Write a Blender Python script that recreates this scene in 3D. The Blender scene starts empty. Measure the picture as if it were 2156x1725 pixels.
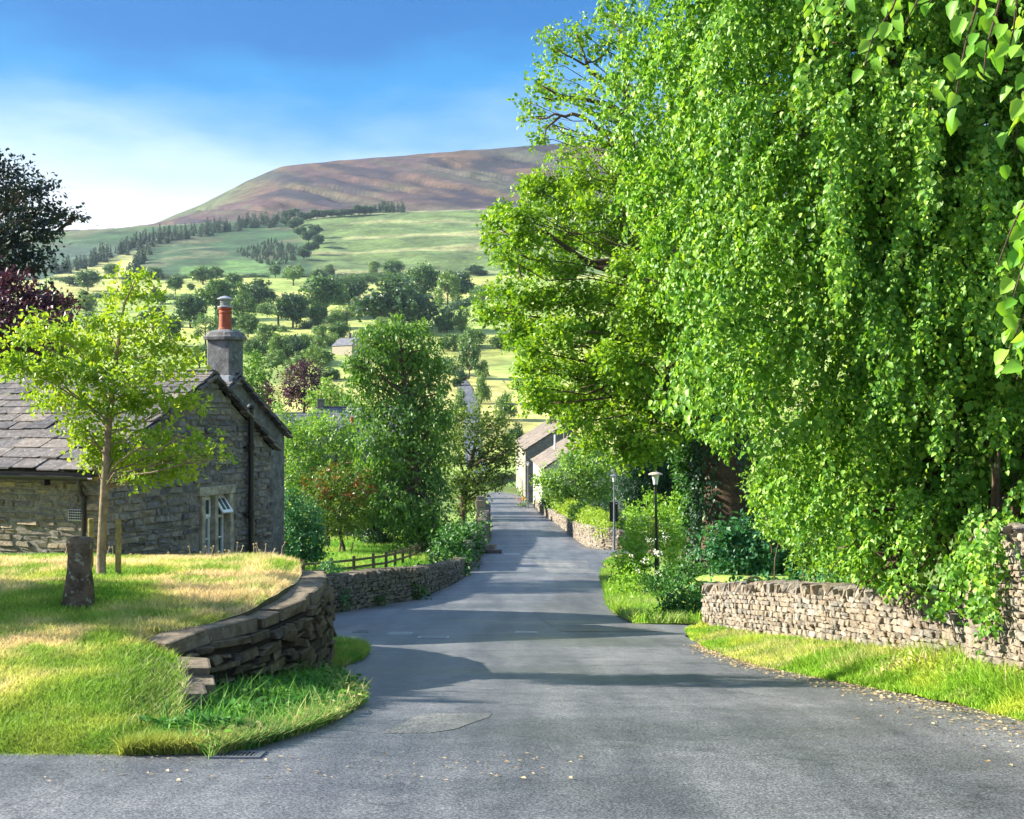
import bpy, math, random
import numpy as np
from mathutils import Vector, noise as mnoise

# ------------------------------------------------------------------ scene, camera, sky, sun
S = bpy.context.scene
COL = S.collection
F, CX, CY, EZ = 2700.0, 1078.0, 862.5, 1.7
cam_d = bpy.data.cameras.new('camera')
cam = bpy.data.objects.new('camera', cam_d)
COL.objects.link(cam)
cam.location = (0, 0, EZ)
cam.rotation_euler = (math.radians(90), 0, 0)
cam_d.sensor_width = 36.0
cam_d.lens = 36.0 * F / 2156.0
cam_d.clip_start = 0.1
cam_d.clip_end = 9000
S.camera = cam

SUN_AZ = (-0.985, 0.17)
SUN_EL = math.radians(28)
sd = Vector((SUN_AZ[0] * math.cos(SUN_EL), SUN_AZ[1] * math.cos(SUN_EL), math.sin(SUN_EL))).normalized()
sun_d = bpy.data.lights.new('sun', 'SUN')
sun_d.energy = 5.0
sun_d.angle = math.radians(0.5)
sun_d.color = (1.0, 0.93, 0.79)
sun = bpy.data.objects.new('sun', sun_d)
COL.objects.link(sun)
sun.rotation_euler = sd.to_track_quat('Z', 'Y').to_euler()

world = bpy.data.worlds.new('World')
S.world = world
world.use_nodes = True
wn, wl = world.node_tree.nodes, world.node_tree.links
wn.clear()
w_out = wn.new('ShaderNodeOutputWorld')
w_bg = wn.new('ShaderNodeBackground')
w_bg.inputs['Strength'].default_value = 0.15
sky = wn.new('ShaderNodeTexSky')
sky.sky_type = 'NISHITA'
sky.sun_disc = False
sky.sun_elevation = SUN_EL
sky.sun_rotation = math.atan2(SUN_AZ[0], SUN_AZ[1])
sky.altitude = 150
sky.air_density = 1.0
sky.dust_density = 0.6
sky.ozone_density = 3.0
# clear blue overhead, a white veil of thin cloud low over the hill
tc = wn.new('ShaderNodeTexCoord')
sep = wn.new('ShaderNodeSeparateXYZ')
wl.new(tc.outputs['Generated'], sep.inputs[0])
nz = wn.new('ShaderNodeTexNoise')
nz.inputs['Scale'].default_value = 3.2
nz.inputs['Detail'].default_value = 6
nz.inputs['Roughness'].default_value = 0.55
mp = wn.new('ShaderNodeMapping')
mp.inputs['Scale'].default_value = (1.0, 1.0, 3.0)
wl.new(tc.outputs['Generated'], mp.inputs[0])
wl.new(mp.outputs[0], nz.inputs['Vector'])
m1 = wn.new('ShaderNodeMath'); m1.operation = 'MULTIPLY_ADD'
m1.inputs[1].default_value = 0.16; m1.inputs[2].default_value = -0.08
wl.new(nz.outputs['Fac'], m1.inputs[0])
m2 = wn.new('ShaderNodeMath'); m2.operation = 'ADD'
wl.new(sep.outputs['Z'], m2.inputs[0]); wl.new(m1.outputs[0], m2.inputs[1])
rmp = wn.new('ShaderNodeValToRGB')
els = rmp.color_ramp.elements
els[0].position = 0.0; els[0].color = (0.95, 0.93, 0.98, 1)
els[1].position = 1.0; els[1].color = (0.42, 0.6, 0.95, 1)
for p_, c_ in ((0.13, (0.92, 0.93, 0.99, 1)), (0.19, (0.50, 0.69, 0.92, 1)), (0.22, (0.2, 0.45, 0.8, 1)),
               (0.25, (0.02, 0.29, 0.70, 1)), (0.285, (0.0, 0.17, 0.53, 1)), (0.36, (0.0, 0.14, 0.48, 1)), (0.5, (0.32, 0.5, 0.86, 1))):
    e_ = els.new(p_); e_.color = c_
wl.new(m2.outputs[0], rmp.inputs[0])
sc_ = wn.new('ShaderNodeVectorMath'); sc_.operation = 'SCALE'
sc_.inputs['Scale'].default_value = 2.55
wl.new(rmp.outputs['Color'], sc_.inputs[0])
mx = wn.new('ShaderNodeMix'); mx.data_type = 'RGBA'
mx.inputs['Factor'].default_value = 0.96
wl.new(sky.outputs['Color'], mx.inputs['A'])
wl.new(sc_.outputs[0], mx.inputs['B'])
wl.new(mx.outputs['Result'], w_bg.inputs['Color'])
wl.new(w_bg.outputs[0], w_out.inputs['Surface'])

S.view_settings.view_transform = 'Standard'
S.view_settings.look = 'None'
S.view_settings.gamma = 1.0
S.view_settings.use_curve_mapping = False
S.view_settings.exposure = 1.72
S.render.engine = 'CYCLES'
cy = S.cycles
cy.max_bounces = 6; cy.diffuse_bounces = 3; cy.glossy_bounces = 2
cy.transmission_bounces = 4; cy.transparent_max_bounces = 6; cy.volume_bounces = 0
cy.caustics_reflective = False; cy.caustics_refractive = False
cy.sample_clamp_indirect = 4.0
cy.use_adaptive_sampling = True
cy.adaptive_threshold = 0.008
cy.use_denoising = True
try:
    cy.denoiser = 'OPENIMAGEDENOISE'
except Exception:
    pass

R = np.random.default_rng(7)


# ------------------------------------------------------------------ helpers
def P(px, py, d):
    """The point d metres away that the photograph shows at (px, py)."""
    return np.array([(px - CX) / F * d, d, EZ - (py - CY) / F * d])


def nrm(a):
    a = np.asarray(a, float)
    return a / np.maximum(np.linalg.norm(a, axis=-1, keepdims=True), 1e-9)


def runit(n, rng=R):
    return nrm(rng.normal(size=(n, 3)))


class MB:
    """Collects vertices and faces; build() links them as one mesh object."""

    def __init__(self):
        self.v, self.f, self.m, self.c, self.n = [], [], [], [], 0

    def add(self, v, f, mat=0, col=None):
        v = np.asarray(v, np.float32).reshape(-1, 3)
        f = np.asarray(f, np.int32)
        self.v.append(v)
        self.f.append(f + self.n)
        self.m.append(np.full(len(f), mat, np.int32))
        if col is None:
            col = np.ones((len(v), 3), np.float32)
        col = np.asarray(col, np.float32)
        if col.ndim == 1:
            col = np.tile(col, (len(v), 1))
        self.c.append(col)
        self.n += len(v)

    def build(self, name, mats, parent=None, smooth=False, colors=False):
        me = bpy.data.meshes.new(name)
        v = np.concatenate(self.v)
        me.vertices.add(len(v))
        me.vertices.foreach_set('co', v.ravel())
        loops = np.concatenate([f.ravel() for f in self.f])
        sizes = np.concatenate([np.full(len(f), f.shape[1], np.int32) for f in self.f])
        me.loops.add(len(loops))
        me.loops.foreach_set('vertex_index', loops)
        me.polygons.add(len(sizes))
        st = np.zeros(len(sizes), np.int32)
        st[1:] = np.cumsum(sizes)[:-1]
        me.polygons.foreach_set('loop_start', st)
        me.polygons.foreach_set('loop_total', sizes)
        me.polygons.foreach_set('material_index', np.concatenate(self.m))
        me.polygons.foreach_set('use_smooth', np.full(len(sizes), bool(smooth)))
        if colors:
            at = me.color_attributes.new('Col', 'FLOAT_COLOR', 'POINT')
            c4 = np.ones((len(v), 4), np.float32)
            c4[:, :3] = np.concatenate(self.c)
            at.data.foreach_set('color', c4.ravel())
        me.update(calc_edges=True)
        if not isinstance(mats, (list, tuple)):
            mats = [mats]
        for m in mats:
            me.materials.append(m)
        o = bpy.data.objects.new(name, me)
        COL.objects.link(o)
        if parent is not None:
            o.parent = parent
            o.location = -Vector(parent.location) if parent.type == 'EMPTY' else (0, 0, 0)
        return o


def tag(o, label=None, cat=None, group=None, kind=None):
    if label: o['label'] = label
    if cat: o['category'] = cat
    if group: o['group'] = group
    if kind: o['kind'] = kind
    return o


def empty(name, loc, label, cat, group=None):
    o = bpy.data.objects.new(name, None)
    o.location = tuple(float(q) for q in loc)
    o.empty_display_size = 0.2
    COL.objects.link(o)
    return tag(o, label, cat, group)


# chamfered block: 24 vertices
def _blk(ch=0.12):
    vs, idx = [], {}
    for sx in (-1, 1):
        for sy in (-1, 1):
            for sz in (-1, 1):
                for ax in range(3):
                    p = [sx * (1 - ch), sy * (1 - ch), sz * (1 - ch)]
                    p[ax] = (sx, sy, sz)[ax]
                    idx[(sx, sy, sz, ax)] = len(vs)
                    vs.append(p)
    q, t = [], []
    for ax in range(3):
        a, b = [i for i in range(3) if i != ax]
        for s in (-1, 1):
            loop = []
            for (sa, sb) in ((-1, -1), (1, -1), (1, 1), (-1, 1)):
                k = [0, 0, 0]; k[ax] = s; k[a] = sa; k[b] = sb
                loop.append(idx[(*k, ax)])
            q.append(loop)
    for ax in range(3):
        a, b = [i for i in range(3) if i != ax]
        for sa in (-1, 1):
            for sb in (-1, 1):
                k1 = [0, 0, 0]; k1[ax] = -1; k1[a] = sa; k1[b] = sb
                k2 = list(k1); k2[ax] = 1
                q.append([idx[(*k1, a)], idx[(*k2, a)], idx[(*k2, b)], idx[(*k1, b)]])
    for sx in (-1, 1):
        for sy in (-1, 1):
            for sz in (-1, 1):
                t.append([idx[(sx, sy, sz, 0)], idx[(sx, sy, sz, 1)], idx[(sx, sy, sz, 2)]])
    return np.array(vs) * 0.5, np.array(q), np.array(t)


BV, BQ, BT = _blk()


def blocks(mb, cen, ex, ey, ez, dim, mat=0, jit=0.0, rng=R):
    """Many chamfered blocks: centres, three unit axes, dimensions (N,3)."""
    cen = np.asarray(cen, float).reshape(-1, 3)
    n = len(cen)
    if n == 0:
        return
    dim = np.broadcast_to(np.asarray(dim, float), (n, 3))
    ex, ey, ez = (np.broadcast_to(np.asarray(a, float), (n, 3)) for a in (ex, ey, ez))
    loc = np.tile(BV[None], (n, 1, 1))
    if jit:
        # move the 8 corners (three vertices each share one jitter)
        j = rng.normal(size=(n, 8, 3)) * jit
        loc = loc + np.repeat(j, 3, axis=1)
    loc = loc * dim[:, None, :]
    v = cen[:, None] + loc[..., 0:1] * ex[:, None] + loc[..., 1:2] * ey[:, None] + loc[..., 2:3] * ez[:, None]
    off = (np.arange(n) * 24)[:, None, None]
    v = v.reshape(-1, 3)
    q = (BQ[None] + off).reshape(-1, 4)
    t = (BT[None] + off).reshape(-1, 3)
    base = mb.n
    mb.add(v, q, mat)
    # triangles use the vertices just added
    mb.f.append((t + base).astype(np.int32)); mb.m.append(np.full(len(t), mat, np.int32))


def box(mb, c, d, ex=(1, 0, 0), ey=(0, 1, 0), ez=(0, 0, 1), mat=0):
    blocks(mb, [c], ex, ey, ez, [d], mat)


def hexa(mb, v8, mat=0):
    mb.add(v8, [[0, 3, 2, 1], [4, 5, 6, 7], [0, 1, 5, 4], [1, 2, 6, 5], [2, 3, 7, 6], [3, 0, 4, 7]], mat)


def tube(mb, pts, rad, n=6, mat=0, caps=True):
    pts = np.asarray(pts, float)
    k = len(pts)
    rad = np.broadcast_to(np.asarray(rad, float), (k,))
    tan = np.gradient(pts, axis=0)
    tan = nrm(tan)
    ref = np.array([0, 0, 1.0]) if abs(tan[:, 2]).mean() < 0.8 else np.array([1.0, 0, 0])
    a = nrm(np.cross(tan, ref)); b = np.cross(tan, a)
    th = np.arange(n) * 2 * math.pi / n
    v = pts[:, None] + rad[:, None, None] * (np.cos(th)[None, :, None] * a[:, None] + np.sin(th)[None, :, None] * b[:, None])
    i = np.arange(k - 1)[:, None] * n
    j = np.arange(n)[None]
    jn = (j + 1) % n
    f = np.stack([i + j, i + jn, i + n + jn, i + n + j], -1).reshape(-1, 4)
    base = mb.n
    mb.add(v.reshape(-1, 3), f, mat)
    if caps:
        for s in (0, (k - 1) * n):
            mb.f.append(np.array([np.arange(n) + s + base], np.int32)); mb.m.append(np.full(1, mat, np.int32))


def lathe(mb, c, prof, n=16, mat=0):
    """prof: (radius, z) pairs from bottom to top."""
    prof = np.asarray(prof, float)
    pts = np.array([[c[0], c[1], c[2] + z] for r, z in prof])
    th = np.arange(n) * 2 * math.pi / n
    v = pts[:, None] + prof[:, 0][:, None, None] * np.stack([np.cos(th), np.sin(th), 0 * th], -1)[None]
    k = len(prof)
    i = np.arange(k - 1)[:, None] * n
    j = np.arange(n)[None]; jn = (j + 1) % n
    f = np.stack([i + j, i + jn, i + n + jn, i + n + j], -1).reshape(-1, 4)
    base = mb.n
    mb.add(v.reshape(-1, 3), f, mat)
    for s in (0, (k - 1) * n):
        mb.f.append(np.array([np.arange(n) + s + base], np.int32)); mb.m.append(np.full(1, mat, np.int32))


def prism(mb, poly, off, mat=0):
    """poly (k,3) swept by the vector off, closed."""
    poly = np.asarray(poly, float); k = len(poly)
    v = np.concatenate([poly, poly + np.asarray(off, float)])
    base = mb.n
    i = np.arange(k); j = (i + 1) % k
    mb.add(v, np.stack([i, j, j + k, i + k], -1), mat)
    for a in (np.arange(k)[::-1], np.arange(k) + k):
        mb.f.append(np.array([a + base], np.int32)); mb.m.append(np.full(1, mat, np.int32))


def grid(mb, V, mat=0, col=None):
    """V (a,b,3) grid of points."""
    a, b = V.shape[:2]
    i = np.arange(a - 1)[:, None] * b
    j = np.arange(b - 1)[None]
    f = np.stack([i + j, i + j + 1, i + b + j + 1, i + b + j], -1).reshape(-1, 4)
    mb.add(V.reshape(-1, 3), f, mat, None if col is None else col.reshape(-1, 3))


def leaves(mb, pos, axis, normal, size, wid=0.62, shape=4, fold=0.18, mat=0, col=None):
    n = len(pos)
    axis = nrm(axis)
    side = nrm(np.cross(normal, axis))
    nn = np.cross(axis, side)
    s = np.broadcast_to(np.asarray(size, float), (n,))[:, None]
    if shape == 4:
        v = np.stack([pos, pos + axis * s * 0.45 + side * s * wid / 2 + nn * s * fold * 0.5,
                      pos + axis * s, pos + axis * s * 0.45 - side * s * wid / 2 + nn * s * fold * 0.5], 1)
        f = np.array([[0, 2, 1], [0, 3, 2]])
    elif shape == 6:
        h = nn * s * fold * 0.5
        v = np.stack([pos, pos + axis * s * 0.12 + side * s * wid * 0.42 + h, pos + axis * s * 0.55 + side * s * wid * 0.47 + h,
                      pos + axis * s - nn * s * 0.08, pos + axis * s * 0.55 - side * s * wid * 0.47 + h,
                      pos + axis * s * 0.12 - side * s * wid * 0.42 + h], 1)
        f = np.array([[0, 3, 2, 1], [0, 5, 4, 3]])
    elif shape == 10:  # rounded, curled leaf with a midrib
        def q(t, w, lift):
            return pos + axis * s * t + side * s * wid * w + nn * s * (fold * lift - 0.22 * t * t)
        v = np.stack([q(0, 0, 0), q(.36, 0, 0), q(.72, 0, 0), q(1.0, 0, 0), q(.06, .34, .35), q(.34, .5, .5), q(.7, .33, .3), q(.06, -.34, .35), q(.34, -.5, .5), q(.7, -.33, .3)], 1)
        f = np.array([[0, 1, 5, 4], [1, 2, 6, 5], [2, 3, 3, 6], [0, 7, 8, 1], [1, 8, 9, 2], [2, 9, 3, 3]])
        n_ = len(pos); k_ = 10
        vv = v.reshape(-1, 3); o_ = (np.arange(n_) * k_)[:, None, None]
        f4 = f[[0, 1, 3, 4]]; f3 = np.array([[2, 3, 6], [2, 9, 3]])
        base = mb.n
        mb.add(vv, (f4[None] + o_).reshape(-1, 4), mat)
        t3 = (f3[None] + o_).reshape(-1, 3)
        mb.f.append((t3 + base).astype(np.int32)); mb.m.append(np.full(len(t3), mat, np.int32))
        return
    else:  # plain clump card
        v = np.stack([pos - axis * s / 2 - side * s * wid / 2, pos - axis * s / 2 * 0.3 + side * s * wid / 2,
                      pos + axis * s / 2 + side * s * wid / 2 * 0.3, pos + axis * s / 2 * 0.4 - side * s * wid / 2], 1)
        f = np.array([[0, 1, 2, 3]])
    k = v.shape[1]
    ff = (f[None] + (np.arange(n) * k)[:, None, None]).reshape(-1, f.shape[1])
    if col is not None:
        col = np.repeat(np.asarray(col, np.float32).reshape(-1, 3), k, axis=0)
    mb.add(v.reshape(-1, 3), ff, mat, col)


def vnoise(x, y, s=1.0, seed=0.0, oct_=3):
    """Smooth value noise on arrays, 0..1."""
    x = np.asarray(x, float) / s + seed * 17.3; y = np.asarray(y, float) / s + seed * 9.1
    out = 0; amp = 0.5; tot = 0
    for o in range(oct_):
        xi, yi = np.floor(x), np.floor(y)
        fx, fy = x - xi, y - yi
        fx = fx * fx * (3 - 2 * fx); fy = fy * fy * (3 - 2 * fy)
        def h(a, b):
            q = np.sin(a * 127.1 + b * 311.7 + o * 13.7) * 43758.5453
            return q - np.floor(q)
        val = (h(xi, yi) * (1 - fx) + h(xi + 1, yi) * fx) * (1 - fy) + (h(xi, yi + 1) * (1 - fx) + h(xi + 1, yi + 1) * fx) * fy
        out = out + val * amp; tot += amp
        amp *= 0.5; x = x * 2.03; y = y * 2.03
    return out / tot


def sstep(a, b, x):
    t = np.clip((x - a) / (b - a), 0, 1)
    return t * t * (3 - 2 * t)


# ------------------------------------------------------------------ materials
def new_mat(name):
    m = bpy.data.materials.new(name)
    m.use_nodes = True
    n = m.node_tree.nodes
    b = n['Principled BSDF']
    return m, n, m.node_tree.links, b


def ramp(n, cols, pos=None):
    r = n.new('ShaderNodeValToRGB')
    e = r.color_ramp.elements
    k = len(cols)
    pos = pos or [i / (k - 1) for i in range(k)]
    e[0].position = pos[0]; e[0].color = (*cols[0], 1)
    e[1].position = pos[-1]; e[1].color = (*cols[-1], 1)
    for p_, c_ in zip(pos[1:-1], cols[1:-1]):
        q = e.new(p_); q.color = (*c_, 1)
    return r


def noise_node(n, l, scale, detail=4, rough=0.55, coord='Object', stretch=None):
    t = n.new('ShaderNodeTexCoord')
    x = n.new('ShaderNodeTexNoise')
    x.inputs['Scale'].default_value = scale
    x.inputs['Detail'].default_value = detail
    x.inputs['Roughness'].default_value = rough
    if stretch:
        mpn = n.new('ShaderNodeMapping')
        mpn.inputs['Scale'].default_value = stretch
        l.new(t.outputs[coord], mpn.inputs[0]); l.new(mpn.outputs[0], x.inputs['Vector'])
    else:
        l.new(t.outputs[coord], x.inputs['Vector'])
    return x


def mixc(n, l, fac, a, b, mode='MIX'):
    x = n.new('ShaderNodeMix'); x.data_type = 'RGBA'; x.blend_type = mode
    for sock, val in (('Factor', fac), ('A', a), ('B', b)):
        if hasattr(val, 'is_output'):
            l.new(val, x.inputs[sock])
        elif sock == 'Factor':
            x.inputs[sock].default_value = val
        else:
            x.inputs[sock].default_value = (*val, 1)
    return x.outputs['Result']


def leaf_mat(name, cols, trans=0.38, rough=0.45, spec=0.35, tint=(1.25, 1.15, 0.45)):
    m, n, l, b = new_mat(name)
    g = n.new('ShaderNodeNewGeometry')
    r = ramp(n, cols)
    l.new(g.outputs['Random Per Island'], r.inputs[0])
    nzn = noise_node(n, l, 0.9, 2)
    rr = ramp(n, [(0.72, 0.8, 0.8), (1.2, 1.12, 1.0)], [0.3, 0.7])
    l.new(nzn.outputs['Fac'], rr.inputs[0])
    c = mixc(n, l, 1.0, r.outputs[0], rr.outputs[0], 'MULTIPLY')
    l.new(c, b.inputs['Base Color'])
    b.inputs['Roughness'].default_value = rough
    b.inputs['Specular IOR Level'].default_value = spec
    t = n.new('ShaderNodeBsdfTranslucent')
    c2 = mixc(n, l, 1.0, c, tint, 'MULTIPLY')
    l.new(c2, t.inputs['Color'])
    mxs = n.new('ShaderNodeMixShader')
    mxs.inputs[0].default_value = trans
    l.new(b.outputs[0], mxs.inputs[1]); l.new(t.outputs[0], mxs.inputs[2])
    l.new(mxs.outputs[0], n['Material Output'].inputs['Surface'])
    return m


def stone_mat(name, cols, rough=0.9, blotch=(0.55, 0.52, 0.5), bump=0.5, scale=9.0, lichen=None, lich_amt=0.62):
    m, n, l, b = new_mat(name)
    g = n.new('ShaderNodeNewGeometry')
    r = ramp(n, cols)
    l.new(g.outputs['Random Per Island'], r.inputs[0])
    n1 = noise_node(n, l, scale, 6, 0.65)
    r1 = ramp(n, [blotch, (1.15, 1.12, 1.08)], [0.36, 0.66])
    l.new(n1.outputs['Fac'], r1.inputs[0])
    c = mixc(n, l, 1.0, r.outputs[0], r1.outputs[0], 'MULTIPLY')
    if lichen:
        n2 = noise_node(n, l, scale * 1.7, 5, 0.7)
        r2 = ramp(n, [(0, 0, 0), (1, 1, 1)], [lich_amt, lich_amt + 0.06])
        l.new(n2.outputs['Fac'], r2.inputs[0])
        c = mixc(n, l, r2.outputs[0], c, lichen)
    l.new(c, b.inputs['Base Color'])
    b.inputs['Roughness'].default_value = rough
    b.inputs['Specular IOR Level'].default_value = 0.2
    n3 = noise_node(n, l, scale * 4, 6, 0.7)
    bp = n.new('ShaderNodeBump')
    bp.inputs['Strength'].default_value = bump
    bp.inputs['Distance'].default_value = 0.03
    l.new(n3.outputs['Fac'], bp.inputs['Height'])
    l.new(bp.outputs[0], b.inputs['Normal'])
    return m


def plain_mat(name, c, rough=0.6, metal=0.0, var=0.25, scale=12.0, spec=0.4):
    m, n, l, b = new_mat(name)
    n1 = noise_node(n, l, scale, 5, 0.6)
    lo = tuple(q * (1 - var) for q in c); hi = tuple(min(1, q * (1 + var)) for q in c)
    r1 = ramp(n, [lo, hi], [0.3, 0.7])
    l.new(n1.outputs['Fac'], r1.inputs[0])
    l.new(r1.outputs[0], b.inputs['Base Color'])
    b.inputs['Roughness'].default_value = rough
    b.inputs['Metallic'].default_value = metal
    b.inputs['Specular IOR Level'].default_value = spec
    return m


def attr_mat(name, var=(0.75, 1.2), scale=2.0, trans=0.0, rough=0.8, bump=0.0, fine=None):
    m, n, l, b = new_mat(name)
    a = n.new('ShaderNodeAttribute'); a.attribute_name = 'Col'
    n1 = noise_node(n, l, scale, 6, 0.65)
    r1 = ramp(n, [(var[0],) * 3, (var[1],) * 3], [0.32, 0.68])
    l.new(n1.outputs['Fac'], r1.inputs[0])
    c = mixc(n, l, 1.0, a.outputs['Color'], r1.outputs[0], 'MULTIPLY')
    if fine:
        n4 = noise_node(n, l, fine, 4, 0.6)
        r4 = ramp(n, [(0.7, 0.7, 0.7), (1.25, 1.25, 1.25)], [0.35, 0.65])
        l.new(n4.outputs['Fac'], r4.inputs[0])
        c = mixc(n, l, 1.0, c, r4.outputs[0], 'MULTIPLY')
    l.new(c, b.inputs['Base Color'])
    b.inputs['Roughness'].default_value = rough
    b.inputs['Specular IOR Level'].default_value = 0.2
    if bump:
        bp = n.new('ShaderNodeBump'); bp.inputs['Strength'].default_value = bump; bp.inputs['Distance'].default_value = 0.05
        n3 = noise_node(n, l, scale * 6, 5)
        l.new(n3.outputs['Fac'], bp.inputs['Height']); l.new(bp.outputs[0], b.inputs['Normal'])
    if trans:
        t = n.new('ShaderNodeBsdfTranslucent'); l.new(c, t.inputs['Color'])
        q = n.new('ShaderNodeMixShader'); q.inputs[0].default_value = trans
        l.new(b.outputs[0], q.inputs[1]); l.new(t.outputs[0], q.inputs[2])
        l.new(q.outputs[0], n['Material Output'].inputs['Surface'])
    return m


M = {}
M['lime'] = leaf_mat('lime_leaf', [(0.07, 0.21, 0.025), (0.155, 0.36, 0.035), (0.36, 0.57, 0.09)], trans=0.42)
M['limeyoung'] = leaf_mat('young_lime_leaf', [(0.13, 0.36, 0.03), (0.22, 0.48, 0.05), (0.34, 0.58, 0.08)], trans=0.45)
M['sycamore'] = leaf_mat('sycamore_leaf', [(0.1, 0.24, 0.02), (0.19, 0.37, 0.025), (0.35, 0.53, 0.045)], trans=0.42)
M['sapling'] = leaf_mat('maple_leaf', [(0.2, 0.36, 0.035), (0.3, 0.46, 0.045), (0.4, 0.52, 0.07)], trans=0.45)
M['pale'] = leaf_mat('pale_leaf', [(0.13, 0.28, 0.05), (0.2, 0.37, 0.07), (0.28, 0.45, 0.1)])
M['mid'] = leaf_mat('mid_leaf', [(0.06, 0.16, 0.03), (0.11, 0.25, 0.04), (0.18, 0.34, 0.06)])
M['dark'] = leaf_mat('dark_leaf', [(0.02, 0.075, 0.03), (0.035, 0.11, 0.04), (0.055, 0.15, 0.045)], trans=0.25)
M['teal'] = leaf_mat('blue_green_leaf', [(0.03, 0.13, 0.055), (0.05, 0.19, 0.07), (0.09, 0.26, 0.09)], trans=0.3)
M['olive'] = leaf_mat('olive_leaf', [(0.07, 0.14, 0.02), (0.12, 0.21, 0.03), (0.2, 0.3, 0.045)])
M['purple'] = leaf_mat('copper_leaf', [(0.05, 0.022, 0.04), (0.085, 0.035, 0.055), (0.13, 0.055, 0.075)], trans=0.25, tint=(1.2, 0.7, 0.8))
M['beech'] = leaf_mat('dark_beech_leaf', [(0.015, 0.03, 0.03), (0.03, 0.05, 0.045), (0.05, 0.075, 0.06)], trans=0.2)
M['yew'] = leaf_mat('yew_leaf', [(0.01, 0.045, 0.025), (0.02, 0.075, 0.035), (0.035, 0.11, 0.045)], trans=0.15)
M['ivy'] = leaf_mat('ivy_leaf', [(0.025, 0.1, 0.02), (0.05, 0.17, 0.03), (0.1, 0.26, 0.04)], trans=0.25)
M['bright'] = leaf_mat('bright_leaf', [(0.14, 0.32, 0.03), (0.22, 0.43, 0.04), (0.32, 0.52, 0.06)])
M['hedge'] = leaf_mat('hedge_leaf', [(0.2, 0.34, 0.03), (0.3, 0.45, 0.04), (0.38, 0.52, 0.06)])
M['rust'] = leaf_mat('rusty_leaf', [(0.16, 0.04, 0.015), (0.24, 0.07, 0.02)], trans=0.3)
M['farleaf'] = leaf_mat('far_leaf', [(0.05, 0.125, 0.04), (0.09, 0.19, 0.055), (0.16, 0.28, 0.08)], trans=0.3)
M['farpale'] = leaf_mat('far_pale_leaf', [(0.11, 0.21, 0.06), (0.17, 0.29, 0.08), (0.23, 0.36, 0.11)], trans=0.3)
M['fardark'] = leaf_mat('far_dark_leaf', [(0.03, 0.085, 0.045), (0.055, 0.125, 0.055), (0.1, 0.19, 0.07)], trans=0.25)
M['conifer'] = leaf_mat('conifer_needle', [(0.025, 0.06, 0.03), (0.04, 0.09, 0.04), (0.06, 0.12, 0.05)], trans=0.1)
M['cottagewhite'] = stone_mat('pale_render', [(0.5, 0.47, 0.42), (0.55, 0.52, 0.46)], scale=2, blotch=(0.8, 0.8, 0.78), bump=0.2)
M['white'] = plain_mat('white_flower', (0.8, 0.8, 0.72), 0.7)
M['pink'] = plain_mat('pink_flower', (0.6, 0.16, 0.38), 0.7)
M['orange'] = plain_mat('orange_flower', (0.75, 0.2, 0.08), 0.7)
M['bark'] = stone_mat('bark', [(0.09, 0.06, 0.04), (0.14, 0.1, 0.07)], scale=6, bump=0.9)
M['palebark'] = stone_mat('pale_bark', [(0.3, 0.24, 0.15), (0.36, 0.28, 0.17)], scale=10, bump=0.6, lichen=(0.25, 0.28, 0.17))
M['rubble'] = stone_mat('dark_rubble_stone', [(0.10, 0.085, 0.06), (0.15, 0.125, 0.085), (0.2, 0.165, 0.105), (0.075, 0.07, 0.06)], lichen=(0.3, 0.29, 0.1), lich_amt=0.66, bump=0.8)
M['lane'] = stone_mat('lane_wall_stone', [(0.2, 0.18, 0.14), (0.28, 0.25, 0.19), (0.14, 0.125, 0.1), (0.24, 0.23, 0.2)], lichen=(0.36, 0.37, 0.3), bump=0.8)
M['sunwall'] = stone_mat('pale_limestone', [(0.28, 0.25, 0.205), (0.36, 0.315, 0.25), (0.31, 0.255, 0.19), (0.22, 0.21, 0.19), (0.4, 0.37, 0.32)], lichen=(0.5, 0.47, 0.42), bump=0.8)
M['house'] = stone_mat('weathered_house_stone', [(0.14, 0.14, 0.15), (0.24, 0.235, 0.23), (0.34, 0.315, 0.26), (0.2, 0.205, 0.22), (0.29, 0.285, 0.275)], lichen=(0.3, 0.32, 0.27), lich_amt=0.64, bump=0.9)
M['front'] = stone_mat('tan_house_stone', [(0.27, 0.235, 0.18), (0.2, 0.185, 0.16), (0.4, 0.33, 0.22), (0.155, 0.15, 0.135), (0.31, 0.28, 0.235)], lichen=(0.42, 0.42, 0.38), lich_amt=0.62, bump=0.9)
M['mortar'] = stone_mat('mortar', [(0.26, 0.25, 0.22), (0.3, 0.28, 0.25)], scale=14, bump=0.7)
M['paleMortar'] = stone_mat('pale_mortar', [(0.33, 0.29, 0.22), (0.37, 0.32, 0.25)], scale=14)
M['darkgap'] = stone_mat('dark_gap', [(0.035, 0.032, 0.026), (0.045, 0.04, 0.03)], scale=10)
M['render_'] = stone_mat('grey_render', [(0.17, 0.18, 0.185), (0.2, 0.205, 0.21)], scale=5, bump=0.5, lichen=(0.26, 0.28, 0.29), lich_amt=0.58)
M['dressed'] = stone_mat('dressed_stone', [(0.42, 0.4, 0.32), (0.46, 0.43, 0.35)], scale=8, bump=0.4)
M['cope'] = stone_mat('coping_stone', [(0.2, 0.17, 0.125), (0.26, 0.22, 0.16), (0.15, 0.135, 0.11)], lichen=(0.36, 0.35, 0.28), bump=0.7)
M['slate'] = stone_mat('stone_slate', [(0.075, 0.075, 0.085), (0.14, 0.135, 0.14), (0.25, 0.22, 0.195), (0.1, 0.1, 0.11), (0.18, 0.165, 0.16)], rough=0.75, lichen=(0.4, 0.38, 0.36), lich_amt=0.6, bump=0.6)
M['farslate'] = stone_mat('far_stone_slate', [(0.2, 0.175, 0.155), (0.28, 0.24, 0.2), (0.16, 0.145, 0.135)], rough=0.8, scale=3)
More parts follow.
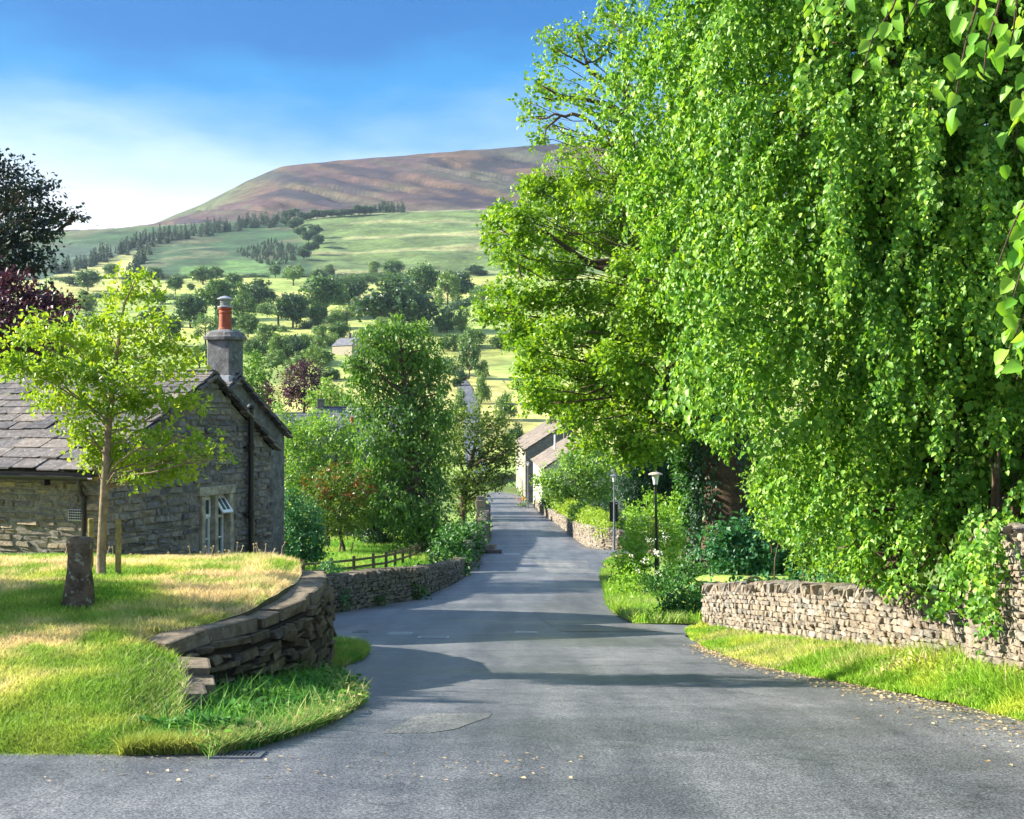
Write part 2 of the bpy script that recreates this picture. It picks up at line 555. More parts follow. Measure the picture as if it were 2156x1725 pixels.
M['greyslate'] = stone_mat('grey_slate', [(0.14, 0.155, 0.19), (0.2, 0.21, 0.245), (0.17, 0.18, 0.2)], rough=0.6, scale=3)
M['farstone'] = stone_mat('far_cottage_stone', [(0.17, 0.165, 0.16), (0.22, 0.21, 0.195)], scale=3)
M['limewash'] = stone_mat('limewash', [(0.3, 0.265, 0.21), (0.36, 0.32, 0.26)], scale=2, blotch=(0.85, 0.84, 0.82), bump=0.2)
M['post'] = stone_mat('old_gritstone', [(0.17, 0.13, 0.09), (0.19, 0.145, 0.1)], scale=7, blotch=(0.35, 0.32, 0.3), lichen=(0.32, 0.33, 0.24), lich_amt=0.57, bump=1.0)
M['wood'] = stone_mat('weathered_wood', [(0.12, 0.1, 0.075), (0.16, 0.135, 0.1)], scale=8, bump=0.4)
M['stake'] = stone_mat('tanalised_stake', [(0.3, 0.26, 0.1), (0.34, 0.29, 0.12)], scale=12, bump=0.4)
M['black'] = plain_mat('black_paint', (0.012, 0.012, 0.016), 0.35)
M['steel'] = plain_mat('grey_steel', (0.2, 0.22, 0.25), 0.4, 0.4)
M['hood'] = plain_mat('lamp_hood', (0.42, 0.36, 0.28), 0.5)
M['frost'] = plain_mat('lamp_glass', (0.72, 0.75, 0.72), 0.2, var=0.08)
M['terra'] = plain_mat('terracotta', (0.34, 0.075, 0.035), 0.75)
M['lead'] = plain_mat('lead', (0.34, 0.36, 0.4), 0.5, 0.2)
M['whitep'] = plain_mat('white_paint', (0.8, 0.82, 0.85), 0.4, var=0.06)
M['glass'] = plain_mat('window_glass', (0.05, 0.09, 0.11), 0.08, var=0.3, scale=2, spec=0.8)
M['iron'] = plain_mat('cast_iron', (0.16, 0.165, 0.18), 0.45, 0.5)
M['paleiron'] = plain_mat('worn_iron', (0.36, 0.37, 0.39), 0.4, 0.4)
M['red'] = plain_mat('dark_red_plastic', (0.16, 0.015, 0.03), 0.4)
M['grass'] = attr_mat('grass', (0.8, 1.2), 1.5, trans=0.35, rough=0.6)
M['turf'] = attr_mat('turf', (0.7, 1.2), 3.0, bump=0.6, fine=40.0)
M['land'] = attr_mat('land', (0.45, 1.5), 0.03, bump=0.0, fine=0.2)
M['litter'] = leaf_mat('dry_leaf', [(0.35, 0.25, 0.13), (0.55, 0.45, 0.28), (0.3, 0.18, 0.08)], trans=0.1)


def asphalt(name, base, sp=1.0):
    m, n, l, b = new_mat(name)
    n1 = noise_node(n, l, 55, 3, 0.75)
    r1 = ramp(n, [(0.3, 0.3, 0.31), (0.95, 0.95, 0.95), (2.3, 2.28, 2.2)], [0.34, 0.5, 0.7])
    l.new(n1.outputs['Fac'], r1.inputs[0])
    n2 = noise_node(n, l, 0.55, 5, 0.6, stretch=(0.35, 1.0, 1.0))
    r2 = ramp(n, [(0.72, 0.73, 0.76), (1.2, 1.19, 1.16)], [0.33, 0.68])
    l.new(n2.outputs['Fac'], r2.inputs[0])
    n4 = noise_node(n, l, 4.0, 5, 0.7)
    r4 = ramp(n, [(0.82, 0.82, 0.84), (1.14, 1.14, 1.12)], [0.36, 0.64])
    l.new(n4.outputs['Fac'], r4.inputs[0])
    c = mixc(n, l, 1.0, base, r1.outputs[0], 'MULTIPLY')
    c = mixc(n, l, 1.0, c, r2.outputs[0], 'MULTIPLY')
    c = mixc(n, l, 1.0, c, r4.outputs[0], 'MULTIPLY')
    n6 = noise_node(n, l, 1.0, 4, 0.6, stretch=(1.5, 0.10, 1.0))
    r6 = ramp(n, [(0.62, 0.63, 0.67), (1.22, 1.2, 1.17)], [0.34, 0.66])
    l.new(n6.outputs['Fac'], r6.inputs[0])
    c = mixc(n, l, 1.0, c, r6.outputs[0], 'MULTIPLY')
    # fine tar cracks
    v = n.new('ShaderNodeTexVoronoi'); v.feature = 'DISTANCE_TO_EDGE'; v.inputs['Scale'].default_value = 0.28
    n5 = noise_node(n, l, 1.6, 5, 0.6)
    t5 = n.new('ShaderNodeTexCoord')
    ad = n.new('ShaderNodeVectorMath'); ad.operation = 'ADD'
    l.new(t5.outputs['Object'], ad.inputs[0]); l.new(n5.outputs['Color'], ad.inputs[1])
    l.new(ad.outputs[0], v.inputs['Vector'])
    rc = ramp(n, [(0.68, 0.68, 0.69), (1, 1, 1)], [0.002, 0.007])
    l.new(v.outputs['Distance'], rc.inputs[0])
    c = mixc(n, l, 1.0, c, rc.outputs[0], 'MULTIPLY')
    l.new(c, b.inputs['Base Color'])
    rr = ramp(n, [(0.36, 0.36, 0.36), (0.6, 0.6, 0.6)], [0.35, 0.65])
    l.new(n2.outputs['Fac'], rr.inputs[0])
    l.new(rr.outputs[0], b.inputs['Roughness'])
    b.inputs['Specular IOR Level'].default_value = 0.5 * sp
    bp = n.new('ShaderNodeBump'); bp.inputs['Strength'].default_value = 0.55; bp.inputs['Distance'].default_value = 0.012
    l.new(n1.outputs['Fac'], bp.inputs['Height']); l.new(bp.outputs[0], b.inputs['Normal'])
    return m


M['asphalt'] = asphalt('asphalt', (0.128, 0.133, 0.145))
M['patch'] = asphalt('pale_tarmac', (0.185, 0.182, 0.172))
M['newtar'] = asphalt('dark_tarmac', (0.115, 0.114, 0.116))


# ------------------------------------------------------------------ the lie of the land
_d = np.array([-20, 0, 5, 8, 11.2, 16.6, 24, 36, 53, 75, 100, 135, 168, 200, 225])
_h = np.array([0.9, 1.7, 2.05, 2.33, 2.65, 3.3, 4.1, 5.25, 6.6, 8.0, 8.85, 10.3, 11.4, 12.0, 12.2])
_dd = np.linspace(-20, 225, 2451)
_hh = np.interp(_dd, _d, _h)
_k = np.hanning(61); _k /= _k.sum()
_hs = np.convolve(np.pad(_hh, 30, mode='reflect', reflect_type='odd'), _k, 'valid')
def HR(d): return np.interp(d, _dd, _hs)          # drop of the road below the eye
def road_z(d): return EZ - HR(d)
_yt = CY + F * HR(_dd[_dd > 4]) / _dd[_dd > 4]
def d_road(py):                                    # where the road shows at a height in the picture
    return float(np.interp(-py, -_yt, _dd[_dd > 4]))
def on_road(px, py):
    d = d_road(py)
    return (px - CX) / F * d, d

_xl = np.array([[-20, -16], [20, -16], [22, -14], [26, -9], [28, -4.45], [31, -3.65], [35.3, -2.6], [42, -2.0], [49, -1.69], [70, -1.4], [84, -1.35], [110, -1.75], [145, -2.6], [168, -3.6], [200, -5.5], [225, -7]])
_xr = np.array([[-20, 6.5], [0, 6], [8, 4.75], [11.2, 4.28], [13.6, 3.82], [15.9, 3.2], [18.9, 2.95], [22.2, 2.95], [22.8, 3.5], [24.8, 3.75], [25.6, 2.45], [28.5, 2.3], [32, 2.4], [36, 2.7], [44, 3.1], [51, 3.6], [56, 4.1], [62, 4.9], [66, 7.6], [69, 8.2], [71.5, 5.2], [75, 4.35], [85, 4.1], [100, 3.6], [120, 2.9], [145, 2.2], [168, 1.35], [200, -0.5], [225, -2]])
def XL(d): return np.interp(d, _xl[:, 0], _xl[:, 1])
def XR(d): return np.interp(d, _xr[:, 0], _xr[:, 1])
_fl = np.array([[0, 0.4], [28, 4.9], [40, 6.8], [55, 8.3], [66, 9.0], [85, 9.75], [105, 10.5], [130, 11.2], [160, 12], [200, 12.6], [240, 12.0]])
# far profile: height in the picture of the valley floor and fields against distance
_far = np.array([[90, 1120], [135, 1070], [168, 1046], [200, 1024], [225, 992], [255, 945], [285, 900], [330, 850], [400, 790], [500, 732], [600, 692], [750, 651], [900, 620],
                 [1050, 596], [1150, 583], [1300, 545], [1450, 507], [1600, 470]])
_crest = np.array([[-900, 500], [120, 488], [320, 477], [450, 470], [600, 466], [700, 455], [850, 446], [1010, 441], [1200, 436], [3500, 430]])
_ridge = np.array([[-900, 520], [120, 492], [250, 483], [320, 473], [370, 452], [430, 428], [500, 392], [545, 370], [590, 353], [640, 345], [700, 339], [800, 331], [900, 323], [1000, 316], [1100, 308], [1250, 298], [1500, 290], [3500, 300]])

def z_far(px, d):
    y = np.interp(d, _far[:, 0], _far[:, 1])
    # left side: the shoulder lies lower and a clough cuts in
    lf = sstep(420, 60, px)
    y = y + lf * np.interp(d, [600, 1150, 1300, 1450, 1600], [0, 4, 14, 24, 28])
    kn = sstep(930, 1050, px) * np.exp(-((d - 820) / 190.0) ** 2)
    y = y - 26 * kn
    cr = np.interp(px, _crest[:, 0], _crest[:, 1])
    rg = np.interp(px, _ridge[:, 0], _ridge[:, 1])
    t1 = sstep(1150, 1700, d)
    y = np.where(d > 1150, np.interp(d, [1150, 1700], [0, 1]) * (cr - 583 - 0) + 583 + lf * 4 * (1 - t1) - 10 * np.sin(np.pi * np.clip((d - 1150) / 550, 0, 1)) * sstep(500, 700, px), y)
    y = np.where(d > 1700, cr + 4 * sstep(1700, 1800, d) * (1 - sstep(1850, 1950, d)), y)
    t2 = np.clip((d - 1950) / 550.0, 0, 1)
    y = np.where(d > 1950, cr + (rg - cr) * t2 ** 0.92, y)
    y = np.where(d > 2500, rg + (d - 2500) * 0.2, y)
    return EZ - (y - CY) / F * d

def H(x, d):
    """Bare ground height (road, lawn and verges lie on top of it)."""
    x = np.asarray(x, float); d = np.asarray(d, float)
    dn = np.clip(d, 0.5, None)
    px = CX + F * x / dn
    xl, xr = XL(d), XR(d)
    base = HR(np.clip(d, -20, 224)) + 0.14
    left = np.interp(d, _fl[:, 0], _fl[:, 1])
    base = base + (left - base) * sstep(0.3, 2.2, xl - x) * sstep(26, 30, d)
    base = base - np.interp(d, [0, 8, 30, 36, 60, 225], [0.0, 0.3, 1.0, 0.3, 0.1, 0.1]) * sstep(0.5, 2.0, x - xr - np.interp(d, [0, 14, 24, 30], [0.6, 1.0, 0.6, 0.3])) 
    # ground by the cottage
    base = np.where((x < -4) & (d < 28), np.maximum(base, 2.75 + 0 * x) * 0 + np.interp(d, [-20, 8, 12, 20, 28], [0.9, 2.6, 3.0, 3.3, 4.9]), base)
    zn = EZ - base
    zf = z_far(px, np.clip(d, 90, 5000))
    w = sstep(150, 215, d)
    z = zn * (1 - w) + zf * w
    z = z + sstep(60, 400, d) * (vnoise(x, d, 45, 3) - 0.5) * np.clip(d, 0, 900) * 0.006
    return z

def pend(px, d):      # gullies on the fell side
    return sstep(1950, 2080, d) * (1 - sstep(2400, 2500, d))

# ---- one ground sheet to the horizon
pxs = np.concatenate([np.linspace(-5200, -320, 22), np.arange(-300, 2460, 9.0), np.linspace(2480, 7400, 22)])
ds = np.concatenate([[-20, -12, -6, -2, 2], np.arange(5, 60, 1.5), np.arange(60, 130, 3), np.arange(130, 330, 7), np.geomspace(330, 1150, 60),
                     np.linspace(1165, 1940, 60), np.linspace(1950, 2520, 90), [2700, 3000, 3500]])
PX, D = np.meshgrid(pxs, ds)
X = (PX - CX) / F * np.maximum(D, 9.0)
Z = H(X, D)
gm = pend(PX, D)
sl = X * 0.75 + D * 0.55
g1 = vnoise(sl, D * 0.10 + X * 0.02, 26, 5, 4) - 0.5
g2 = np.abs(vnoise(sl, D * 0.16, 55, 8, 3) - 0.5)
Z = Z + gm * (g1 * 7 - 17 * np.exp(-(g2 / 0.05) ** 2) * vnoise(X, D, 160, 2, 2))
Z = Z + sstep(1165, 1250, D) * (1 - sstep(1640, 1720, D)) * (vnoise(X, D, 120, 6, 4) - 0.5) * 9

def colmix(c, new, w):
    return c * (1 - w[..., None]) + np.array(new, np.float32) * w[..., None]

c = np.zeros(PX.shape + (3,), np.float32) + np.array((0.16, 0.24, 0.05), np.float32)
nf = vnoise(X, D, 14, 4)
c = colmix(c, (0.22, 0.31, 0.06), sstep(0.4, 0.7, nf))
Y = CY + F * (EZ - Z) / np.maximum(D, 9)
fld = vnoise(X + 13, D, 70, 11, 2)
w = sstep(215, 300, D) * (1 - sstep(1148, 1160, D))
c = colmix(c, (0.36, 0.4, 0.1), w)
c = colmix(c, (0.25, 0.33, 0.075), w * sstep(0.42, 0.55, fld))
c = colmix(c, (0.4, 0.38, 0.12), w * sstep(0.5, 0.7, vnoise(X, D, 110, 21, 2)))
w = sstep(1148, 1165, D)
shoulder_r = sstep(655, 690, PX + (D - 1150) * 0.10)
c = colmix(c, (0.035, 0.08, 0.028), w)                                        # rough plantation hillside
c = colmix(c, (0.12, 0.125, 0.06), w * sstep(0.52, 0.68, vnoise(X, D, 60, 31, 4)) * 0.8)
c = colmix(c, (0.1, 0.19, 0.05), w * sstep(0.55, 0.65, vnoise(X, D * 0.5, 90, 33, 3)) * (PX > 380))
c = colmix(c, (0.105, 0.155, 0.042), w * shoulder_r)                            # open moor grass on the right
c = colmix(c, (0.11, 0.165, 0.05), w * shoulder_r * sstep(0.45, 0.65, vnoise(X * 0.4, D, 55, 41, 4)))
c = colmix(c, (0.26, 0.27, 0.11), w * shoulder_r * sstep(0.58, 0.7, vnoise(X * 0.25, D, 40, 43, 4)))
# pale field running up the spur on the left, dark clough behind it
top = np.interp(PX, [90, 150, 200, 262, 300], [588, 565, 551, 532, 523])
spur = sstep(0, 5, Y - top) * sstep(60, 90, PX) * (1 - sstep(0, 22, PX - (300 - (Y - 523) * 0.55))) * (Y < 600)
c = colmix(c, (0.05, 0.09, 0.06), w * (PX < 300) * (1 - sstep(-2, 4, Y - top)) * sstep(505, 530, Y) * 0.9)
c = colmix(c, (0.4, 0.4, 0.14), spur * (D > 1000))
w = sstep(1690, 1720, D)
c = colmix(c, (0.16, 0.17, 0.085), w)
c = colmix(c, (0.2, 0.14, 0.13), w * sstep(0.45, 0.6, vnoise(X * 0.5, D, 70, 51, 3)))
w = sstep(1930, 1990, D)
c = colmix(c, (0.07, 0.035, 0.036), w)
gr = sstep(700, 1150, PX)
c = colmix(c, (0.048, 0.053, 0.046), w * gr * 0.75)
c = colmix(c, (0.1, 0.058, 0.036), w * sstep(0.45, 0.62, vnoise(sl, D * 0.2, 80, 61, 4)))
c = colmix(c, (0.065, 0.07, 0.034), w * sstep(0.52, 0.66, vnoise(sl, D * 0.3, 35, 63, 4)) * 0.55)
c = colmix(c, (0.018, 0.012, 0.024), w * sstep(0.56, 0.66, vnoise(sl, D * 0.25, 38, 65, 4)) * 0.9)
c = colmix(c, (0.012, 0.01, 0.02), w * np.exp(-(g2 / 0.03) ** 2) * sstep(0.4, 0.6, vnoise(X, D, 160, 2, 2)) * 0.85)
c = colmix(c, (0.07, 0.09, 0.034), w * (1 - sstep(420, 640, PX)) * sstep(2250, 2430, D))
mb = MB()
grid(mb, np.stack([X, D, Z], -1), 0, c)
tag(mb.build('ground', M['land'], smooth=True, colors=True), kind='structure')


def z_ground(x, d):
    return float(H(np.array(x), np.array(d)))

def ground_px(px, py, lo=70.0):
    """Where the ground shows at (px, py)."""
    dd = np.concatenate([np.arange(lo, 400, 1.0), np.arange(400, 2600, 3.0)])
    xx = (px - CX) / F * dd
    yy = CY + F * (EZ - H(xx, dd)) / dd
    hit = np.where(yy <= py)[0]
    i = hit[0] if len(hit) else len(dd) - 1
    return float(xx[i]), float(dd[i]), z_ground(xx[i], dd[i])

# ---- road
rd = np.concatenate([np.arange(-20, 8, 2.0), np.arange(8, 80, 0.4), np.arange(80, 216, 2.0)])
tt = np.linspace(0, 1, 33)
RX = XL(rd)[:, None] * (1 - tt) + XR(rd)[:, None] * tt
RD = np.repeat(rd[:, None], 33, 1)
cam_ = -0.035 * (2 * tt[None] - 1) ** 2
RZ = road_z(RD) + cam_ * sstep(20, 30, RD) + (vnoise(RX, RD, 3.0, 77, 2) - 0.5) * 0.03
mb = MB(); grid(mb, np.stack([RX, RD, RZ], -1))
tag(mb.build('road', M['asphalt'], smooth=True), kind='structure')
def RZat(x, d):
    t = np.clip((x - XL(d)) / (XR(d) - XL(d)), 0, 1)
    return road_z(d) - 0.035 * (2 * t - 1) ** 2 * sstep(20, 30, d) + (vnoise(x, d, 3.0, 77, 2) - 0.5) * 0.03

def road_sheet(name, polyf, mat, lift=0.006, n=14, m=26):
    """A sheet between a left and a right edge given as (d, xl, xr) rows."""
    rows = np.asarray(polyf, float)
    d_ = np.linspace(rows[0, 0], rows[-1, 0], m)
    l_ = np.interp(d_, rows[:, 0], rows[:, 1]); r_ = np.interp(d_, rows[:, 0], rows[:, 2])
    t_ = np.linspace(0, 1, n)
    x_ = l_[:, None] * (1 - t_) + r_[:, None] * t_
    dg = np.repeat(d_[:, None], n, 1)
    mbx = MB(); grid(mbx, np.stack([x_, dg, RZat(x_, dg) + lift], -1))
    o = mbx.build(name, mat, smooth=True)
    return tag(o, kind='structure')

def rows_px(pts):
    """[(py, pxl, pxr)] in the picture -> (d, xl, xr)."""
    out = []
    for py, a, b in pts:
        d = d_road(py); out.append((d, (a - CX) / F * d, (b - CX) / F * d))
    return sorted(out)

road_sheet('tarmac_patch', rows_px([(1546, 805, 905), (1538, 815, 960), (1525, 850, 992), (1512, 868, 1030), (1504, 915, 1036)]), M['patch'], lift=0.003)
road_sheet('tarmac_patch', rows_px([(1330, 1180, 1400), (1290, 1120, 1330), (1250, 1175, 1272), (1212, 1165, 1262)]), M['newtar'])
road_sheet('tarmac_patch', rows_px([(1207, 1158, 1255), (1192, 1140, 1240), (1180, 1120, 1235)]), M['patch'])

# ------------------------------------------------------------------ the raised lawn on the left
_lh = np.array([[8.6, 2.46], [9.2, 2.42], [9.6, 2.37], [10.3, 2.29], [11, 2.22], [12, 2.115], [13.5, 2.05], [15, 2.02], [16.5, 2.02], [17.5, 2.06], [18.5, 2.16], [20, 2.38], [21.5, 2.62], [23, 2.9], [27, 3.3]])
_lr = np.array([[9.05, -2.2], [9.5, -2.42], [10, -2.6], [11, -2.82], [11.7, -3.05], [12.1, -3.2], [12.55, -2.95], [13.1, -2.72], [14, -2.56], [15, -2.54], [16, -2.62], [17.2, -2.85], [18.2, -3.2], [19.2, -3.8], [20.2, -4.6], [21.2, -5.6]])
def LZ(x, d):
    h = np.interp(d, _lh[:, 0], _lh[:, 1])
    h = h + (vnoise(x, d, 1.3, 91, 3) - 0.5) * 0.12 * sstep(9.2, 10.5, d)
    xr = np.interp(d, _lr[:, 0], _lr[:, 1])
    edge = sstep(0.5, 0.0, xr - x) * (d < 12.2)
    h = h + edge * 0.12
    # falls to the road along its front
    h = h + sstep(9.5, 9.05, d) * 0.06
    return EZ - h
ld = np.arange(9.05, 21.3, 0.12)
lr_ = np.interp(ld, _lr[:, 0], _lr[:, 1])
ts = np.linspace(0, 1, 70) ** 1.5
LX = lr_[:, None] * (1 - ts) + (-15.0) * ts
LD = np.repeat(ld[:, None], 70, 1)
LD = LD + (vnoise(LX, LD * 0, 0.8, 5) - 0.5) * 0.25 * sstep(10, 9.05, LD) 
def grass_col(x, d, rng=None, dry=0.5):
    n1 = vnoise(x, d, 1.6, 13, 4); n2 = vnoise(x, d, 0.45, 15, 3)
    g = np.zeros(np.shape(x) + (3,), np.float32) + np.array((0.29, 0.43, 0.055), np.float32)
    g = colmix(g, (0.52, 0.57, 0.1), sstep(0.35, 0.65, n2))
    g = colmix(g, (0.15, 0.34, 0.03), sstep(0.52, 0.7, n1) * 0.8)
    g = colmix(g, (0.78, 0.62, 0.32), np.clip(sstep(0.58, 0.4, n1) * sstep(0.28, 0.52, n2) * 2.0 * dry, 0, 1))
    return g
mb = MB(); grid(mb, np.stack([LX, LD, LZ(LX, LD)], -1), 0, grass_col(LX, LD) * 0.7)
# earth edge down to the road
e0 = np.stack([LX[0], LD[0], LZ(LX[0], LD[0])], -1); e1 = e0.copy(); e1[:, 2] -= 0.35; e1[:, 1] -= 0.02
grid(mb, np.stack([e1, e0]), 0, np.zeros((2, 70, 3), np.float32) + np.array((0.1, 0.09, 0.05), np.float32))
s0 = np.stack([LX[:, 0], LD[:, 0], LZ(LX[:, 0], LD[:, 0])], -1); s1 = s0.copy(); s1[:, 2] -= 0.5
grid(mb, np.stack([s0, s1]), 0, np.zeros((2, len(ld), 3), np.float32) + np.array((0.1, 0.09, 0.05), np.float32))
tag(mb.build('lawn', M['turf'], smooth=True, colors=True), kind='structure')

def patch(name, rows, zf, colf, n=24, m=40):
    rows = np.asarray(rows, float)
    d_ = np.linspace(rows[0, 0], rows[-1, 0], m)
    l_ = np.interp(d_, rows[:, 0], rows[:, 1]); r_ = np.interp(d_, rows[:, 0], rows[:, 2])
    t_ = np.linspace(0, 1, n)
    x_ = l_[:, None] * (1 - t_) + r_[:, None] * t_
    dg = np.repeat(d_[:, None], n, 1)
    mbx = MB(); grid(mbx, np.stack([x_, dg, zf(x_, dg)], -1), 0, colf(x_, dg))
    return tag(mbx.build(name, M['turf'], smooth=True, colors=True), kind='structure')

# weedy strip below the retaining wall
weed_rows = [(9.1, -2.35, -2.1), (9.5, -2.6, -1.85), (10.2, -2.9, -1.62), (11, -3.2, -1.48), (11.9, -3.4, -1.42), (12.8, -3.1, -1.52), (13.6, -2.7, -1.72), (14.4, -2.6, -2.0), (15.2, -2.58, -2.35)]
_wr = np.asarray(weed_rows)
def WZ(x, d):
    l = np.interp(d, _wr[:, 0], _wr[:, 1]); r = np.interp(d, _wr[:, 0], _wr[:, 2])
    t = np.clip((r - x) / np.maximum(r - l, 0.05), 0, 1)
    return RZat(x, d) + 0.015 + 0.04 * t + (vnoise(x, d, 0.6, 3) - 0.5) * 0.06
def weedc(x, d): return np.zeros(np.shape(x) + (3,), np.float32) + np.array((0.08, 0.17, 0.03), np.float32)
patch('verge', weed_rows, WZ, weedc)
# little green behind the wall, lawn that meets the lane
green_rows = [(15.4, -2.7, -2.45), (16.2, -2.8, -2.16), (17.2, -3.0, -2.06), (18.4, -3.5, -2.1), (19.4, -4.2, -2.32), (20.3, -5, -2.85), (21.4, -6, -4.0)]
def GZ(x, d): return RZat(x, d) + 0.025
patch('verge', green_rows, GZ, lambda x, d: grass_col(x, d, dry=0.1) * 0.8)
# right-hand verge between road and churchyard wall
_vr = [(7.0, 4.6, 5.75), (9.0, 4.5, 5.6), (11.2, 4.2, 5.35), (12.3, 4.02, 5.2), (13.6, 3.75, 5.05), (15.9, 3.15, 4.85), (18.9, 2.93, 4.45), (21, 2.95, 4.1), (23.2, 3.15, 3.72), (24.0, 3.4, 3.7)]
_vra = np.asarray(_vr)
def VZ(x, d):
    l = np.interp(d, _vra[:, 0], _vra[:, 1]); r = np.interp(d, _vra[:, 0], _vra[:, 2])
    t = np.clip((x - l) / np.maximum(r - l, 0.05), 0, 1)
    return road_z(d) + 0.02 + np.interp(d, [8, 14, 20, 24], [0.12, 0.09, 0.02, 0.0]) * t ** 1.2 + (vnoise(x, d, 0.5, 9) - 0.5) * 0.05
patch('verge', _vr, VZ, lambda x, d: grass_col(x, d, dry=0.3) * 0.75)
# verge under the shrubs, and the small verge at the lane mouth
_v2 = [(25.2, 2.45, 5.0), (26, 2.35, 5), (28.5, 2.28, 5), (32, 2.38, 6), (36, 2.68, 7), (44, 3.08, 8), (50, 3.55, 8)]
patch('verge', _v2, lambda x, d: road_z(d) + 0.012 + 0.13 * sstep(25.2, 26.6, d) * sstep(0, 1.2, x - np.interp(d, [r[0] for r in _v2], [r[1] for r in _v2])), lambda x, d: grass_col(x, d, dry=0.1) * 0.8)
_v3 = [(53, 3.95, 5), (56, 4.0, 6.2), (60, 4.55, 6.6), (64, 5.9, 6.8)]
patch('verge', _v3, lambda x, d: road_z(d) + 0.06, lambda x, d: grass_col(x, d, dry=0.2))


0 and patch('path', [(22.6, 2.9, 3.6), (23.6, 2.7, 3.75), (24.4, 2.55, 4.4), (25.4, 2.42, 4.8)], lambda x, d: road_z(d) + 0.02, lambda x, d: np.zeros(np.shape(x) + (3,), np.float32) + np.array((0.17, 0.155, 0.13), np.float32))
# ------------------------------------------------------------------ grass
def blades(mb, rng, x, d, zf, hgt, width, colf, lean=0.35, dry=None):
    n = len(x)
    z = zf(x, d)
    h = hgt * rng.uniform(0.5, 1.3, n)
    th = rng.uniform(0, 2 * math.pi, n)
    w = width * rng.uniform(0.6, 1.3, n)
    sx, sy = np.cos(th), np.sin(th)
    la = rng.normal(0, lean, n); lb = rng.normal(0, lean, n)
    b = np.stack([x, d, z - 0.01], -1)
    side = np.stack([sx * w / 2, sy * w / 2, 0 * w], -1)
    tip = b + np.stack([la * h, lb * h, h], -1)
    mid = b + np.stack([la * h * 0.35, lb * h * 0.35, h * 0.55], -1)
    v = np.stack([b - side, b + side, mid + side * 0.7, tip, mid - side * 0.7], 1)
    col = colf(x, d)
    col = col * rng.uniform(0.7, 1.3, (n, 1)).astype(np.float32)
    ff = (np.array([[0, 1, 2, 4]])[None] + (np.arange(n) * 5)[:, None, None]).reshape(-1, 4)
    base = mb.n
    mb.add(v.reshape(-1, 3), ff, 0, np.repeat(col, 5, 0))
    tf = (np.array([[4, 2, 3]])[None] + (np.arange(n) * 5)[:, None, None]).reshape(-1, 3) + base
    mb.f.append(tf.astype(np.int32)); mb.m.append(np.zeros(len(tf), np.int32))

def scatter_rows(rng, rows, n, pad=0.0):
    rows = np.asarray(rows, float)
    w = np.maximum(np.interp(np.linspace(rows[0, 0], rows[-1, 0], 200), rows[:, 0], rows[:, 2] - rows[:, 1]), 0.02)
    dd = np.linspace(rows[0, 0], rows[-1, 0], 200)
    cdf = np.cumsum(w); cdf /= cdf[-1]
    d = np.interp(rng.uniform(0, 1, n), cdf, dd)
    l = np.interp(d, rows[:, 0], rows[:, 1]) - pad; r = np.interp(d, rows[:, 0], rows[:, 2]) + pad
    return rng.uniform(0, 1, n) * (r - l) + l, d

rg = np.random.default_rng(11)
mb = MB()
n = 170000
d = 9.0 + 12.0 * rg.uniform(0, 1, n) ** 1.5
xr = np.interp(d, _lr[:, 0], _lr[:, 1])
x = xr - 0.02 - rg.uniform(0, 1, n) * np.minimum(d * 0.42 + xr + 0.6, 9)
tall = vnoise(x, d, 0.5, 44, 2)
k = ~((d > 20.6) & (x < -5))
x, d = x[k], d[k]
blades(mb, rg, x, d, LZ, 0.075, 0.012, lambda a, b: grass_col(a, b), 0.55)
# longer tufts by the wall, along the top edge and the road edge
n = 11000
d = rg.uniform(12.0, 20.5, n); x = np.interp(d, _lr[:, 0], _lr[:, 1]) - 0.22 - np.abs(rg.normal(0, 0.22, n))
blades(mb, rg, x, d, LZ, 0.11, 0.01, lambda a, b: colmix(grass_col(a, b), (0.62, 0.52, 0.26), np.full(len(a), 0.55) * (vnoise(a, b, 0.7, 8) > 0.5)), 0.5)
n = 12000
x = rg.uniform(-7, -2.2, n); d = 9.08 + np.abs(rg.normal(0, 0.12, n)) + (vnoise(x, x * 0, 0.8, 5) - 0.5) * 0.25
blades(mb, rg, x, d, LZ, 0.10, 0.012, lambda a, b: grass_col(a, b, dry=0.3) * 0.75, 0.7)
n = 1500
d = rg.uniform(9.2, 11.4, n); x = np.interp(d, _lr[:, 0], _lr[:, 1]) - np.abs(rg.normal(0, 0.25, n)) + 0.04
blades(mb, rg, x, d, LZ, 0.11, 0.011, lambda a, b: colmix(grass_col(a, b), (0.6, 0.52, 0.3), np.full(len(a), 0.6) * (rg.uniform(0, 1, len(a)) > 0.45)), 0.6)
x = rg.uniform(-2.75, -2.0, 5000); d = np.interp(x, [-2.75, -2.35, -2.1], [9.0, 9.04, 9.12]) + np.abs(rg.normal(0.0, 0.14, 5000))
blades(mb, rg, x, d, lambda a, b: RZat(a, b), 0.13, 0.012, lambda a, b: grass_col(a, b, dry=0.3) * 0.8, 0.55)
tag(mb.build('lawn_grass', M['grass'], colors=True), kind='stuff')

mb = MB()
x, d = scatter_rows(rg, weed_rows, 34000, 0.05)
hv = 0.05 + 0.1 * vnoise(x, d, 0.4, 55, 2) + 0.14 * (rg.uniform(0, 1, len(x)) > 0.97)
def wc(a, b):
    g = np.zeros((len(a), 3), np.float32) + np.array((0.07, 0.24, 0.035), np.float32)
    g = colmix(g, (0.16, 0.36, 0.05), (vnoise(a, b, 0.35, 17) > 0.5) * 0.9)
    r_ = np.interp(b, _wr[:, 0], _wr[:, 2])
    return colmix(g, (0.45, 0.47, 0.16), sstep(0.45, 0.0, r_ - a) * (rg.uniform(0, 1, len(a)) > 0.5))
blades(mb, rg, x, d, WZ, hv, 0.013, wc, 0.5)
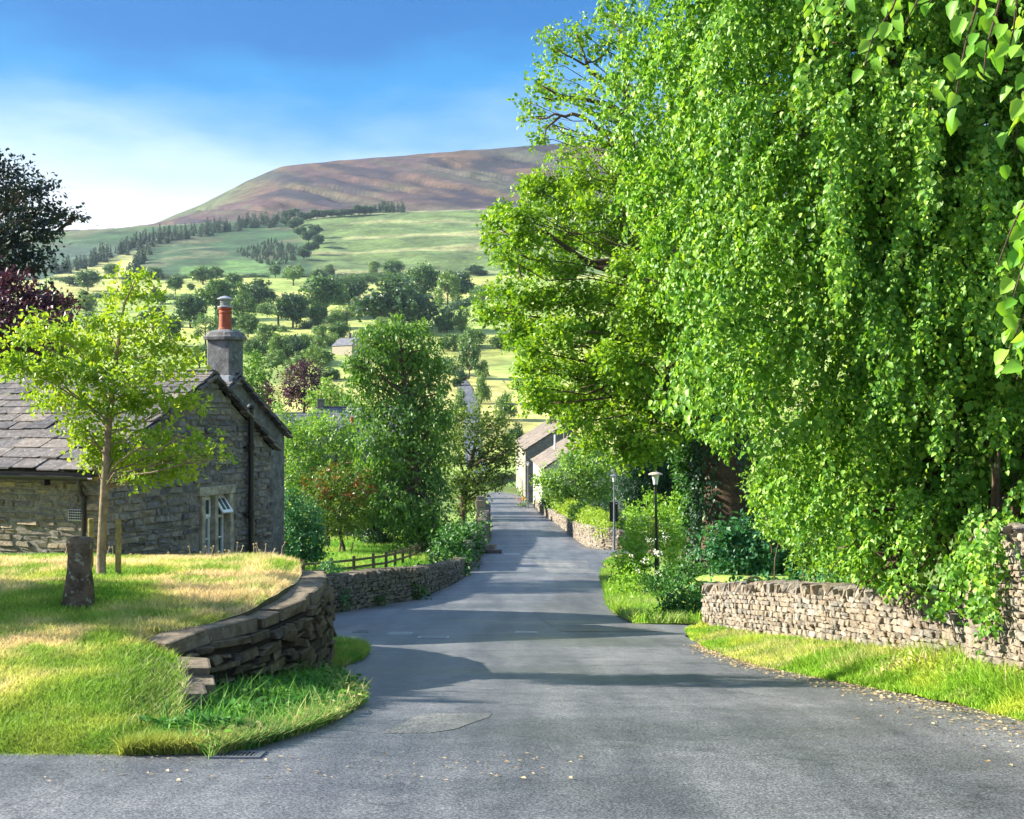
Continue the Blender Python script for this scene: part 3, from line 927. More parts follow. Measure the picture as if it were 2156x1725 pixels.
# broad-leaved weeds
x, d = scatter_rows(rg, weed_rows, 330)
nl = 12
px_ = np.repeat(x, nl) + rg.normal(0, 0.06, len(x) * nl); pd_ = np.repeat(d, nl) + rg.normal(0, 0.06, len(x) * nl)
pz_ = WZ(px_, pd_) + rg.uniform(0.02, 0.12, len(px_))
ax_ = nrm(np.stack([rg.normal(size=len(px_)), rg.normal(size=len(px_)), rg.normal(0.1, 0.4, len(px_))], -1))
leaves(mb, np.stack([px_, pd_, pz_], -1), ax_, np.stack([0 * px_ + 0.1, 0 * px_, 0 * px_ + 1], -1) + rg.normal(0, 0.4, (len(px_), 3)), rg.uniform(0.05, 0.11, len(px_)), 0.55, 6,
       col=wc(px_, pd_) * rg.uniform(0.6, 1.1, (len(px_), 1)))
x = rg.uniform(-2.12, -1.5, 4000); d = np.interp(x, [-2.6, -2.1, -1.85, -1.62, -1.5], [9.06, 9.08, 9.5, 10.2, 10.8]) + rg.normal(0.0, 0.06, 4000)
blades(mb, rg, x, d, lambda a, b: RZat(a, b) + 0.0, 0.12, 0.012, wc, 0.6)
tag(mb.build('verge_weeds', M['grass'], colors=True), kind='stuff')

mb = MB()
x, d = scatter_rows(rg, green_rows, 26000, 0.06)
blades(mb, rg, x, d, GZ, 0.12, 0.014, lambda a, b: colmix(grass_col(a, b, dry=0.1), (0.1, 0.32, 0.04), np.full(len(a), 0.45)), 0.6)
tag(mb.build('verge_grass', M['grass'], colors=True), kind='stuff')

mb = MB()
x, d = scatter_rows(rg, [r for r in _vr], 90000, 0.03)
l_ = np.interp(d, _vra[:, 0], _vra[:, 1]); r_ = np.interp(d, _vra[:, 0], _vra[:, 2])
tq = (x - l_) / np.maximum(r_ - l_, .05)
hv = (0.06 + 0.12 * sstep(0.0, 0.4, tq) * sstep(1.05, 0.7, tq) * sstep(25, 17, d) + 0.24 * sstep(0.45, 0.75, vnoise(x, d, 0.5, 23, 2)) * tq * sstep(19, 13, d))
def vc(a, b):
    g = np.zeros((len(a), 3), np.float32) + np.array((0.24, 0.43, 0.035), np.float32)
    g = colmix(g, (0.48, 0.57, 0.07), sstep(0.4, 0.65, vnoise(a, b, 0.5, 27)))
    g = colmix(g, (0.6, 0.55, 0.24), sstep(0.5, 0.68, vnoise(a, b, 1.0, 29)) * (rg.uniform(0, 1, len(a)) > 0.45))
    return g
blades(mb, rg, x, d, VZ, hv, 0.013, vc, 0.45)
x, d = scatter_rows(rg, _vr, 900)
tq = (x - np.interp(d, _vra[:, 0], _vra[:, 1])) / np.maximum(np.interp(d, _vra[:, 0], _vra[:, 2] - _vra[:, 1]), .05)
k = (tq > 0.3) & (tq < 0.95)
blades(mb, rg, x[k], d[k], VZ, np.interp(d[k], [13, 20], [0.42, 0.2]), 0.009, lambda a, b: np.zeros((len(a), 3), np.float32) + np.array((0.55, 0.45, 0.24), np.float32), 0.22)
x, d = scatter_rows(rg, _vr, 3800)
nl = 14
px_ = np.repeat(x, nl) + rg.normal(0, 0.07, len(x) * nl); pd_ = np.repeat(d, nl) + rg.normal(0, 0.07, len(x) * nl)
tq = (px_ - np.interp(pd_, _vra[:, 0], _vra[:, 1])) / np.maximum(np.interp(pd_, _vra[:, 0], _vra[:, 2] - _vra[:, 1]), .05)
k = (tq > 0.1) & (tq < 1)
px_, pd_, tq = px_[k], pd_[k], tq[k]
pz_ = VZ(px_, pd_) + rg.uniform(0.02, 0.24, len(px_)) * sstep(0, 0.6, tq) * np.interp(pd_, [14, 20], [1, 0.4])
leaves(mb, np.stack([px_, pd_, pz_], -1), nrm(rg.normal(size=(len(px_), 3)) + np.array([-0.3, -0.2, 0.2])), np.array([-0.3, -0.2, 1.0]) + rg.normal(0, 0.5, (len(px_), 3)),
       rg.uniform(0.04, 0.09, len(px_)), 0.5, 4, col=vc(px_, pd_) * rg.uniform(0.7, 1.1, (len(px_), 1)))
tag(mb.build('verge_grass', M['grass'], colors=True), kind='stuff')

mb = MB()
x, d = scatter_rows(rg, _v2, 40000, 0.05)
k = x < np.interp(d, [r[0] for r in _v2], [r[1] for r in _v2]) + 1.6
x, d = x[k], d[k]
blades(mb, rg, x, d, lambda a, b: road_z(b) + 0.03, 0.22, 0.02, lambda a, b: colmix(vc(a, b), (0.1, 0.3, 0.03), np.full(len(a), 0.4)), 0.5)
x, d = scatter_rows(rg, _v3, 9000, 0.05)
blades(mb, rg, x, d, lambda a, b: road_z(b) + 0.06, 0.12, 0.03, lambda a, b: grass_col(a, b, dry=0.3), 0.4)
tag(mb.build('verge_grass', M['grass'], colors=True), kind='stuff')

# rough grass of the field behind the fence
mb = MB()
n = 60000
d = rg.uniform(62, 108, n); x = -1.2 - d * rg.uniform(0.02, 0.20, n)
k = x < XL(d) - 1.0
x, d = x[k], d[k]
blades(mb, rg, x, d, lambda a, b: H(a, b), 0.32, 0.06, lambda a, b: colmix(np.zeros((len(a), 3), np.float32) + np.array((0.2, 0.42, 0.045), np.float32), (0.36, 0.5, 0.08), sstep(.4, .6, vnoise(a, b, 3, 4))), 0.4)
tag(mb.build('field_grass', M['grass'], colors=True), kind='stuff')

# dry leaves blown along the kerb on the right
mb = MB()
n = 2600
d = rg.uniform(8.2, 20, n) ; x = np.interp(d, _vra[:, 0], _vra[:, 1]) - np.abs(rg.normal(0, 0.22, n)) * np.interp(d, [8, 14, 20], [2.2, 1, .5])
pos = np.stack([x, d, RZat(x, d) + 0.012], -1)
leaves(mb, pos, nrm(np.stack([rg.normal(size=n), rg.normal(size=n), 0 * x], -1)), np.array([0, 0, 1.0]) + rg.normal(0, 0.3, (n, 3)), rg.uniform(0.02, 0.055, n), 0.6, 4)
x = rg.uniform(-3.4, 0.5, 90); d = rg.uniform(8, 9.0, 90)
leaves(mb, np.stack([x, d, RZat(x, d) + 0.012], -1), nrm(np.stack([rg.normal(size=90), rg.normal(size=90), 0 * x], -1)), np.array([0, 0, 1.0]) + rg.normal(0, 0.3, (90, 3)), rg.uniform(0.02, 0.045, 90), 0.6, 4)
tag(mb.build('fallen_leaves', M['litter']), kind='stuff')


# ------------------------------------------------------------------ dry-stone walls
def path_len(pts):
    pts = np.asarray(pts, float)
    seg = np.linalg.norm(np.diff(pts[:, :2], axis=0), axis=1)
    return np.concatenate([[0], np.cumsum(seg)])

def stone_wall(name, pts, zb, zt, thick, slen, sh, mats, label, cat='wall', cope='edge', sides=(1, -1), rng=None, cope_h=0.2, gap=0.012, ends=True, jit=0.05, cope_w=1.08, group=None, rag=0.0):
    """Rubble wall along a path: a core, stones laid in uneven courses on its faces, a coping as a part."""
    rng = rng or R
    pts = np.asarray(pts, float); s = path_len(pts); L = s[-1]
    zb = np.asarray(zb, float); zt = np.asarray(zt, float)
    def at(q):
        p = np.stack([np.interp(q, s, pts[:, 0]), np.interp(q, s, pts[:, 1])], -1)
        e = 0.05
        a = np.stack([np.interp(q - e, s, pts[:, 0]), np.interp(q - e, s, pts[:, 1])], -1); b = np.stack([np.interp(q + e, s, pts[:, 0]), np.interp(q + e, s, pts[:, 1])], -1)
        return p, nrm(b - a)
    root_p, _ = at(np.array([L / 2]))
    root = empty(name, (root_p[0, 0], root_p[0, 1], np.interp(L / 2, s, zb)), label, cat, group)
    mbw = MB()
    q = np.linspace(0, L, max(4, int(L / 0.25)))
    p, t = at(q); nx = np.stack([-t[:, 1], t[:, 0]], -1)
    ins = thick / 2 - 0.03
    b_, t_ = np.interp(q, s, zb) - 0.3, np.interp(q, s, zt) - 0.02
    ring = np.stack([np.column_stack([p + nx * ins, b_]), np.column_stack([p + nx * ins, t_]), np.column_stack([p - nx * ins, t_]), np.column_stack([p - nx * ins, b_])], 1)
    grid(mbw, ring[:, [0, 1, 2, 3, 0]], 1)
    for e in (0, -1):
        r4 = ring[e]; mbw.add(r4, [[0, 1, 2, 3]], 1)
    C, EX, EY, DM = [], [], [], []
    hmax = float(np.max(zt - zb))
    for sd_ in sides:
        k = max(2, int(round(hmax / sh)))
        lev = np.concatenate([[0], np.cumsum(rng.uniform(0.75, 1.25, k))]); lev /= lev[-1]
        for i in range(k):
            q0 = -rng.uniform(0, slen * 0.5)
            while q0 < L:
                ln = slen * rng.uniform(0.45, 1.6)
                qc = q0 + ln / 2
                q0 += ln
                if qc < 0.02 or qc > L - 0.02:
                    continue
                hz = np.interp(qc, s, zt) - np.interp(qc, s, zb)
                z0 = np.interp(qc, s, zb) + hz * lev[i]; hh = hz * (lev[i + 1] - lev[i])
                sub = 2 if (rng.uniform() < 0.22 and hh > 0.09) else 1
                for u in range(sub):
                    C.append((qc, z0 + hh * (u + 0.5) / sub + rng.normal(0, rag), sd_)); DM.append((ln - gap, 0.16 * rng.uniform(0.8, 1.2), hh / sub - gap))
    C = np.array(C); DM = np.array(DM)
    p, t = at(C[:, 0]); nx = np.stack([-t[:, 1], t[:, 0]], -1) * C[:, 2:3]
    pro = thick / 2 - 0.05 + rng.uniform(-0.012, 0.02, len(C))
    cen = np.column_stack([p + nx * pro[:, None], C[:, 1]])
    ro = rng.normal(0, 0.05, len(C))
    ex = np.column_stack([t * np.cos(ro)[:, None], np.sin(ro)]); ey = np.column_stack([nx, 0 * ro]); ez = np.cross(ex, ey) * C[:, 2:3]
    blocks(mbw, cen, ex, ey, ez, DM, 0, jit, rng)
    if ends:
        for e, qe in ((-1, 0.0), (1, L)):
            pe, te = at(np.array([qe])); pe, te = pe[0], te[0] * e; ne = np.array([-te[1], te[0]])
            z0, z1 = np.interp(qe, s, zb), np.interp(qe, s, zt)
            k = max(2, int(round((z1 - z0) / sh)))
            for i in range(k):
                for w_ in (-0.25, 0.25):
                    cc = pe + ne * thick * w_ - te * 0.02
                    blocks(mbw, [[cc[0], cc[1], z0 + (z1 - z0) * (i + 0.5) / k]], [ne[0], ne[1], 0], [te[0], te[1], 0], [0, 0, 1], [[thick / 2 - gap, 0.16, (z1 - z0) / k - gap]], 0, jit, rng)
    mbw.build('stonework', [mats[0], mats[1]], root)
    if cope:
        mbc = MB()
        if cope == 'edge':
            q = []
            a = 0.02
            while a < L:
                w_ = rng.uniform(0.055, 0.12); q.append((a + w_ / 2, w_)); a += w_ + 0.012
            q = np.array(q); p, t = at(q[:, 0]); nx = np.stack([-t[:, 1], t[:, 0]], -1)
            hh = cope_h * rng.uniform(0.75, 1.2, len(q))
            tilt = rng.normal(0.22, 0.12, len(q))
            cen = np.column_stack([p, np.interp(q[:, 0], s, zt) + hh / 2 - 0.02])
            ex = np.column_stack([t * np.cos(tilt)[:, None], -np.sin(tilt)]); ey = np.column_stack([nx, 0 * tilt]); ez = np.cross(ex, ey)
            blocks(mbc, cen, ex, ey, ez, np.column_stack([q[:, 1], thick * cope_w * rng.uniform(0.85, 1.08, len(q)), hh]), 0, 0.07, rng)
        else:
            a = 0.0; q = []
            while a < L - 0.1:
                w_ = min(rng.uniform(0.38, 0.78), L - a); q.append((a + w_ / 2, w_)); a += w_
            q = np.array(q); p, t = at(q[:, 0]); nx = np.stack([-t[:, 1], t[:, 0]], -1)
            dz = (np.interp(q[:, 0] + 0.2, s, zt) - np.interp(q[:, 0] - 0.2, s, zt)) / 0.4
            cen = np.column_stack([p + nx * cope[1], np.interp(q[:, 0], s, zt) + cope_h / 2 - 0.01 + rng.normal(0, 0.008, len(q))])
            ex = nrm(np.column_stack([t, dz])); ey = np.column_stack([nx, 0 * dz]); ez = np.cross(ex, ey)
            blocks(mbc, cen, ex, ey, ez, np.column_stack([q[:, 1] - 0.012, np.full(len(q), cope[0]) * rng.uniform(0.86, 1.1, len(q)), cope_h * rng.uniform(0.75, 1.2, len(q))]), 0, 0.045, rng)
        mbc.build('coping', mats[2], root)
    return root

# curved retaining wall round the lawn
rw = np.array([(-3.34, 11.9), (-3.18, 12.08), (-2.93, 12.5), (-2.66, 13.1), (-2.48, 14), (-2.45, 15), (-2.5, 16), (-2.7, 17.2), (-3.05, 18.2), (-3.7, 19.3), (-4.6, 20.3)])
rt = EZ - np.array([2.3, 2.24, 2.235, 2.23, 2.21, 2.2, 2.22, 2.3, 2.42, 2.55, 2.75])
rb = np.array([float(RZat(np.array(a), np.array(b))) for a, b in rw]) - 0.05
sw = stone_wall('retaining_wall', rw, rb, rt, 0.45, 0.27, 0.17, (M['rubble'], M['darkgap'], M['cope']),
           'curved dark rubble retaining wall with flat coping round the end of the lawn', cope=(0.43, 0.02), cope_h=0.14, jit=0.11, gap=0.03, rng=np.random.default_rng(3), rag=0.02)
# loose stones where its end has slipped into the bank
mb = MB()
for (px, py, d, sx, sy, sz) in ((400, 1392, 11.5, 0.34, 0.4, 0.1), (392, 1448, 10.75, 0.36, 0.4, 0.12), (360, 1515, 9.95, 0.36, 0.3, 0.14), (372, 1408, 11.6, .2, .3, .1), (425, 1430, 11.2, .22, .3, .16)):
    q = P(px, py, d); blocks(mb, [[q[0], q[1], q[2] - sz / 2]], [0.97, 0.2, -.05], [-0.2, 0.97, 0.02], [0.05, 0, 1], [[sx, sy, sz]], 0, 0.08)
mb.build('fallen_stone', M['cope'], sw)

# wall along the far side of the lane, with the field behind it
ld_ = np.array([26.6, 28, 29.5, 31, 33, 35.3, 38.5, 42, 46, 50])
lx_ = XL(ld_) - 0.28; lx_[0] = -7.6
lp = np.column_stack([lx_, ld_])
lb = np.array([EZ - HR(q) for q in ld_]) - 0.05
lt = EZ - np.array([3.89, 3.92, 4.0, 4.09, 4.26, 4.5, 4.84, 5.19, 5.57, 5.9])
stone_wall('roadside_wall', lp, lb, lt, 0.42, 0.26, 0.11, (M['lane'], M['darkgap'], M['lane']), 'grey dry-stone wall below the wooden fence, curving along the left edge of the road', jit=0.08, cope_h=0.16, rng=np.random.default_rng(4), gap=0.02)
# continuation past the ivy, up to a gate pillar
ld_ = np.array([52, 60, 70, 80, 90])
lp = np.column_stack([XL(ld_) - 0.35, ld_])
stone_wall('roadside_wall', lp, EZ - HR(ld_) - 0.05, EZ - HR(ld_) + np.array([0.9, 1.0, 1.15, 1.5, 1.6]), 0.45, 0.4, 0.16, (M['lane'], M['darkgap'], M['lane']),
           'tall narrow stretch of grey wall past the ivy, left edge of the road', jit=0.08, cope_h=0.2, rng=np.random.default_rng(5))
# low wall that closes the view where the lane turns at the bottom
ew = np.array([(-9.0, 196.0), (-4.5, 203), (-1.0, 208), (1.6, 212)])
stone_wall('garden_wall', ew, EZ - HR(ew[:, 1]) - 0.2, EZ - HR(ew[:, 1]) + np.array([1.3, 1.4, 1.5, 1.5]), 0.5, 0.7, 0.3, (M['lane'], M['darkgap'], M['lane']), 'distant grey wall closing the bottom of the road where the lane bends left', cope=None, rng=np.random.default_rng(15))
# churchyard wall on the right
cw = np.array([(3.74, 23.6), (4.05, 21.5), (4.42, 19), (4.72, 16.8), (5.0, 14.0), (5.08, 13.3)])
cb = VZ(cw[:, 0], cw[:, 1]) - 0.06
ct = EZ - np.array([3.36, 3.04, 2.72, 2.46, 2.15, 2.08])
stone_wall('churchyard_wall', cw, cb, ct, 0.42, 0.15, 0.078, (M['sunwall'], M['paleMortar'], M['sunwall']), 'sunlit pale rubble wall with tilted coping stones beside the right verge', jit=0.06, cope_h=0.15, rng=np.random.default_rng(6), gap=0.01)
# the higher wall at the right edge
hw = np.array([(4.98, 13.35), (5.2, 11.6), (5.4, 9.8), (5.6, 8.0)])
hb = VZ(hw[:, 0], hw[:, 1]) - 0.1
ht = EZ - np.array([1.31, 1.1, 0.92, 0.8])
stone_wall('high_wall', hw, hb, ht, 0.5, 0.14, 0.07, (M['sunwall'], M['paleMortar'], M['sunwall']), 'tall pale rubble wall end rising above the churchyard wall at the right', jit=0.06, cope='edge', cope_h=0.1, rng=np.random.default_rng(8), gap=0.008)
# darker wall and headstone inside the churchyard
bw = np.array([(4.1, 27.4), (4.6, 27.9), (5.2, 28.3), (6.6, 29.2)])
stone_wall('churchyard_wall', bw, EZ - np.array([4.4, 4.4, 4.3, 4.3]), EZ - np.array([3.66, 3.78, 3.86, 3.95]), 0.4, 0.24, 0.1, (M['rubble'], M['darkgap'], M['rubble']), 'dark low wall with upright coping under the shrubs, behind the sunlit wall', jit=0.08, cope=None, ends=False, rng=np.random.default_rng(9))
# low wall at the lane mouth on the far right side of the road
gw = np.array([(2.62, 138), (2.95, 122), (3.55, 104), (4.15, 88), (4.45, 78), (4.75, 74.2), (5.3, 72.4), (6.2, 71.6), (7.4, 72.2)])
stone_wall('garden_wall', gw, EZ - HR(gw[:, 1]) - 0.1, EZ - HR(gw[:, 1]) + np.array([0.7, 0.7, 0.8, 0.9, 1.15, 1.25, 1.2, 1.0, 0.9]), 0.5, 0.4, 0.14, (M['sunwall'], M['paleMortar'], M['sunwall']), 'curved pale stone garden wall under the clipped hedge at the lane mouth', jit=0.09, cope=None, rng=np.random.default_rng(10))


# ------------------------------------------------------------------ the stone cottage on the left
C1 = np.array([-6.77, 21.0]); EV = nrm(np.array([1.94, 4.8])); EU = np.array([-EV[1], EV[0]])
def W(u, v, z):
    """u along the front wall to the left, v along the gable away from us, z height against the eye."""
    p = C1 + EU * u + EV * v
    return np.array([p[0], p[1], EZ + z])
eu3 = np.array([EU[0], EU[1], 0]); ev3 = np.array([EV[0], EV[1], 0]); ez3 = np.array([0, 0, 1.0])
GW, AP, ZE, ZA, ZEB, LEN, ZG = 5.18, 3.12, -0.95, 0.62, -0.74, 15.0, -3.5
cot = empty('cottage', W(0, 0, ZG), 'weathered stone cottage with stone slate roof behind the young tree', 'cottage')
rc = np.random.default_rng(21)

def gable_top(v, e0=ZE, a=AP, za=ZA, e1=ZEB, w=GW):
    return np.interp(v, [0, a, w], [e0, za, e1])

def wall_stones(mb, org, e, nout, L, zlo, topf, slen, sh, skip=None, mat=0, jit=0.05, gap=0.014, dep=0.24, pro=0.0):
    """Courses of stones on one upright face: org(s) start, e direction along, nout outward."""
    z = zlo; C, DM = [], []
    while z < 1.6:
        h = sh * rc.uniform(0.65, 1.4)
        s0 = -rc.uniform(0, slen * .6)
        while s0 < L:
            ln = slen * rc.uniform(0.45, 1.7)
            a, b_ = max(s0, 0), min(s0 + ln, L)
            s0 += ln
            if b_ - a < 0.06: continue
            m = (a + b_) / 2
            if z + h / 2 > topf(m) - 0.04: continue
            if skip and skip(a, b_, z, z + h): continue
            hh = min(h, topf(m) - z)
            C.append((m, z + hh / 2)); DM.append((b_ - a - gap, dep, hh - gap))
        z += h
    C = np.array(C); DM = np.array(DM)
    n = len(C)
    cen = org[None] + e[None] * C[:, 0:1] + nout[None] * (-(dep / 2) + pro + rc.uniform(-0.008, 0.016, n))[:, None]
    cen[:, 2] = EZ + C[:, 1]
    ro = rc.normal(0, 0.02, n)
    ex = e[None] * np.cos(ro)[:, None] + ez3[None] * np.sin(ro)[:, None]
    ey = np.broadcast_to(nout, (n, 3)); ez = np.cross(ex, ey)
    blocks(mb, cen, ex, ey, ez, DM, mat, jit, rc)

WV0, WV1, WZ0, WZ1 = 2.80, 3.80, -2.86, -1.60   # window opening on the gable
def win_skip(a, b_, z0, z1): return b_ > WV0 - 0.02 and a < WV1 + 0.02 and z1 > WZ0 - 0.1 and z0 < WZ1 + 0.17
mb = MB()
# solid body kept 0.2 m behind the stone faces
ins = 0.2
poly = [W(ins, ins, ZG), W(ins, GW - ins, ZG), W(ins, GW - ins, ZEB - 0.1), W(ins, AP, ZA - 0.12), W(ins, ins, ZE - 0.1)]
prism(mb, poly, eu3 * (LEN - 2 * ins), 1)
wall_stones(mb, W(0, 0, 0), ev3, -eu3, GW, ZG, lambda v: gable_top(v) - 0.02, 0.27, 0.105, win_skip, 0, gap=0.018, jit=0.07)
# mortar skin just behind the stone faces, left open at the window
def skin(v0, v1, z0, z1):
    p = [W(0.022, v0, z0), W(0.022, v1, z0), W(0.022, v1, z1), W(0.022, v0, z1)]
    prism(mb, p, eu3 * 0.1, 1)
for a_, b_ in ((0.03, WV0 - 0.02), (WV1 + 0.02, GW - 0.03)):
    k = 14
    vs = np.linspace(a_, b_, k)
    p = [W(0.022, a_, ZG), W(0.022, b_, ZG)] + [W(0.022, v, gable_top(v) - 0.09) for v in (([AP] if a_ < AP < b_ else []))]
    top = [q for q in np.linspace(b_, a_, 8)]
    p = [W(0.022, a_, ZG), W(0.022, b_, ZG)] + [W(0.022, v, gable_top(v) - 0.06) for v in top]
    prism(mb, p, eu3 * 0.1, 1)
p = [W(0.022, WV0 - 0.02, WZ1 + 0.1), W(0.022, WV1 + 0.02, WZ1 + 0.1)] + [W(0.022, v, gable_top(v) - 0.06) for v in (WV1 + 0.02, AP, WV0 - 0.02)]
prism(mb, p, eu3 * 0.1, 1)
prism(mb, [W(0.022, WV0 - 0.02, ZG), W(0.022, WV1 + 0.02, ZG), W(0.022, WV1 + 0.02, WZ0 - 0.05), W(0.022, WV0 - 0.02, WZ0 - 0.05)], eu3 * 0.1, 1)
mb.build('gable_wall', [M['house'], M['mortar']], cot)
mb = MB()
wall_stones(mb, W(0, 0, 0), eu3, -ev3, LEN, ZG, lambda u: ZE - 0.03, 0.3, 0.1, None, 0, gap=0.026, jit=0.07)
prism(mb, [W(0.05, 0.014, ZG), W(LEN, 0.014, ZG), W(LEN, 0.014, ZE - 0.05), W(0.05, 0.014, ZE - 0.05)], ev3 * 0.12, 1)
mb.build('front_wall', [M['front'], M['mortar']], cot)

def slates(mb, e0, e1, r0, r1, rows, wid, over0=0.0, thick=0.026, mat=0, rng=None):
    """Stone slates: e0-e1 eave line, r0-r1 ridge line (same sense)."""
    rng = rng or rc
    e0, e1, r0, r1 = (np.asarray(q, float) for q in (e0, e1, r0, r1))
    along = nrm(e1 - e0); L = np.linalg.norm(e1 - e0)
    up = nrm(r0 - e0); Hs = np.linalg.norm(r0 - e0)
    nn = nrm(np.cross(along, up))
    if nn[2] < 0: nn = -nn
    hts = np.linspace(1.35, 0.75, rows); hts = hts / hts.sum() * Hs
    s0 = 0
    C, DM = [], []
    for i in range(rows):
        h = hts[i]; a = -rng.uniform(0, wid * 0.6)
        while a < L:
            w_ = wid * rng.uniform(0.6, 1.5) * (1.2 - 0.4 * i / rows)
            b_ = min(a + w_, L); a0 = max(a, 0)
            a += w_
            if b_ - a0 < 0.05: continue
            C.append(((a0 + b_) / 2, s0 + h * 0.75 + rng.normal(0, 0.008), rng.normal(0, 0.006))); DM.append((b_ - a0 - 0.012, h * 1.55, thick * rng.uniform(0.8, 1.3)))
        s0 += h
    C = np.array(C); DM = np.array(DM); n = len(C)
    cen = e0 + along * C[:, 0:1] + up * C[:, 1:2] + nn * (0.045 + C[:, 2:3])
    tl = -0.07 + rng.normal(0, 0.008, n)
    ey = up[None] * np.cos(tl)[:, None] + nn[None] * np.sin(tl)[:, None]
    ex = np.broadcast_to(along, (n, 3)); ez = np.cross(ex, ey)
    blocks(mb, cen, ex, ey, ez, DM, mat, 0.012, rng)
    # boarding under the slates
    prism(mb, [e0, e1, r1, r0], nn * 0.02, 1)

def ridge_stones(mb, a, b_, ln=0.5, w=0.34, mat=0, rng=None):
    a, b_ = np.asarray(a, float), np.asarray(b_, float); L = np.linalg.norm(b_ - a); e = (b_ - a) / L
    k = int(L / ln); s = nrm(np.cross(e, ez3))
    for i in range(k):
        c = a + e * (i + 0.5) * ln
        for sg in (-1, 1):
            d_ = nrm(s * sg - ez3 * 0.6)
            blocks(mb, [c + d_ * w * 0.25 + ez3 * 0.05], e, d_, np.cross(e, d_), [[ln - 0.012, w * 0.52, 0.05]], mat, 0.01, rc)

mb = MB()
slp = (ZA - ZE) / AP
slates(mb, W(-0.1, -0.22, ZE - 0.22 * slp + 0.03), W(LEN, -0.22, ZE - 0.22 * slp + 0.03), W(-0.1, AP, ZA + 0.03), W(LEN, AP, ZA + 0.03), 13, 0.5)
slb = (ZA - ZEB) / (GW - AP)
slates(mb, W(-0.1, GW + 0.16, ZEB - 0.16 * slb + 0.03), W(LEN, GW + 0.16, ZEB - 0.16 * slb + 0.03), W(-0.1, AP, ZA + 0.03), W(LEN, AP, ZA + 0.03), 9, 0.6)
ridge_stones(mb, W(-0.1, AP, ZA + 0.05), W(LEN, AP, ZA + 0.05))
mb.build('roof', [M['slate'], M['darkgap']], cot)
# verge stones stepping down the gable edge
mb = MB()
for (v0, z0, v1, z1, k) in ((AP, ZA, GW + 0.14, ZEB - 0.1, 9), (AP, ZA, -0.2, ZE - 0.1, 12)):
    for i in range(k):
        t = (i + 0.5) / k
        c = W(-0.07, v0 + (v1 - v0) * t, z0 + (z1 - z0) * t + 0.01)
        e = nrm(W(0, v1, z1) - W(0, v0, z0)); n_ = nrm(np.cross(e, eu3)); n_ = n_ if n_[2] > 0 else -n_
        e2 = nrm(e + n_ * 0.12)
        blocks(mb, [c], e2, eu3, np.cross(e2, eu3), [[0.3, 0.16, 0.05]], 0, 0.03, rc)
mb.build('verge_stone', M['slate'], cot)
# gutter, downpipes, vent
mb = MB()
th = np.linspace(math.pi, 2 * math.pi, 9)
g = np.array([[W(u, -0.27 + 0.065 * math.cos(a), ZE - 0.14 + 0.065 * math.sin(a)) for a in th] for u in np.linspace(-0.05, LEN, 24)])
grid(mb, g)
g2 = g + np.array([0, 0, 0.004]); g2 = g2 * 1.0; grid(mb, g2[:, ::-1])
prism(mb, [W(0, -0.2, ZE - 0.22), W(LEN, -0.2, ZE - 0.22), W(LEN, -0.2, ZE - 0.06), W(0, -0.2, ZE - 0.06)], ev3 * 0.03)
for u in (0.9, 2.4, 3.9):
    box(mb, W(u, -0.2, ZE - 0.24), (0.04, 0.14, 0.12), eu3, ev3, ez3)
mb.build('gutter', M['black'], cot)
mb = MB()
pth = [W(0.16, -0.27, ZE - 0.17), W(0.16, -0.27, ZE - 0.26), W(0.22, -0.18, ZE - 0.38), W(0.26, -0.06, ZE - 0.48), W(0.26, -0.055, ZE - 0.6), W(0.26, -0.055, ZG)]
tube(mb, pth, [0.042, 0.04, 0.038, 0.038, 0.038, 0.038], 10)
for z in (-0.52, -1.4, -2.2): lathe(mb, W(0.26, -0.055, ZE + z), [(0.03, 0), (0.052, 0.0), (0.052, 0.06), (0.03, 0.06)], 12)
mb.build('downpipe', M['black'], cot)
mb = MB()
pv = 4.30
tube(mb, [W(-0.09, pv, ZG), W(-0.09, pv, -1.0), W(-0.09, pv, 0.02)], 0.055, 14)
for z in (-0.80, -2.1): 
    lathe(mb, W(-0.09, pv, z), [(0.05, 0), (0.075, 0.0), (0.075, 0.05), (0.062, 0.06), (0.062, 0.09), (0.075, 0.1), (0.075, 0.13), (0.05, 0.13)], 14)
    box(mb, W(-0.03, pv, z + 0.06), (0.1, 0.26, 0.05), eu3, ev3, ez3)
lathe(mb, W(-0.09, pv, 0.0), [(0.05, 0), (0.085, 0.03), (0.085, 0.06), (0.06, 0.1), (0.02, 0.12)], 14)
mb.build('soil_pipe', M['black'], cot)
mb = MB()
vc_ = W(0.45, -0.01, -1.74)
box(mb, vc_, (0.3, 0.05, 0.19), eu3, ev3, ez3)
for i in range(6):
    for j in range(4):
        box(mb, W(0.335 + 0.046 * i, -0.037, -1.80 + 0.042 * j), (0.03, 0.012, 0.028), eu3, ev3, ez3, 1)
mb.build('air_vent', [M['paleiron'], M['darkgap']], cot)
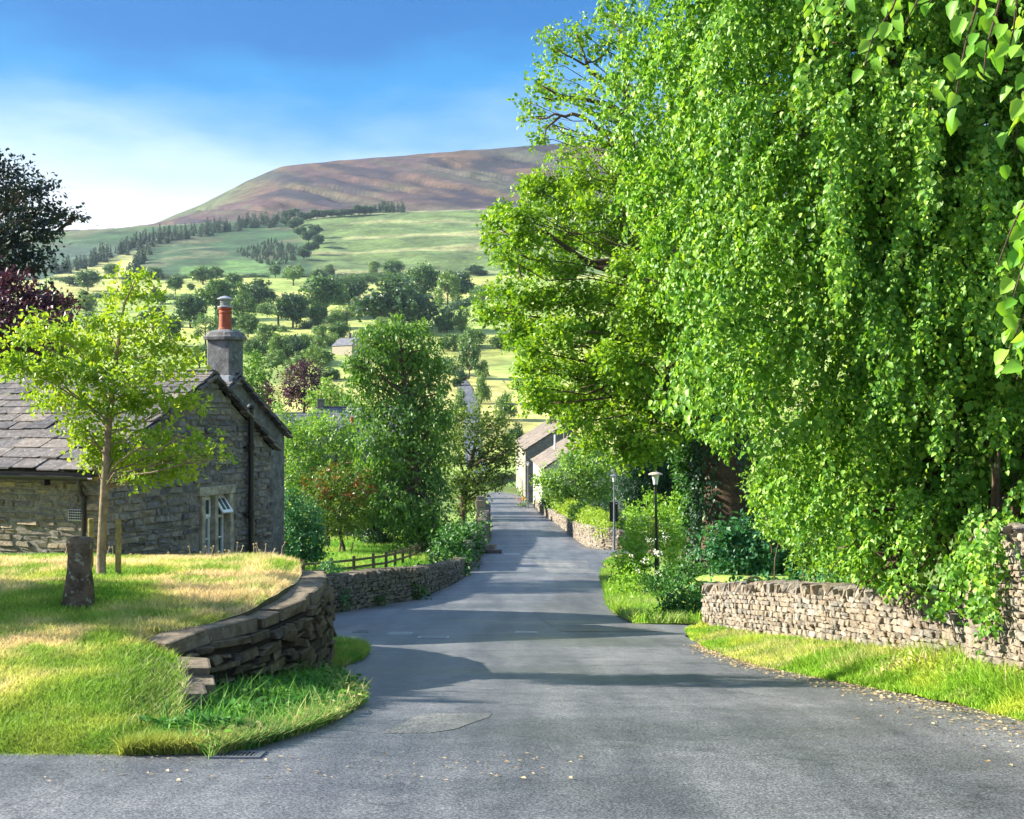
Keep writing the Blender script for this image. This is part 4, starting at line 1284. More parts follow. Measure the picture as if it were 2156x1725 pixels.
# two-light window with stone surround, a mullion and an open top sash
win = MB()
wd = WV1 - WV0
box(win, W(0.07, WV0 + 0.055, (WZ0 + WZ1) / 2), (0.2, 0.11, WZ1 - WZ0), eu3, ev3, ez3)
box(win, W(0.07, WV1 - 0.055, (WZ0 + WZ1) / 2), (0.2, 0.11, WZ1 - WZ0), eu3, ev3, ez3)
mv = (WV0 + WV1) / 2
box(win, W(0.08, mv, (WZ0 + WZ1) / 2), (0.16, 0.1, WZ1 - WZ0), eu3, ev3, ez3)
box(win, W(0.06, mv, WZ1 + 0.085), (0.22, wd + 0.16, 0.165), eu3, ev3, ez3)
box(win, W(0.05, mv, WZ0 - 0.05), (0.26, wd + 0.1, 0.09), eu3, ev3, ez3)
wo = win.build('window', M['dressed'], cot)
for i, (a_, b_) in enumerate(((WV0 + 0.11, mv - 0.05), (mv + 0.05, WV1 - 0.11))):
    fr = MB(); gl = MB(); sash = MB(); sgl = MB()
    zm = WZ1 - 0.42
    box(gl, W(0.17, (a_ + b_) / 2, (WZ0 + WZ1) / 2), (0.012, b_ - a_, WZ1 - WZ0), eu3, ev3, ez3)
    for v in (a_ + 0.022, b_ - 0.022):
        box(fr, W(0.15, v, (WZ0 + WZ1) / 2), (0.05, 0.044, WZ1 - WZ0), eu3, ev3, ez3)
    for z, h in ((WZ0 + 0.045, 0.09), (zm, 0.05), (WZ1 - 0.02, 0.04), (WZ0 + 0.44, 0.028)):
        box(fr, W(0.148, (a_ + b_) / 2, z), (0.05, b_ - a_ - 0.088, h), eu3, ev3, ez3)
    # hinged top light
    ang = 0.0 if i == 0 else 0.62
    top = W(0.118, (a_ + b_) / 2, WZ1 - 0.045)
    dn = -ez3 * math.cos(ang) - eu3 * math.sin(ang); no = -eu3 * math.cos(ang) + ez3 * math.sin(ang)
    hh = 0.37; ww = b_ - a_ - 0.02
    tgt = sash
    box(tgt, top + dn * 0.02, (ww, 0.04, 0.035), ev3, dn, no)
    box(tgt, top + dn * (hh - 0.03), (ww, 0.06, 0.035), ev3, dn, no)
    for s_ in (-1, 1): box(tgt, top + dn * hh / 2 + ev3 * s_ * (ww / 2 - 0.02), (0.04, hh - 0.1, 0.035), ev3, dn, no)
    if i: box(tgt, top + dn * hh / 2, (0.022, hh - 0.1, 0.03), ev3, dn, no)
    box(sgl, top + dn * hh / 2, (ww - 0.08, hh - 0.1, 0.008), ev3, dn, no)
    fr.build('frame', M['whitep'], wo); gl.build('pane', M['glass'], wo); sash.build('sash', M['whitep'], wo); sgl.build('sash_pane', M['glass'], wo)

# taller wing behind, with the chimney on its gable
U2, V2, HWD, Z2, E2 = 1.71, 6.43, 1.93, 0.68, -0.56
mb = MB()
poly = [W(U2 + 0.0, V2 - HWD, ZG - 1), W(U2, V2 + HWD, ZG - 1), W(U2, V2 + HWD, E2), W(U2, V2, Z2 - 0.03), W(U2, V2 - HWD, E2)]
prism(mb, poly, eu3 * 9, 0)
mb.build('wing_wall', M['render_'], cot)
mb = MB()
s2 = (Z2 - E2) / HWD
for sg in (1, -1):
    slates(mb, W(U2 - 0.12, V2 + sg * (HWD + 0.14), E2 - 0.14 * s2 + 0.03), W(U2 + 9, V2 + sg * (HWD + 0.14), E2 - 0.14 * s2 + 0.03), W(U2 - 0.12, V2, Z2 + 0.03), W(U2 + 9, V2, Z2 + 0.03), 9, 0.55)
    for i in range(9):
        t = (i + 0.5) / 9
        c = W(U2 - 0.08, V2 + sg * (HWD + 0.12) * t, Z2 + (E2 - 0.1 - Z2) * t + 0.01)
        e = nrm(ev3 * sg * HWD + ez3 * (E2 - Z2)); n_ = nrm(np.cross(e, eu3)); n_ = n_ if n_[2] > 0 else -n_
        e2_ = nrm(e + n_ * 0.12)
        blocks(mb, [c], e2_, eu3, np.cross(e2_, eu3), [[0.29, 0.16, 0.05]], 0, 0.03, rc)
ridge_stones(mb, W(U2 + 0.8, V2, Z2 + 0.05), W(U2 + 9, V2, Z2 + 0.05))
mb.build('wing_roof', [M['slate'], M['darkgap']], cot)
mb = MB()
cu, cv = U2 + 0.27, V2 + 0.0
box(mb, W(cu, cv, 0.98), (0.60, 0.52, 1.1), eu3, ev3, ez3)
ch = mb.build('chimney', M['render_'], cot)
mb = MB(); box(mb, W(cu, cv, 0.63), (0.66, 0.58, 0.2), eu3, ev3, ez3); box(mb, W(cu + 0.02, cv - 0.32, 0.53), (0.8, 0.36, 0.04), eu3, nrm(ev3 - ez3 * -0.6), nrm(np.cross(eu3, nrm(ev3 - ez3 * -0.6)))); mb.build('flashing', M['lead'], ch)
mb = MB()
n_s = 24
def squircle(hu, hv, z, k=4):
    a = np.arange(n_s) * 2 * math.pi / n_s
    c_, s_ = np.cos(a), np.sin(a); r_ = (np.abs(c_) ** k + np.abs(s_) ** k) ** (-1 / k)
    return np.array([W(cu + hu * x_, cv + hv * y_, z) for x_, y_ in zip(c_ * r_, s_ * r_)])
rings = [squircle(0.31, 0.27, 1.49, 8), squircle(0.38, 0.34, 1.5, 6), squircle(0.39, 0.35, 1.56, 6), squircle(0.36, 0.32, 1.6, 5), squircle(0.34, 0.3, 1.66, 4), squircle(0.25, 0.22, 1.71, 3), squircle(0.13, 0.13, 1.73, 2)]
V_ = np.stack(rings); V_ = np.concatenate([V_, V_[:, :1]], 1); grid(mb, V_)
mb.build('chimney_cap', M['render_'], ch)
mb = MB(); lathe(mb, W(cu, cv, 1.71), [(0.15, 0), (0.15, 0.03), (0.135, 0.06), (0.128, 0.2), (0.125, 0.36), (0.14, 0.37), (0.14, 0.39), (0.125, 0.4), (0.125, 0.44), (0.15, 0.46), (0.15, 0.5), (0.11, 0.5)], 24)
pot = mb.build('chimney_pot', M['terra'], ch, smooth=False)
mb = MB()
lathe(mb, W(cu, cv, 2.2), [(0.1, 0), (0.165, 0.0), (0.165, 0.025), (0.1, 0.04)], 20)
for i in range(14):
    a = i * 2 * math.pi / 14; c = W(cu, cv, 2.22); p0 = c + np.array([math.cos(a) * 0.1, math.sin(a) * 0.1, 0]); tube(mb, [p0, p0 + ez3 * 0.16], 0.006, 4)
for z in (2.27, 2.32): lathe(mb, W(cu, cv, z), [(0.098, 0), (0.108, 0), (0.108, 0.01), (0.098, 0.01)], 20)
lathe(mb, W(cu, cv, 2.38), [(0.1, 0), (0.175, 0.0), (0.175, 0.012), (0.1, 0.05), (0.02, 0.075)], 20)
mb.build('cowl', M['lead'], ch)


# ------------------------------------------------------------------ other houses
def house(name, label, A, axis, length, width, zg, ze, za, wall, roof, wins=(), chim=(), rows=9, sl=1.6, over=0.25, gable_shade=None):
    """A: ground corner (x, y); axis: unit vector along the eaves; width to the right of it."""
    ax = np.array([axis[0], axis[1], 0.0]); ax = nrm(ax); wx = np.array([ax[1], -ax[0], 0.0])
    A3 = np.array([A[0], A[1], 0.0])
    def Q(a, b_, z): return A3 + ax * a + wx * b_ + np.array([0, 0, EZ + z])
    root = empty(name, Q(0, 0, zg), label, 'house')
    mb = MB()
    prism(mb, [Q(0, 0, zg), Q(0, width, zg), Q(0, width, ze), Q(0, width / 2, za), Q(0, 0, ze)], ax * length, 0)
    if gable_shade is not None:
        prism(mb, [Q(-0.03, 0.02, zg), Q(-0.03, width - 0.02, zg), Q(-0.03, width - 0.02, ze), Q(-0.03, width / 2, za - 0.02), Q(-0.03, 0.02, ze)], ax * 0.025, 1)
    mb.build('wall', [wall, gable_shade or wall], root)
    mb = MB(); s_ = (za - ze) / abs(width / 2); sg_ = 1 if width > 0 else -1
    for b0 in (-over * sg_, width + over * sg_):
        e = ze - over * s_ + 0.05
        slates(mb, Q(-0.15, b0, e), Q(length + 0.15, b0, e), Q(-0.15, width / 2, za + 0.05), Q(length + 0.15, width / 2, za + 0.05), rows, sl, thick=0.06, rng=np.random.default_rng(5))
    rf = mb.build('roof', [roof, M['darkgap']], root)
    for (a, b_, z0, h, w_, pot_) in chim:
        mb = MB(); box(mb, Q(a, b_, z0 + h / 2), (w_, w_ * 1.2, h), ax, wx, ez3); box(mb, Q(a, b_, z0 + h + 0.05), (w_ + 0.15, w_ * 1.2 + 0.15, 0.12), ax, wx, ez3)
        c_ = mb.build('chimney', M['farstone'], rf)
        if pot_:
            mb = MB(); lathe(mb, Q(a, b_, z0 + h + 0.1), [(0.16, 0), (0.13, 0.3), (0.17, 0.6), (0.1, 0.62)], 12); mb.build('chimney_pot', M['terra'], rf)
    for (side, a, z, w_, h) in wins:
        mb = MB()
        if side == 'front':
            o_, e_, n_ = Q(a, 0, z), ax, -wx
        elif side == 'gable':
            o_, e_, n_ = Q(0, a, z), wx, -ax
        box(mb, o_ + n_ * 0.02, (w_, 0.06, h), e_, n_, ez3)
        f_ = mb.build('window', M['whitep'], root)
        mb = MB()
        for k in (-1, 1): box(mb, o_ + n_ * 0.045 + e_ * k * w_ * 0.24, (w_ * 0.4, 0.03, h * 0.84), e_, n_, ez3)
        mb.build('pane', M['glass'], f_)
    return root, Q

# terrace running down the lane on the right
ax_a = nrm(np.array([0.62 - 1.56, 195 - 150.0]))
ha, Qa = house('stone_terrace', 'two storey stone terrace with pale slate roof at the foot of the road', (1.56, 150.0), ax_a, 45, 8.8, -11.9, -4.75, -1.95, M['limewash'], M['farslate'],
            wins=[('front', a, z, 1.0, 1.5) for a in (4, 9, 14, 20, 26, 33, 40) for z in (-6.6, -9.4)], chim=[(0.5, 4.4, -2.4, 1.6, 0.8, True), (22, 4.4, -2.4, 1.5, 0.8, True)], rows=10, sl=1.1, gable_shade=M['farstone'])  # gable stone darker than the front: that side's shade put into the colour
ax_b = nrm(np.array([2.33 - 2.95, 141 - 118.0]))
hb, Qb = house('white_cottage', 'low white cottage with pinkish slate roof in front of the terrace', (2.95, 118.0), ax_b, 23, 7.4, -10.3, -5.45, -3.1, M['cottagewhite'], M['farslate'],
            wins=[('front', a, -7.2, 0.9, 1.2) for a in (5, 10.5, 17)], chim=[(22.3, 3.7, -3.4, 1.1, 0.7, False)], rows=9, sl=1.2)
mb = MB(); tube(mb, [Qb(15, 1.9, -4.3), Qb(15, 1.9, -2.6)], 0.09, 8); mb.build('flue', M['whitep'], hb)
# white house glimpsed round the yew
house('white_house', 'white rendered house glimpsed behind the dark yew', (8.05, 104.0), (0.2, 0.98), 9, 8.5, -9.5, -3.9, -1.6, M['cottagewhite'], M['greyslate'], wins=[('gable', 2.2, -6, 1.0, 1.3), ('gable', 6, -6, 1.0, 1.3)])
# grey roofs beyond the orchard
x0 = (646 - CX) / F * 118
house('slate_roofed_house', 'long grey slate roofed house with a chimney among the orchard trees', (x0 + 0.2, 118.0), (0.99, -0.02), 9.5, -7.0, -10.8, -2.4, 0.12, M['farstone'], M['greyslate'], chim=[(0.5, -3.4, -0.3, 1.2, 0.6, False)], rows=9, sl=0.9)
mb = MB()
x1 = (702 - CX) / F * 108
house('slate_roofed_house', 'small grey gable with an orange chimney pot among the orchard trees', ((690 - CX) / F * 106, 106.0), (0.94, -0.3), 5, -4.5, -10.4, -2.9, -1.7, M['farstone'], M['greyslate'], chim=[(1.2, -2.2, -1.9, 0.55, 0.6, True)], rows=7, sl=0.8)
x0 = (590 - CX) / F * 104
house('slate_roofed_house', 'grey hipped slate roof showing just past the cottage gable', (x0, 104.0), (0.95, 0.3), 4.5, -6.0, -10.2, -1.5, -0.4, M['farstone'], M['greyslate'], rows=8, sl=0.8)
# white house up the valley behind the tall weeping tree
gx, gd, gz = ground_px(735, 752)
house('farmhouse', 'white farmhouse with grey roof and chimney half hidden by the weeping tree', ((741 - CX) / F * gd, gd), (-0.75, 0.66), 11, 7.5, gz - EZ - 0.6, gz - EZ + 4.3, gz - EZ + 7.2, M['limewash'], M['greyslate'], wins=[('gable', 2.2, gz - EZ + 2.6, 1.0, 1.3), ('gable', 5.2, gz - EZ + 2.6, 1.0, 1.3)], chim=[(5.5, 3.7, gz - EZ + 6.6, 2.4, 0.9, False)], rows=8, sl=1.5)

# ------------------------------------------------------------------ street lamps and sign
def lamp(label, x, d, zb, h, s=1.0, pole=None, hood=None, lean=0.0):
    root = empty('street_lamp', (x, d, zb), label, 'street lamp', 'street lamps down the lane')
    def q(z): return np.array([x - lean * z, d, zb + z])
    mb = MB(); r0 = 0.062 * s
    tube(mb, [q(0), q(h * 0.3), q(h * 0.305), q(h - 0.5)], [r0 * 1.25, r0 * 1.2, r0 * 0.85, r0 * 0.6], 12)
    mb.build('pole', pole or M['black'], root)
    mb = MB(); c = q(h - 0.5)
    lathe(mb, c, [(0.05 * s, -0.03), (0.075 * s, 0), (0.075 * s, 0.03), (0.06 * s, 0.04)], 16); mb.build('collar', pole or M['black'], root)
    mb = MB(); lathe(mb, c, [(0.07 * s, 0.03), (0.09 * s, 0.18), (0.125 * s, 0.34), (0.1 * s, 0.35)], 20); mb.build('lantern', M['frost'], root, smooth=False)
    mb = MB(); lathe(mb, c, [(0.13 * s, 0.345), (0.235 * s, 0.345), (0.24 * s, 0.365), (0.2 * s, 0.395), (0.1 * s, 0.43), (0.05 * s, 0.44), (0.05 * s, 0.475), (0.01 * s, 0.5)], 24); mb.build('hood', hood or M['hood'], root)
    return root
lz = EZ - HR(42) - 0.1
lx = P(1384, 1230, 42)[0]
lamp('nearest street lamp, black pole and pale hood rising out of the roadside shrubs', lx, 42, lz, EZ - lz - (990 - CY) / F * 42, 1.0, lean=-0.018 * -1)
lz2 = EZ - HR(71)
lamp('middle street lamp, grey pole carrying the black sign plate', (1293 - CX) / F * 70.6, 70.6, lz2, EZ - lz2 - (997 - CY) / F * 70.6, 1.0, M['steel'], M['steel'])
lz3 = EZ - HR(133)
lamp('farthest street lamp, standing in front of the stone terrace', (1111 - CX) / F * 133, 133, lz3 - 0.05, EZ - lz3 - (970 - CY) / F * 133, 1.1, M['iron'], M['steel'])
mb = MB()
c = P(1292, 1078, 70.72)
w_, h_ = 17.5 / F * 70.5, 42 / F * 70.5
box(mb, c + np.array([0, -0.0, 0]), (w_, 0.02, h_), mat=0)
o = mb.build('road_sign', M['black'])
tag(o, 'black back of a tall rectangular sign plate fixed to the middle lamp', 'sign')
mb = MB(); box(mb, c + np.array([w_ * 0.34, -0.014, h_ * 0.42]), (0.1, 0.006, 0.045)); mb.build('sticker', M['whitep'], o)
for k in (-0.36, 0.0, 0.36):
    mb = MB(); box(mb, c + np.array([0.02, -0.03, h_ * k]), (0.12, 0.05, 0.035)); mb.build('bracket', M['steel'], o)

# ------------------------------------------------------------------ small things
# leaning stone post on the lawn
q = P(165, 1278, 13.4)
mb = MB()
prof = [(0.16, -0.1), (0.155, 0.05), (0.145, 0.2), (0.125, 0.38), (0.122, 0.55), (0.135, 0.66), (0.12, 0.715), (0.06, 0.735), (0.0, 0.74)]
ring = []
a = np.arange(20) * 2 * math.pi / 20
for i, (r_, z_) in enumerate(prof):
    k = 5
    c_, s_ = np.cos(a), np.sin(a); rr = (np.abs(c_) ** k + np.abs(s_) ** k) ** (-1 / k)
    jit = 1 + 0.05 * np.sin(a * 2 + i) + rc.normal(0, 0.015, 20)
    ring.append(np.column_stack([q[0] + 0.03 * z_ + r_ * c_ * rr * jit * 0.95, q[1] + r_ * 0.8 * s_ * rr * jit, q[2] + z_ + 0 * a]))
V_ = np.stack(ring); V_ = np.concatenate([V_, V_[:, :1]], 1); grid(mb, V_)
tag(mb.build('stone_post', M['post'], smooth=True), 'old rough stone gatepost standing on the lawn', 'stone post')
# two stakes by the young tree
for (px, pt, pb, d_, lab) in ((249, 1093, 1213, 15.5, 'wooden stake in the lawn to the right of the young tree'), (191, 1092, 1190, 16.2, 'wooden stake half hidden behind the stone post')):
    a_, b_ = P(px, pb + 3, d_), P(px, pt, d_)
    mb = MB(); tube(mb, [a_, (a_ + b_) / 2, b_ - ez3 * 0.012, b_], [0.036, 0.036, 0.036, 0.031], 12)
    tag(mb.build('tree_stake', M['stake']), lab, 'stake', 'stakes of the young tree')
# red thing behind the wall
q = P(667, 1345, 19.6)
bz = float(RZat(np.array(q[0]), np.array(19.6))) + 0.06
root = empty('litter_bin', (q[0] - 0.06, 19.6, bz), 'dark red bin with a hooded lid peeping out past the end of the retaining wall', 'bin')
bx = q[0] - 0.06
mb = MB()
r_ = [(0.05, 0.0), (0.055, 0.03), (0.06, 0.05), (0.1, 0.2), (0.12, 0.3)]
lathe(mb, (bx, 19.6, bz), r_, 14); mb.build('body', M['red'], root)
mb = MB()
hz = bz + 0.30
pr = [(-0.2, 0.0), (0.02, -0.02), (0.12, 0.0), (0.2, 0.02), (0.23, 0.07), (0.2, 0.09), (0.13, 0.1), (0.04, 0.14), (-0.1, 0.15), (-0.2, 0.1)]
prism(mb, [np.array([bx + a_, 19.5, hz + b_]) for a_, b_ in pr], (0, 0.2, 0)); mb.build('lid', M['red'], root)
# ironwork in the road
def cover(name, label, cat, px, py, wpx, dm, mat, bars=0):
    x_, d_ = on_road(px, py)
    w_ = wpx / F * d_
    z_ = float(RZat(np.array(x_), np.array(d_)))
    sl = float(RZat(np.array(x_), np.array(d_ + 0.5)) - RZat(np.array(x_), np.array(d_ - 0.5)))
    ey = nrm(np.array([0, 1, sl])); ez = np.cross([1, 0, 0], ey)
    mb = MB()
    f_ = 0.05
    c = np.array([x_, d_, z_ + 0.001])
    if bars:
        for s_ in (-1, 1):
            box(mb, c + ey * s_ * (dm / 2 - f_ / 2), (w_, f_, 0.024), (1, 0, 0), ey, ez)
            box(mb, c + np.array([s_ * (w_ / 2 - f_ / 2), 0, 0]), (f_, dm - 2 * f_, 0.024), (1, 0, 0), ey, ez)
        for i in range(bars):
            xx = -w_ / 2 + f_ + (w_ - 2 * f_) * (i + 0.5) / bars
            box(mb, c + np.array([xx, 0, 0]), ((w_ - 2 * f_) / bars * 0.5, dm - 2 * f_, 0.02), (1, 0, 0), ey, ez)
        box(mb, c - ez * 0.004, (w_ - 0.06, dm - 0.06, 0.006), (1, 0, 0), ey, ez, 1)
    else:
        box(mb, c - ez * 0.003, (w_, dm, 0.014), (1, 0, 0), ey, ez)
        for i in range(6):
            for j in range(4):
                box(mb, c + np.array([(i - 2.5) * w_ / 6.4, 0, 0]) + ey * (j - 1.5) * dm / 4.4 + ez * 0.006, (w_ / 9, dm / 7, 0.006), (1, 0, 0), ey, ez)
    tag(mb.build(name, [mat, M['darkgap']]), label, cat)
cover('drain_grate', 'slotted iron drain grate in the gutter below the weedy bank', 'drain', 500, 1591, 110, 0.28, M['iron'], 9)
cover('manhole_cover', 'pale square iron cover, the left of two side by side in the junction', 'manhole cover', 843, 1333, 50, 0.62, M['paleiron'])
cover('drain_grate', 'ribbed iron grating just right of the pale square cover', 'drain', 913, 1343, 66, 0.5, M['paleiron'], 14)
cover('drain_grate', 'faint slotted drain nearest the red bin in the side turning', 'drain', 762, 1329, 34, 0.45, M['iron'], 8)
cover('manhole_cover', 'narrow pale iron cover in the middle of the road', 'manhole cover', 1108, 1332, 46, 0.4, M['paleiron'])
cover('manhole_cover', 'pale iron cover beside the dark tarmac strip near the ivy wall', 'manhole cover', 1078, 1166, 34, 1.4, M['paleiron'])
cover('manhole_cover', 'thin pale cover at the left kerb below the gate pillar', 'manhole cover', 1060, 1097, 26, 2.2, M['paleiron'])
# gate pillar and stone block on the left, past the ivy
q = P(1012, 1150, 84); zb_ = EZ - HR(84) - 0.1
mb = MB()
k = 5
for i in range(k): blocks(mb, [[q[0] + rc.normal(0, .015), 84, zb_ + (i + 0.5) * 0.5]], [1, 0, 0], [0, 1, 0], [0, 0, 1], [[0.66, 0.66, 0.49]], 0, 0.02, rc)
blocks(mb, [[q[0], 84, zb_ + k * 0.5 + 0.12]], [1, 0, 0], [0, 1, 0], [0, 0, 1], [[0.5, 0.5, 0.26]], 0, 0.03, rc)
tag(mb.build('gate_pillar', M['sunwall']), 'square stone gate pillar beyond the ivy on the left of the road', 'pillar')
mb = MB(); x_, d_ = on_road(1031, 1163); z_ = road_z(d_)
blocks(mb, [[x_, d_ + 0.2, z_ + 0.2], [x_ + 0.25, d_ - 0.5, z_ + 0.09]], [1, 0, 0], [0, 1, 0], [0, 0, 1], [[0.6, 0.8, 0.42], [0.8, 0.5, 0.2]], 0, 0.05, rc)
tag(mb.build('stone_trough', M['lane']), 'small stone block at the left kerb below the pillar', 'stone block')
# headstones in the churchyard
for (px, py, d_, w_, h_, lab) in ((1588, 1213, 27.2, 0.36, 0.55, 'dark rounded headstone behind the churchyard wall'),):
    q = P(px, py, d_); mb = MB()
    a = np.linspace(0, math.pi, 9)
    poly = [np.array([q[0] - w_ / 2, d_, q[2] - h_ - 0.5]), np.array([q[0] + w_ / 2, d_, q[2] - h_ - 0.5])] + [np.array([q[0] + w_ / 2 * math.cos(t), d_, q[2] - 0.14 + 0.14 * math.sin(t)]) for t in a]
    prism(mb, poly, (0, 0.12, 0)); tag(mb.build('headstone', M['post']), lab, 'headstone')

# post-and-rail fence behind the roadside wall
fp = [(600, 1226, 68), (639, 1222, 68.5), (698, 1217, 69), (745, 1212, 70), (786, 1206, 71), (813, 1202, 72.5), (832, 1196, 74.5), (848, 1191, 77), (863, 1185, 80), (875, 1180, 83), (886, 1174, 86), (896, 1167, 90), (905, 1161, 94), (914, 1155, 98), (921, 1150, 102)]
root_q = P(*fp[6])
fence = empty('post_and_rail_fence', (root_q[0], root_q[1], root_q[2]), 'wooden post and rail fence curving round the orchard behind the roadside wall', 'fence')
tops = []
for (px, py, d_) in fp:
    b_ = P(px, py, d_); mb = MB()
    box(mb, b_ + ez3 * 0.45, (0.16, 0.16, 1.25)); mb.build('post', M['wood'], fence); tops.append(b_)
tops = np.array(tops)
for z_ in (0.45, 0.85):
    mb = MB()
    for a_, b_ in zip(tops[:-1], tops[1:]):
        e = nrm(b_ - a_); box(mb, (a_ + b_) / 2 + ez3 * z_ + np.array([0, -0.08, 0]), (np.linalg.norm(b_ - a_) + 0.04, 0.05, 0.13), e, nrm(np.cross(ez3, e)), nrm(np.cross(e, nrm(np.cross(ez3, e)))))
    mb.build('rail', M['wood'], fence)
# field fences and gate in the valley
def far_fence(label, a, b_, n_, h=1.3, name='field_fence'):
    pts = []
    for t in np.linspace(0, 1, n_):
        x_, d_, z_ = ground_px(a[0] + (b_[0] - a[0]) * t, a[1] + (b_[1] - a[1]) * t); pts.append((x_, d_, z_))
    pts = np.array(pts); mb = MB()
    root = empty(name, pts[n_ // 2], label, 'fence')
    for p_ in pts:
        mb = MB(); box(mb, p_ + ez3 * h / 2, (0.2, 0.2, h)); mb.build('post', M['wood'], root)
    mb = MB()
    for z_ in (0.4, 0.75, 1.1):
        for p_, q_ in zip(pts[:-1], pts[1:]):
            e = nrm(q_ - p_); s_ = nrm(np.cross(ez3, e)); box(mb, (p_ + q_) / 2 + ez3 * z_ * h / 1.3, (np.linalg.norm(q_ - p_), 0.08, 0.14), e, s_, np.cross(e, s_))
    mb.build('rail', M['wood'], root)
far_fence('grey timber fence across the field above the bend of the far road', (985, 726), (1060, 724), 12)
far_fence('short rail fence beside the far road', (1014, 846), (1032, 845), 4)

# the lane climbing the far side of the valley
rr_ = []
for (py, a_, b_) in ((1000, 985, 1030), (940, 975, 1012), (900, 975, 1010), (868, 976, 1008), (840, 968, 1003), (820, 962, 994), (805, 963, 984), (796, 966, 978)):
    l_ = ground_px(a_, py, 150); r_ = ground_px(b_, py, 150); rr_.append((l_, r_))
rows_ = []
for (l_, r_), (l2, r2) in zip(rr_[:-1], rr_[1:]):
    for t in np.linspace(0, 1, 8, endpoint=False):
        pa = np.array(l_) * (1 - t) + np.array(l2) * t; pb = np.array(r_) * (1 - t) + np.array(r2) * t
        rows_.append([pa * (1 - s) + pb * s for s in np.linspace(0, 1, 7)])
V_ = np.array(rows_); V_[..., 2] = H(V_[..., 0], V_[..., 1]) + 0.25
mb = MB(); grid(mb, V_); tag(mb.build('road', M['asphalt'], smooth=True), kind='structure')


# ------------------------------------------------------------------ trees and plants
def sprays(mb, rng, clumps, leaf, lai=4.0, twig=0.5, per=14, droop=0.3, wid=0.62, shape=4, up=0.6, inner=0.35, fold=0.2, spread=0.6, mat=0, outb=0.5, size_var=0.35):
    """Leaves gathered on short twigs that fill ellipsoid clumps (centre, radii[, density])."""
    for cl in clumps:
        c, r = np.asarray(cl[0], float), np.asarray(cl[1], float)
        den = cl[2] if len(cl) > 2 else 1.0
        area = math.pi * (r[0] * r[2] + r[1] * r[2] + r[0] * r[1]) / 3
        n = int(max(per, den * lai * area / (leaf * leaf * wid * 0.6)))
        ns = max(2, n // per)
        o = runit(ns, rng)
        rad = inner + (1 - inner) * rng.uniform(0, 1, ns) ** 0.6
        p = c + o * r * rad[:, None]
        td = nrm(o * 0.9 + rng.normal(0, 0.5, (ns, 3)) + np.array([0, 0, -droop]))
        P0 = np.repeat(p, per, 0); T = np.repeat(td, per, 0); O = np.repeat(o, per, 0)
        m = ns * per
        tl = rng.uniform(-0.5, 0.5, m)[:, None] * twig
        pos = P0 + T * tl + rng.normal(0, 1, (m, 3)) * leaf * spread + np.array([0, 0, -droop * 0.4]) * (tl ** 2) / max(twig, .01)
        ax = nrm(T * 0.6 + rng.normal(0, 0.7, (m, 3)) + np.array([0, 0, -droop * 0.8]))
        nr = nrm(np.array([-0.3, -0.05, up]) + O * outb + rng.normal(0, 0.55, (m, 3)))
        leaves(mb, pos, ax, nr, leaf * rng.uniform(1 - size_var, 1 + size_var, m), wid, shape, fold, mat)

def bend(a, b_, k=5, sag=0.1, rng=R, wob=0.06):
    a, b_ = np.asarray(a, float), np.asarray(b_, float)
    t = np.linspace(0, 1, k)[:, None]
    L = np.linalg.norm(b_ - a)
    p = a * (1 - t) + b_ * t
    p[:, 2] += np.sin(t[:, 0] * math.pi) * sag * L
    p[1:-1] += rng.normal(0, wob * L * 0.5, (k - 2, 3))
    return p

def limbs(mb, rng, trunk, rads, clumps, r_l=0.5, twigs=4, wob=0.08, mat=0, n=7):
    """Trunk tube, a limb to each clump and finer boughs inside it."""
    trunk = np.asarray(trunk, float)
    tube(mb, trunk, rads, max(n, 8), mat)
    zt = trunk[:, 2]
    for cl in clumps:
        c, r = np.asarray(cl[0], float), np.asarray(cl[1], float)
        z0 = c[2] - 0.55 * np.linalg.norm((c - trunk[-1])[:2]) - r[2] * 0.3
        z0 = np.clip(z0, zt[0] + (zt[-1] - zt[0]) * 0.3, zt[-1])
        a = np.array([np.interp(z0, zt, trunk[:, i]) for i in range(3)]); ra = np.interp(z0, zt, rads)
        b_ = bend(a, c, 6, 0.06, rng, wob)
        r0 = max(ra * r_l, rads[-1] * 0.5)
        tube(mb, b_, np.linspace(r0, r0 * 0.35, 6), 6, mat)
        for k in range(twigs):
            e = c + runit(1, rng)[0] * r * 0.85
            s = b_[rng.integers(2, 6)]
            tube(mb, bend(s, e, 4, 0.04, rng, wob), np.linspace(r0 * 0.34, r0 * 0.08, 4), 4, mat)

def pxc(D, spec, flat=1.0, dd=0.0, rng=R):
    """[(px, py, rx, ry[, depth shift[, density]])] at distance D -> clumps."""
    out = []
    for s in spec:
        sh = s[4] if len(s) > 4 and s[4] is not None else rng.uniform(-dd, dd)
        d_ = D + sh
        k = d_ / F
        out.append((P(s[0], s[1], d_), np.array([s[2] * k, max(s[2], s[3]) * k * flat, s[3] * k]), s[5] if len(s) > 5 else 1.0))
    return out

def tree(name, label, cat, base, clumps, trunk, rads, leafm, leaf, bark=None, group=None, seed=1, lai=4.0, r_l=0.5, twigs=4, extra=None, **kw):
    rng = np.random.default_rng(seed)
    root = empty(name, base, label, cat, group)
    mb = MB(); limbs(mb, rng, trunk, rads, clumps, r_l, twigs)
    mb.build('trunk', bark or M['bark'], root, smooth=True)
    mb = MB(); sprays(mb, rng, clumps, leaf, lai, **kw)
    mb.build('crown', leafm, root)
    if extra: extra(root, rng)
    return root

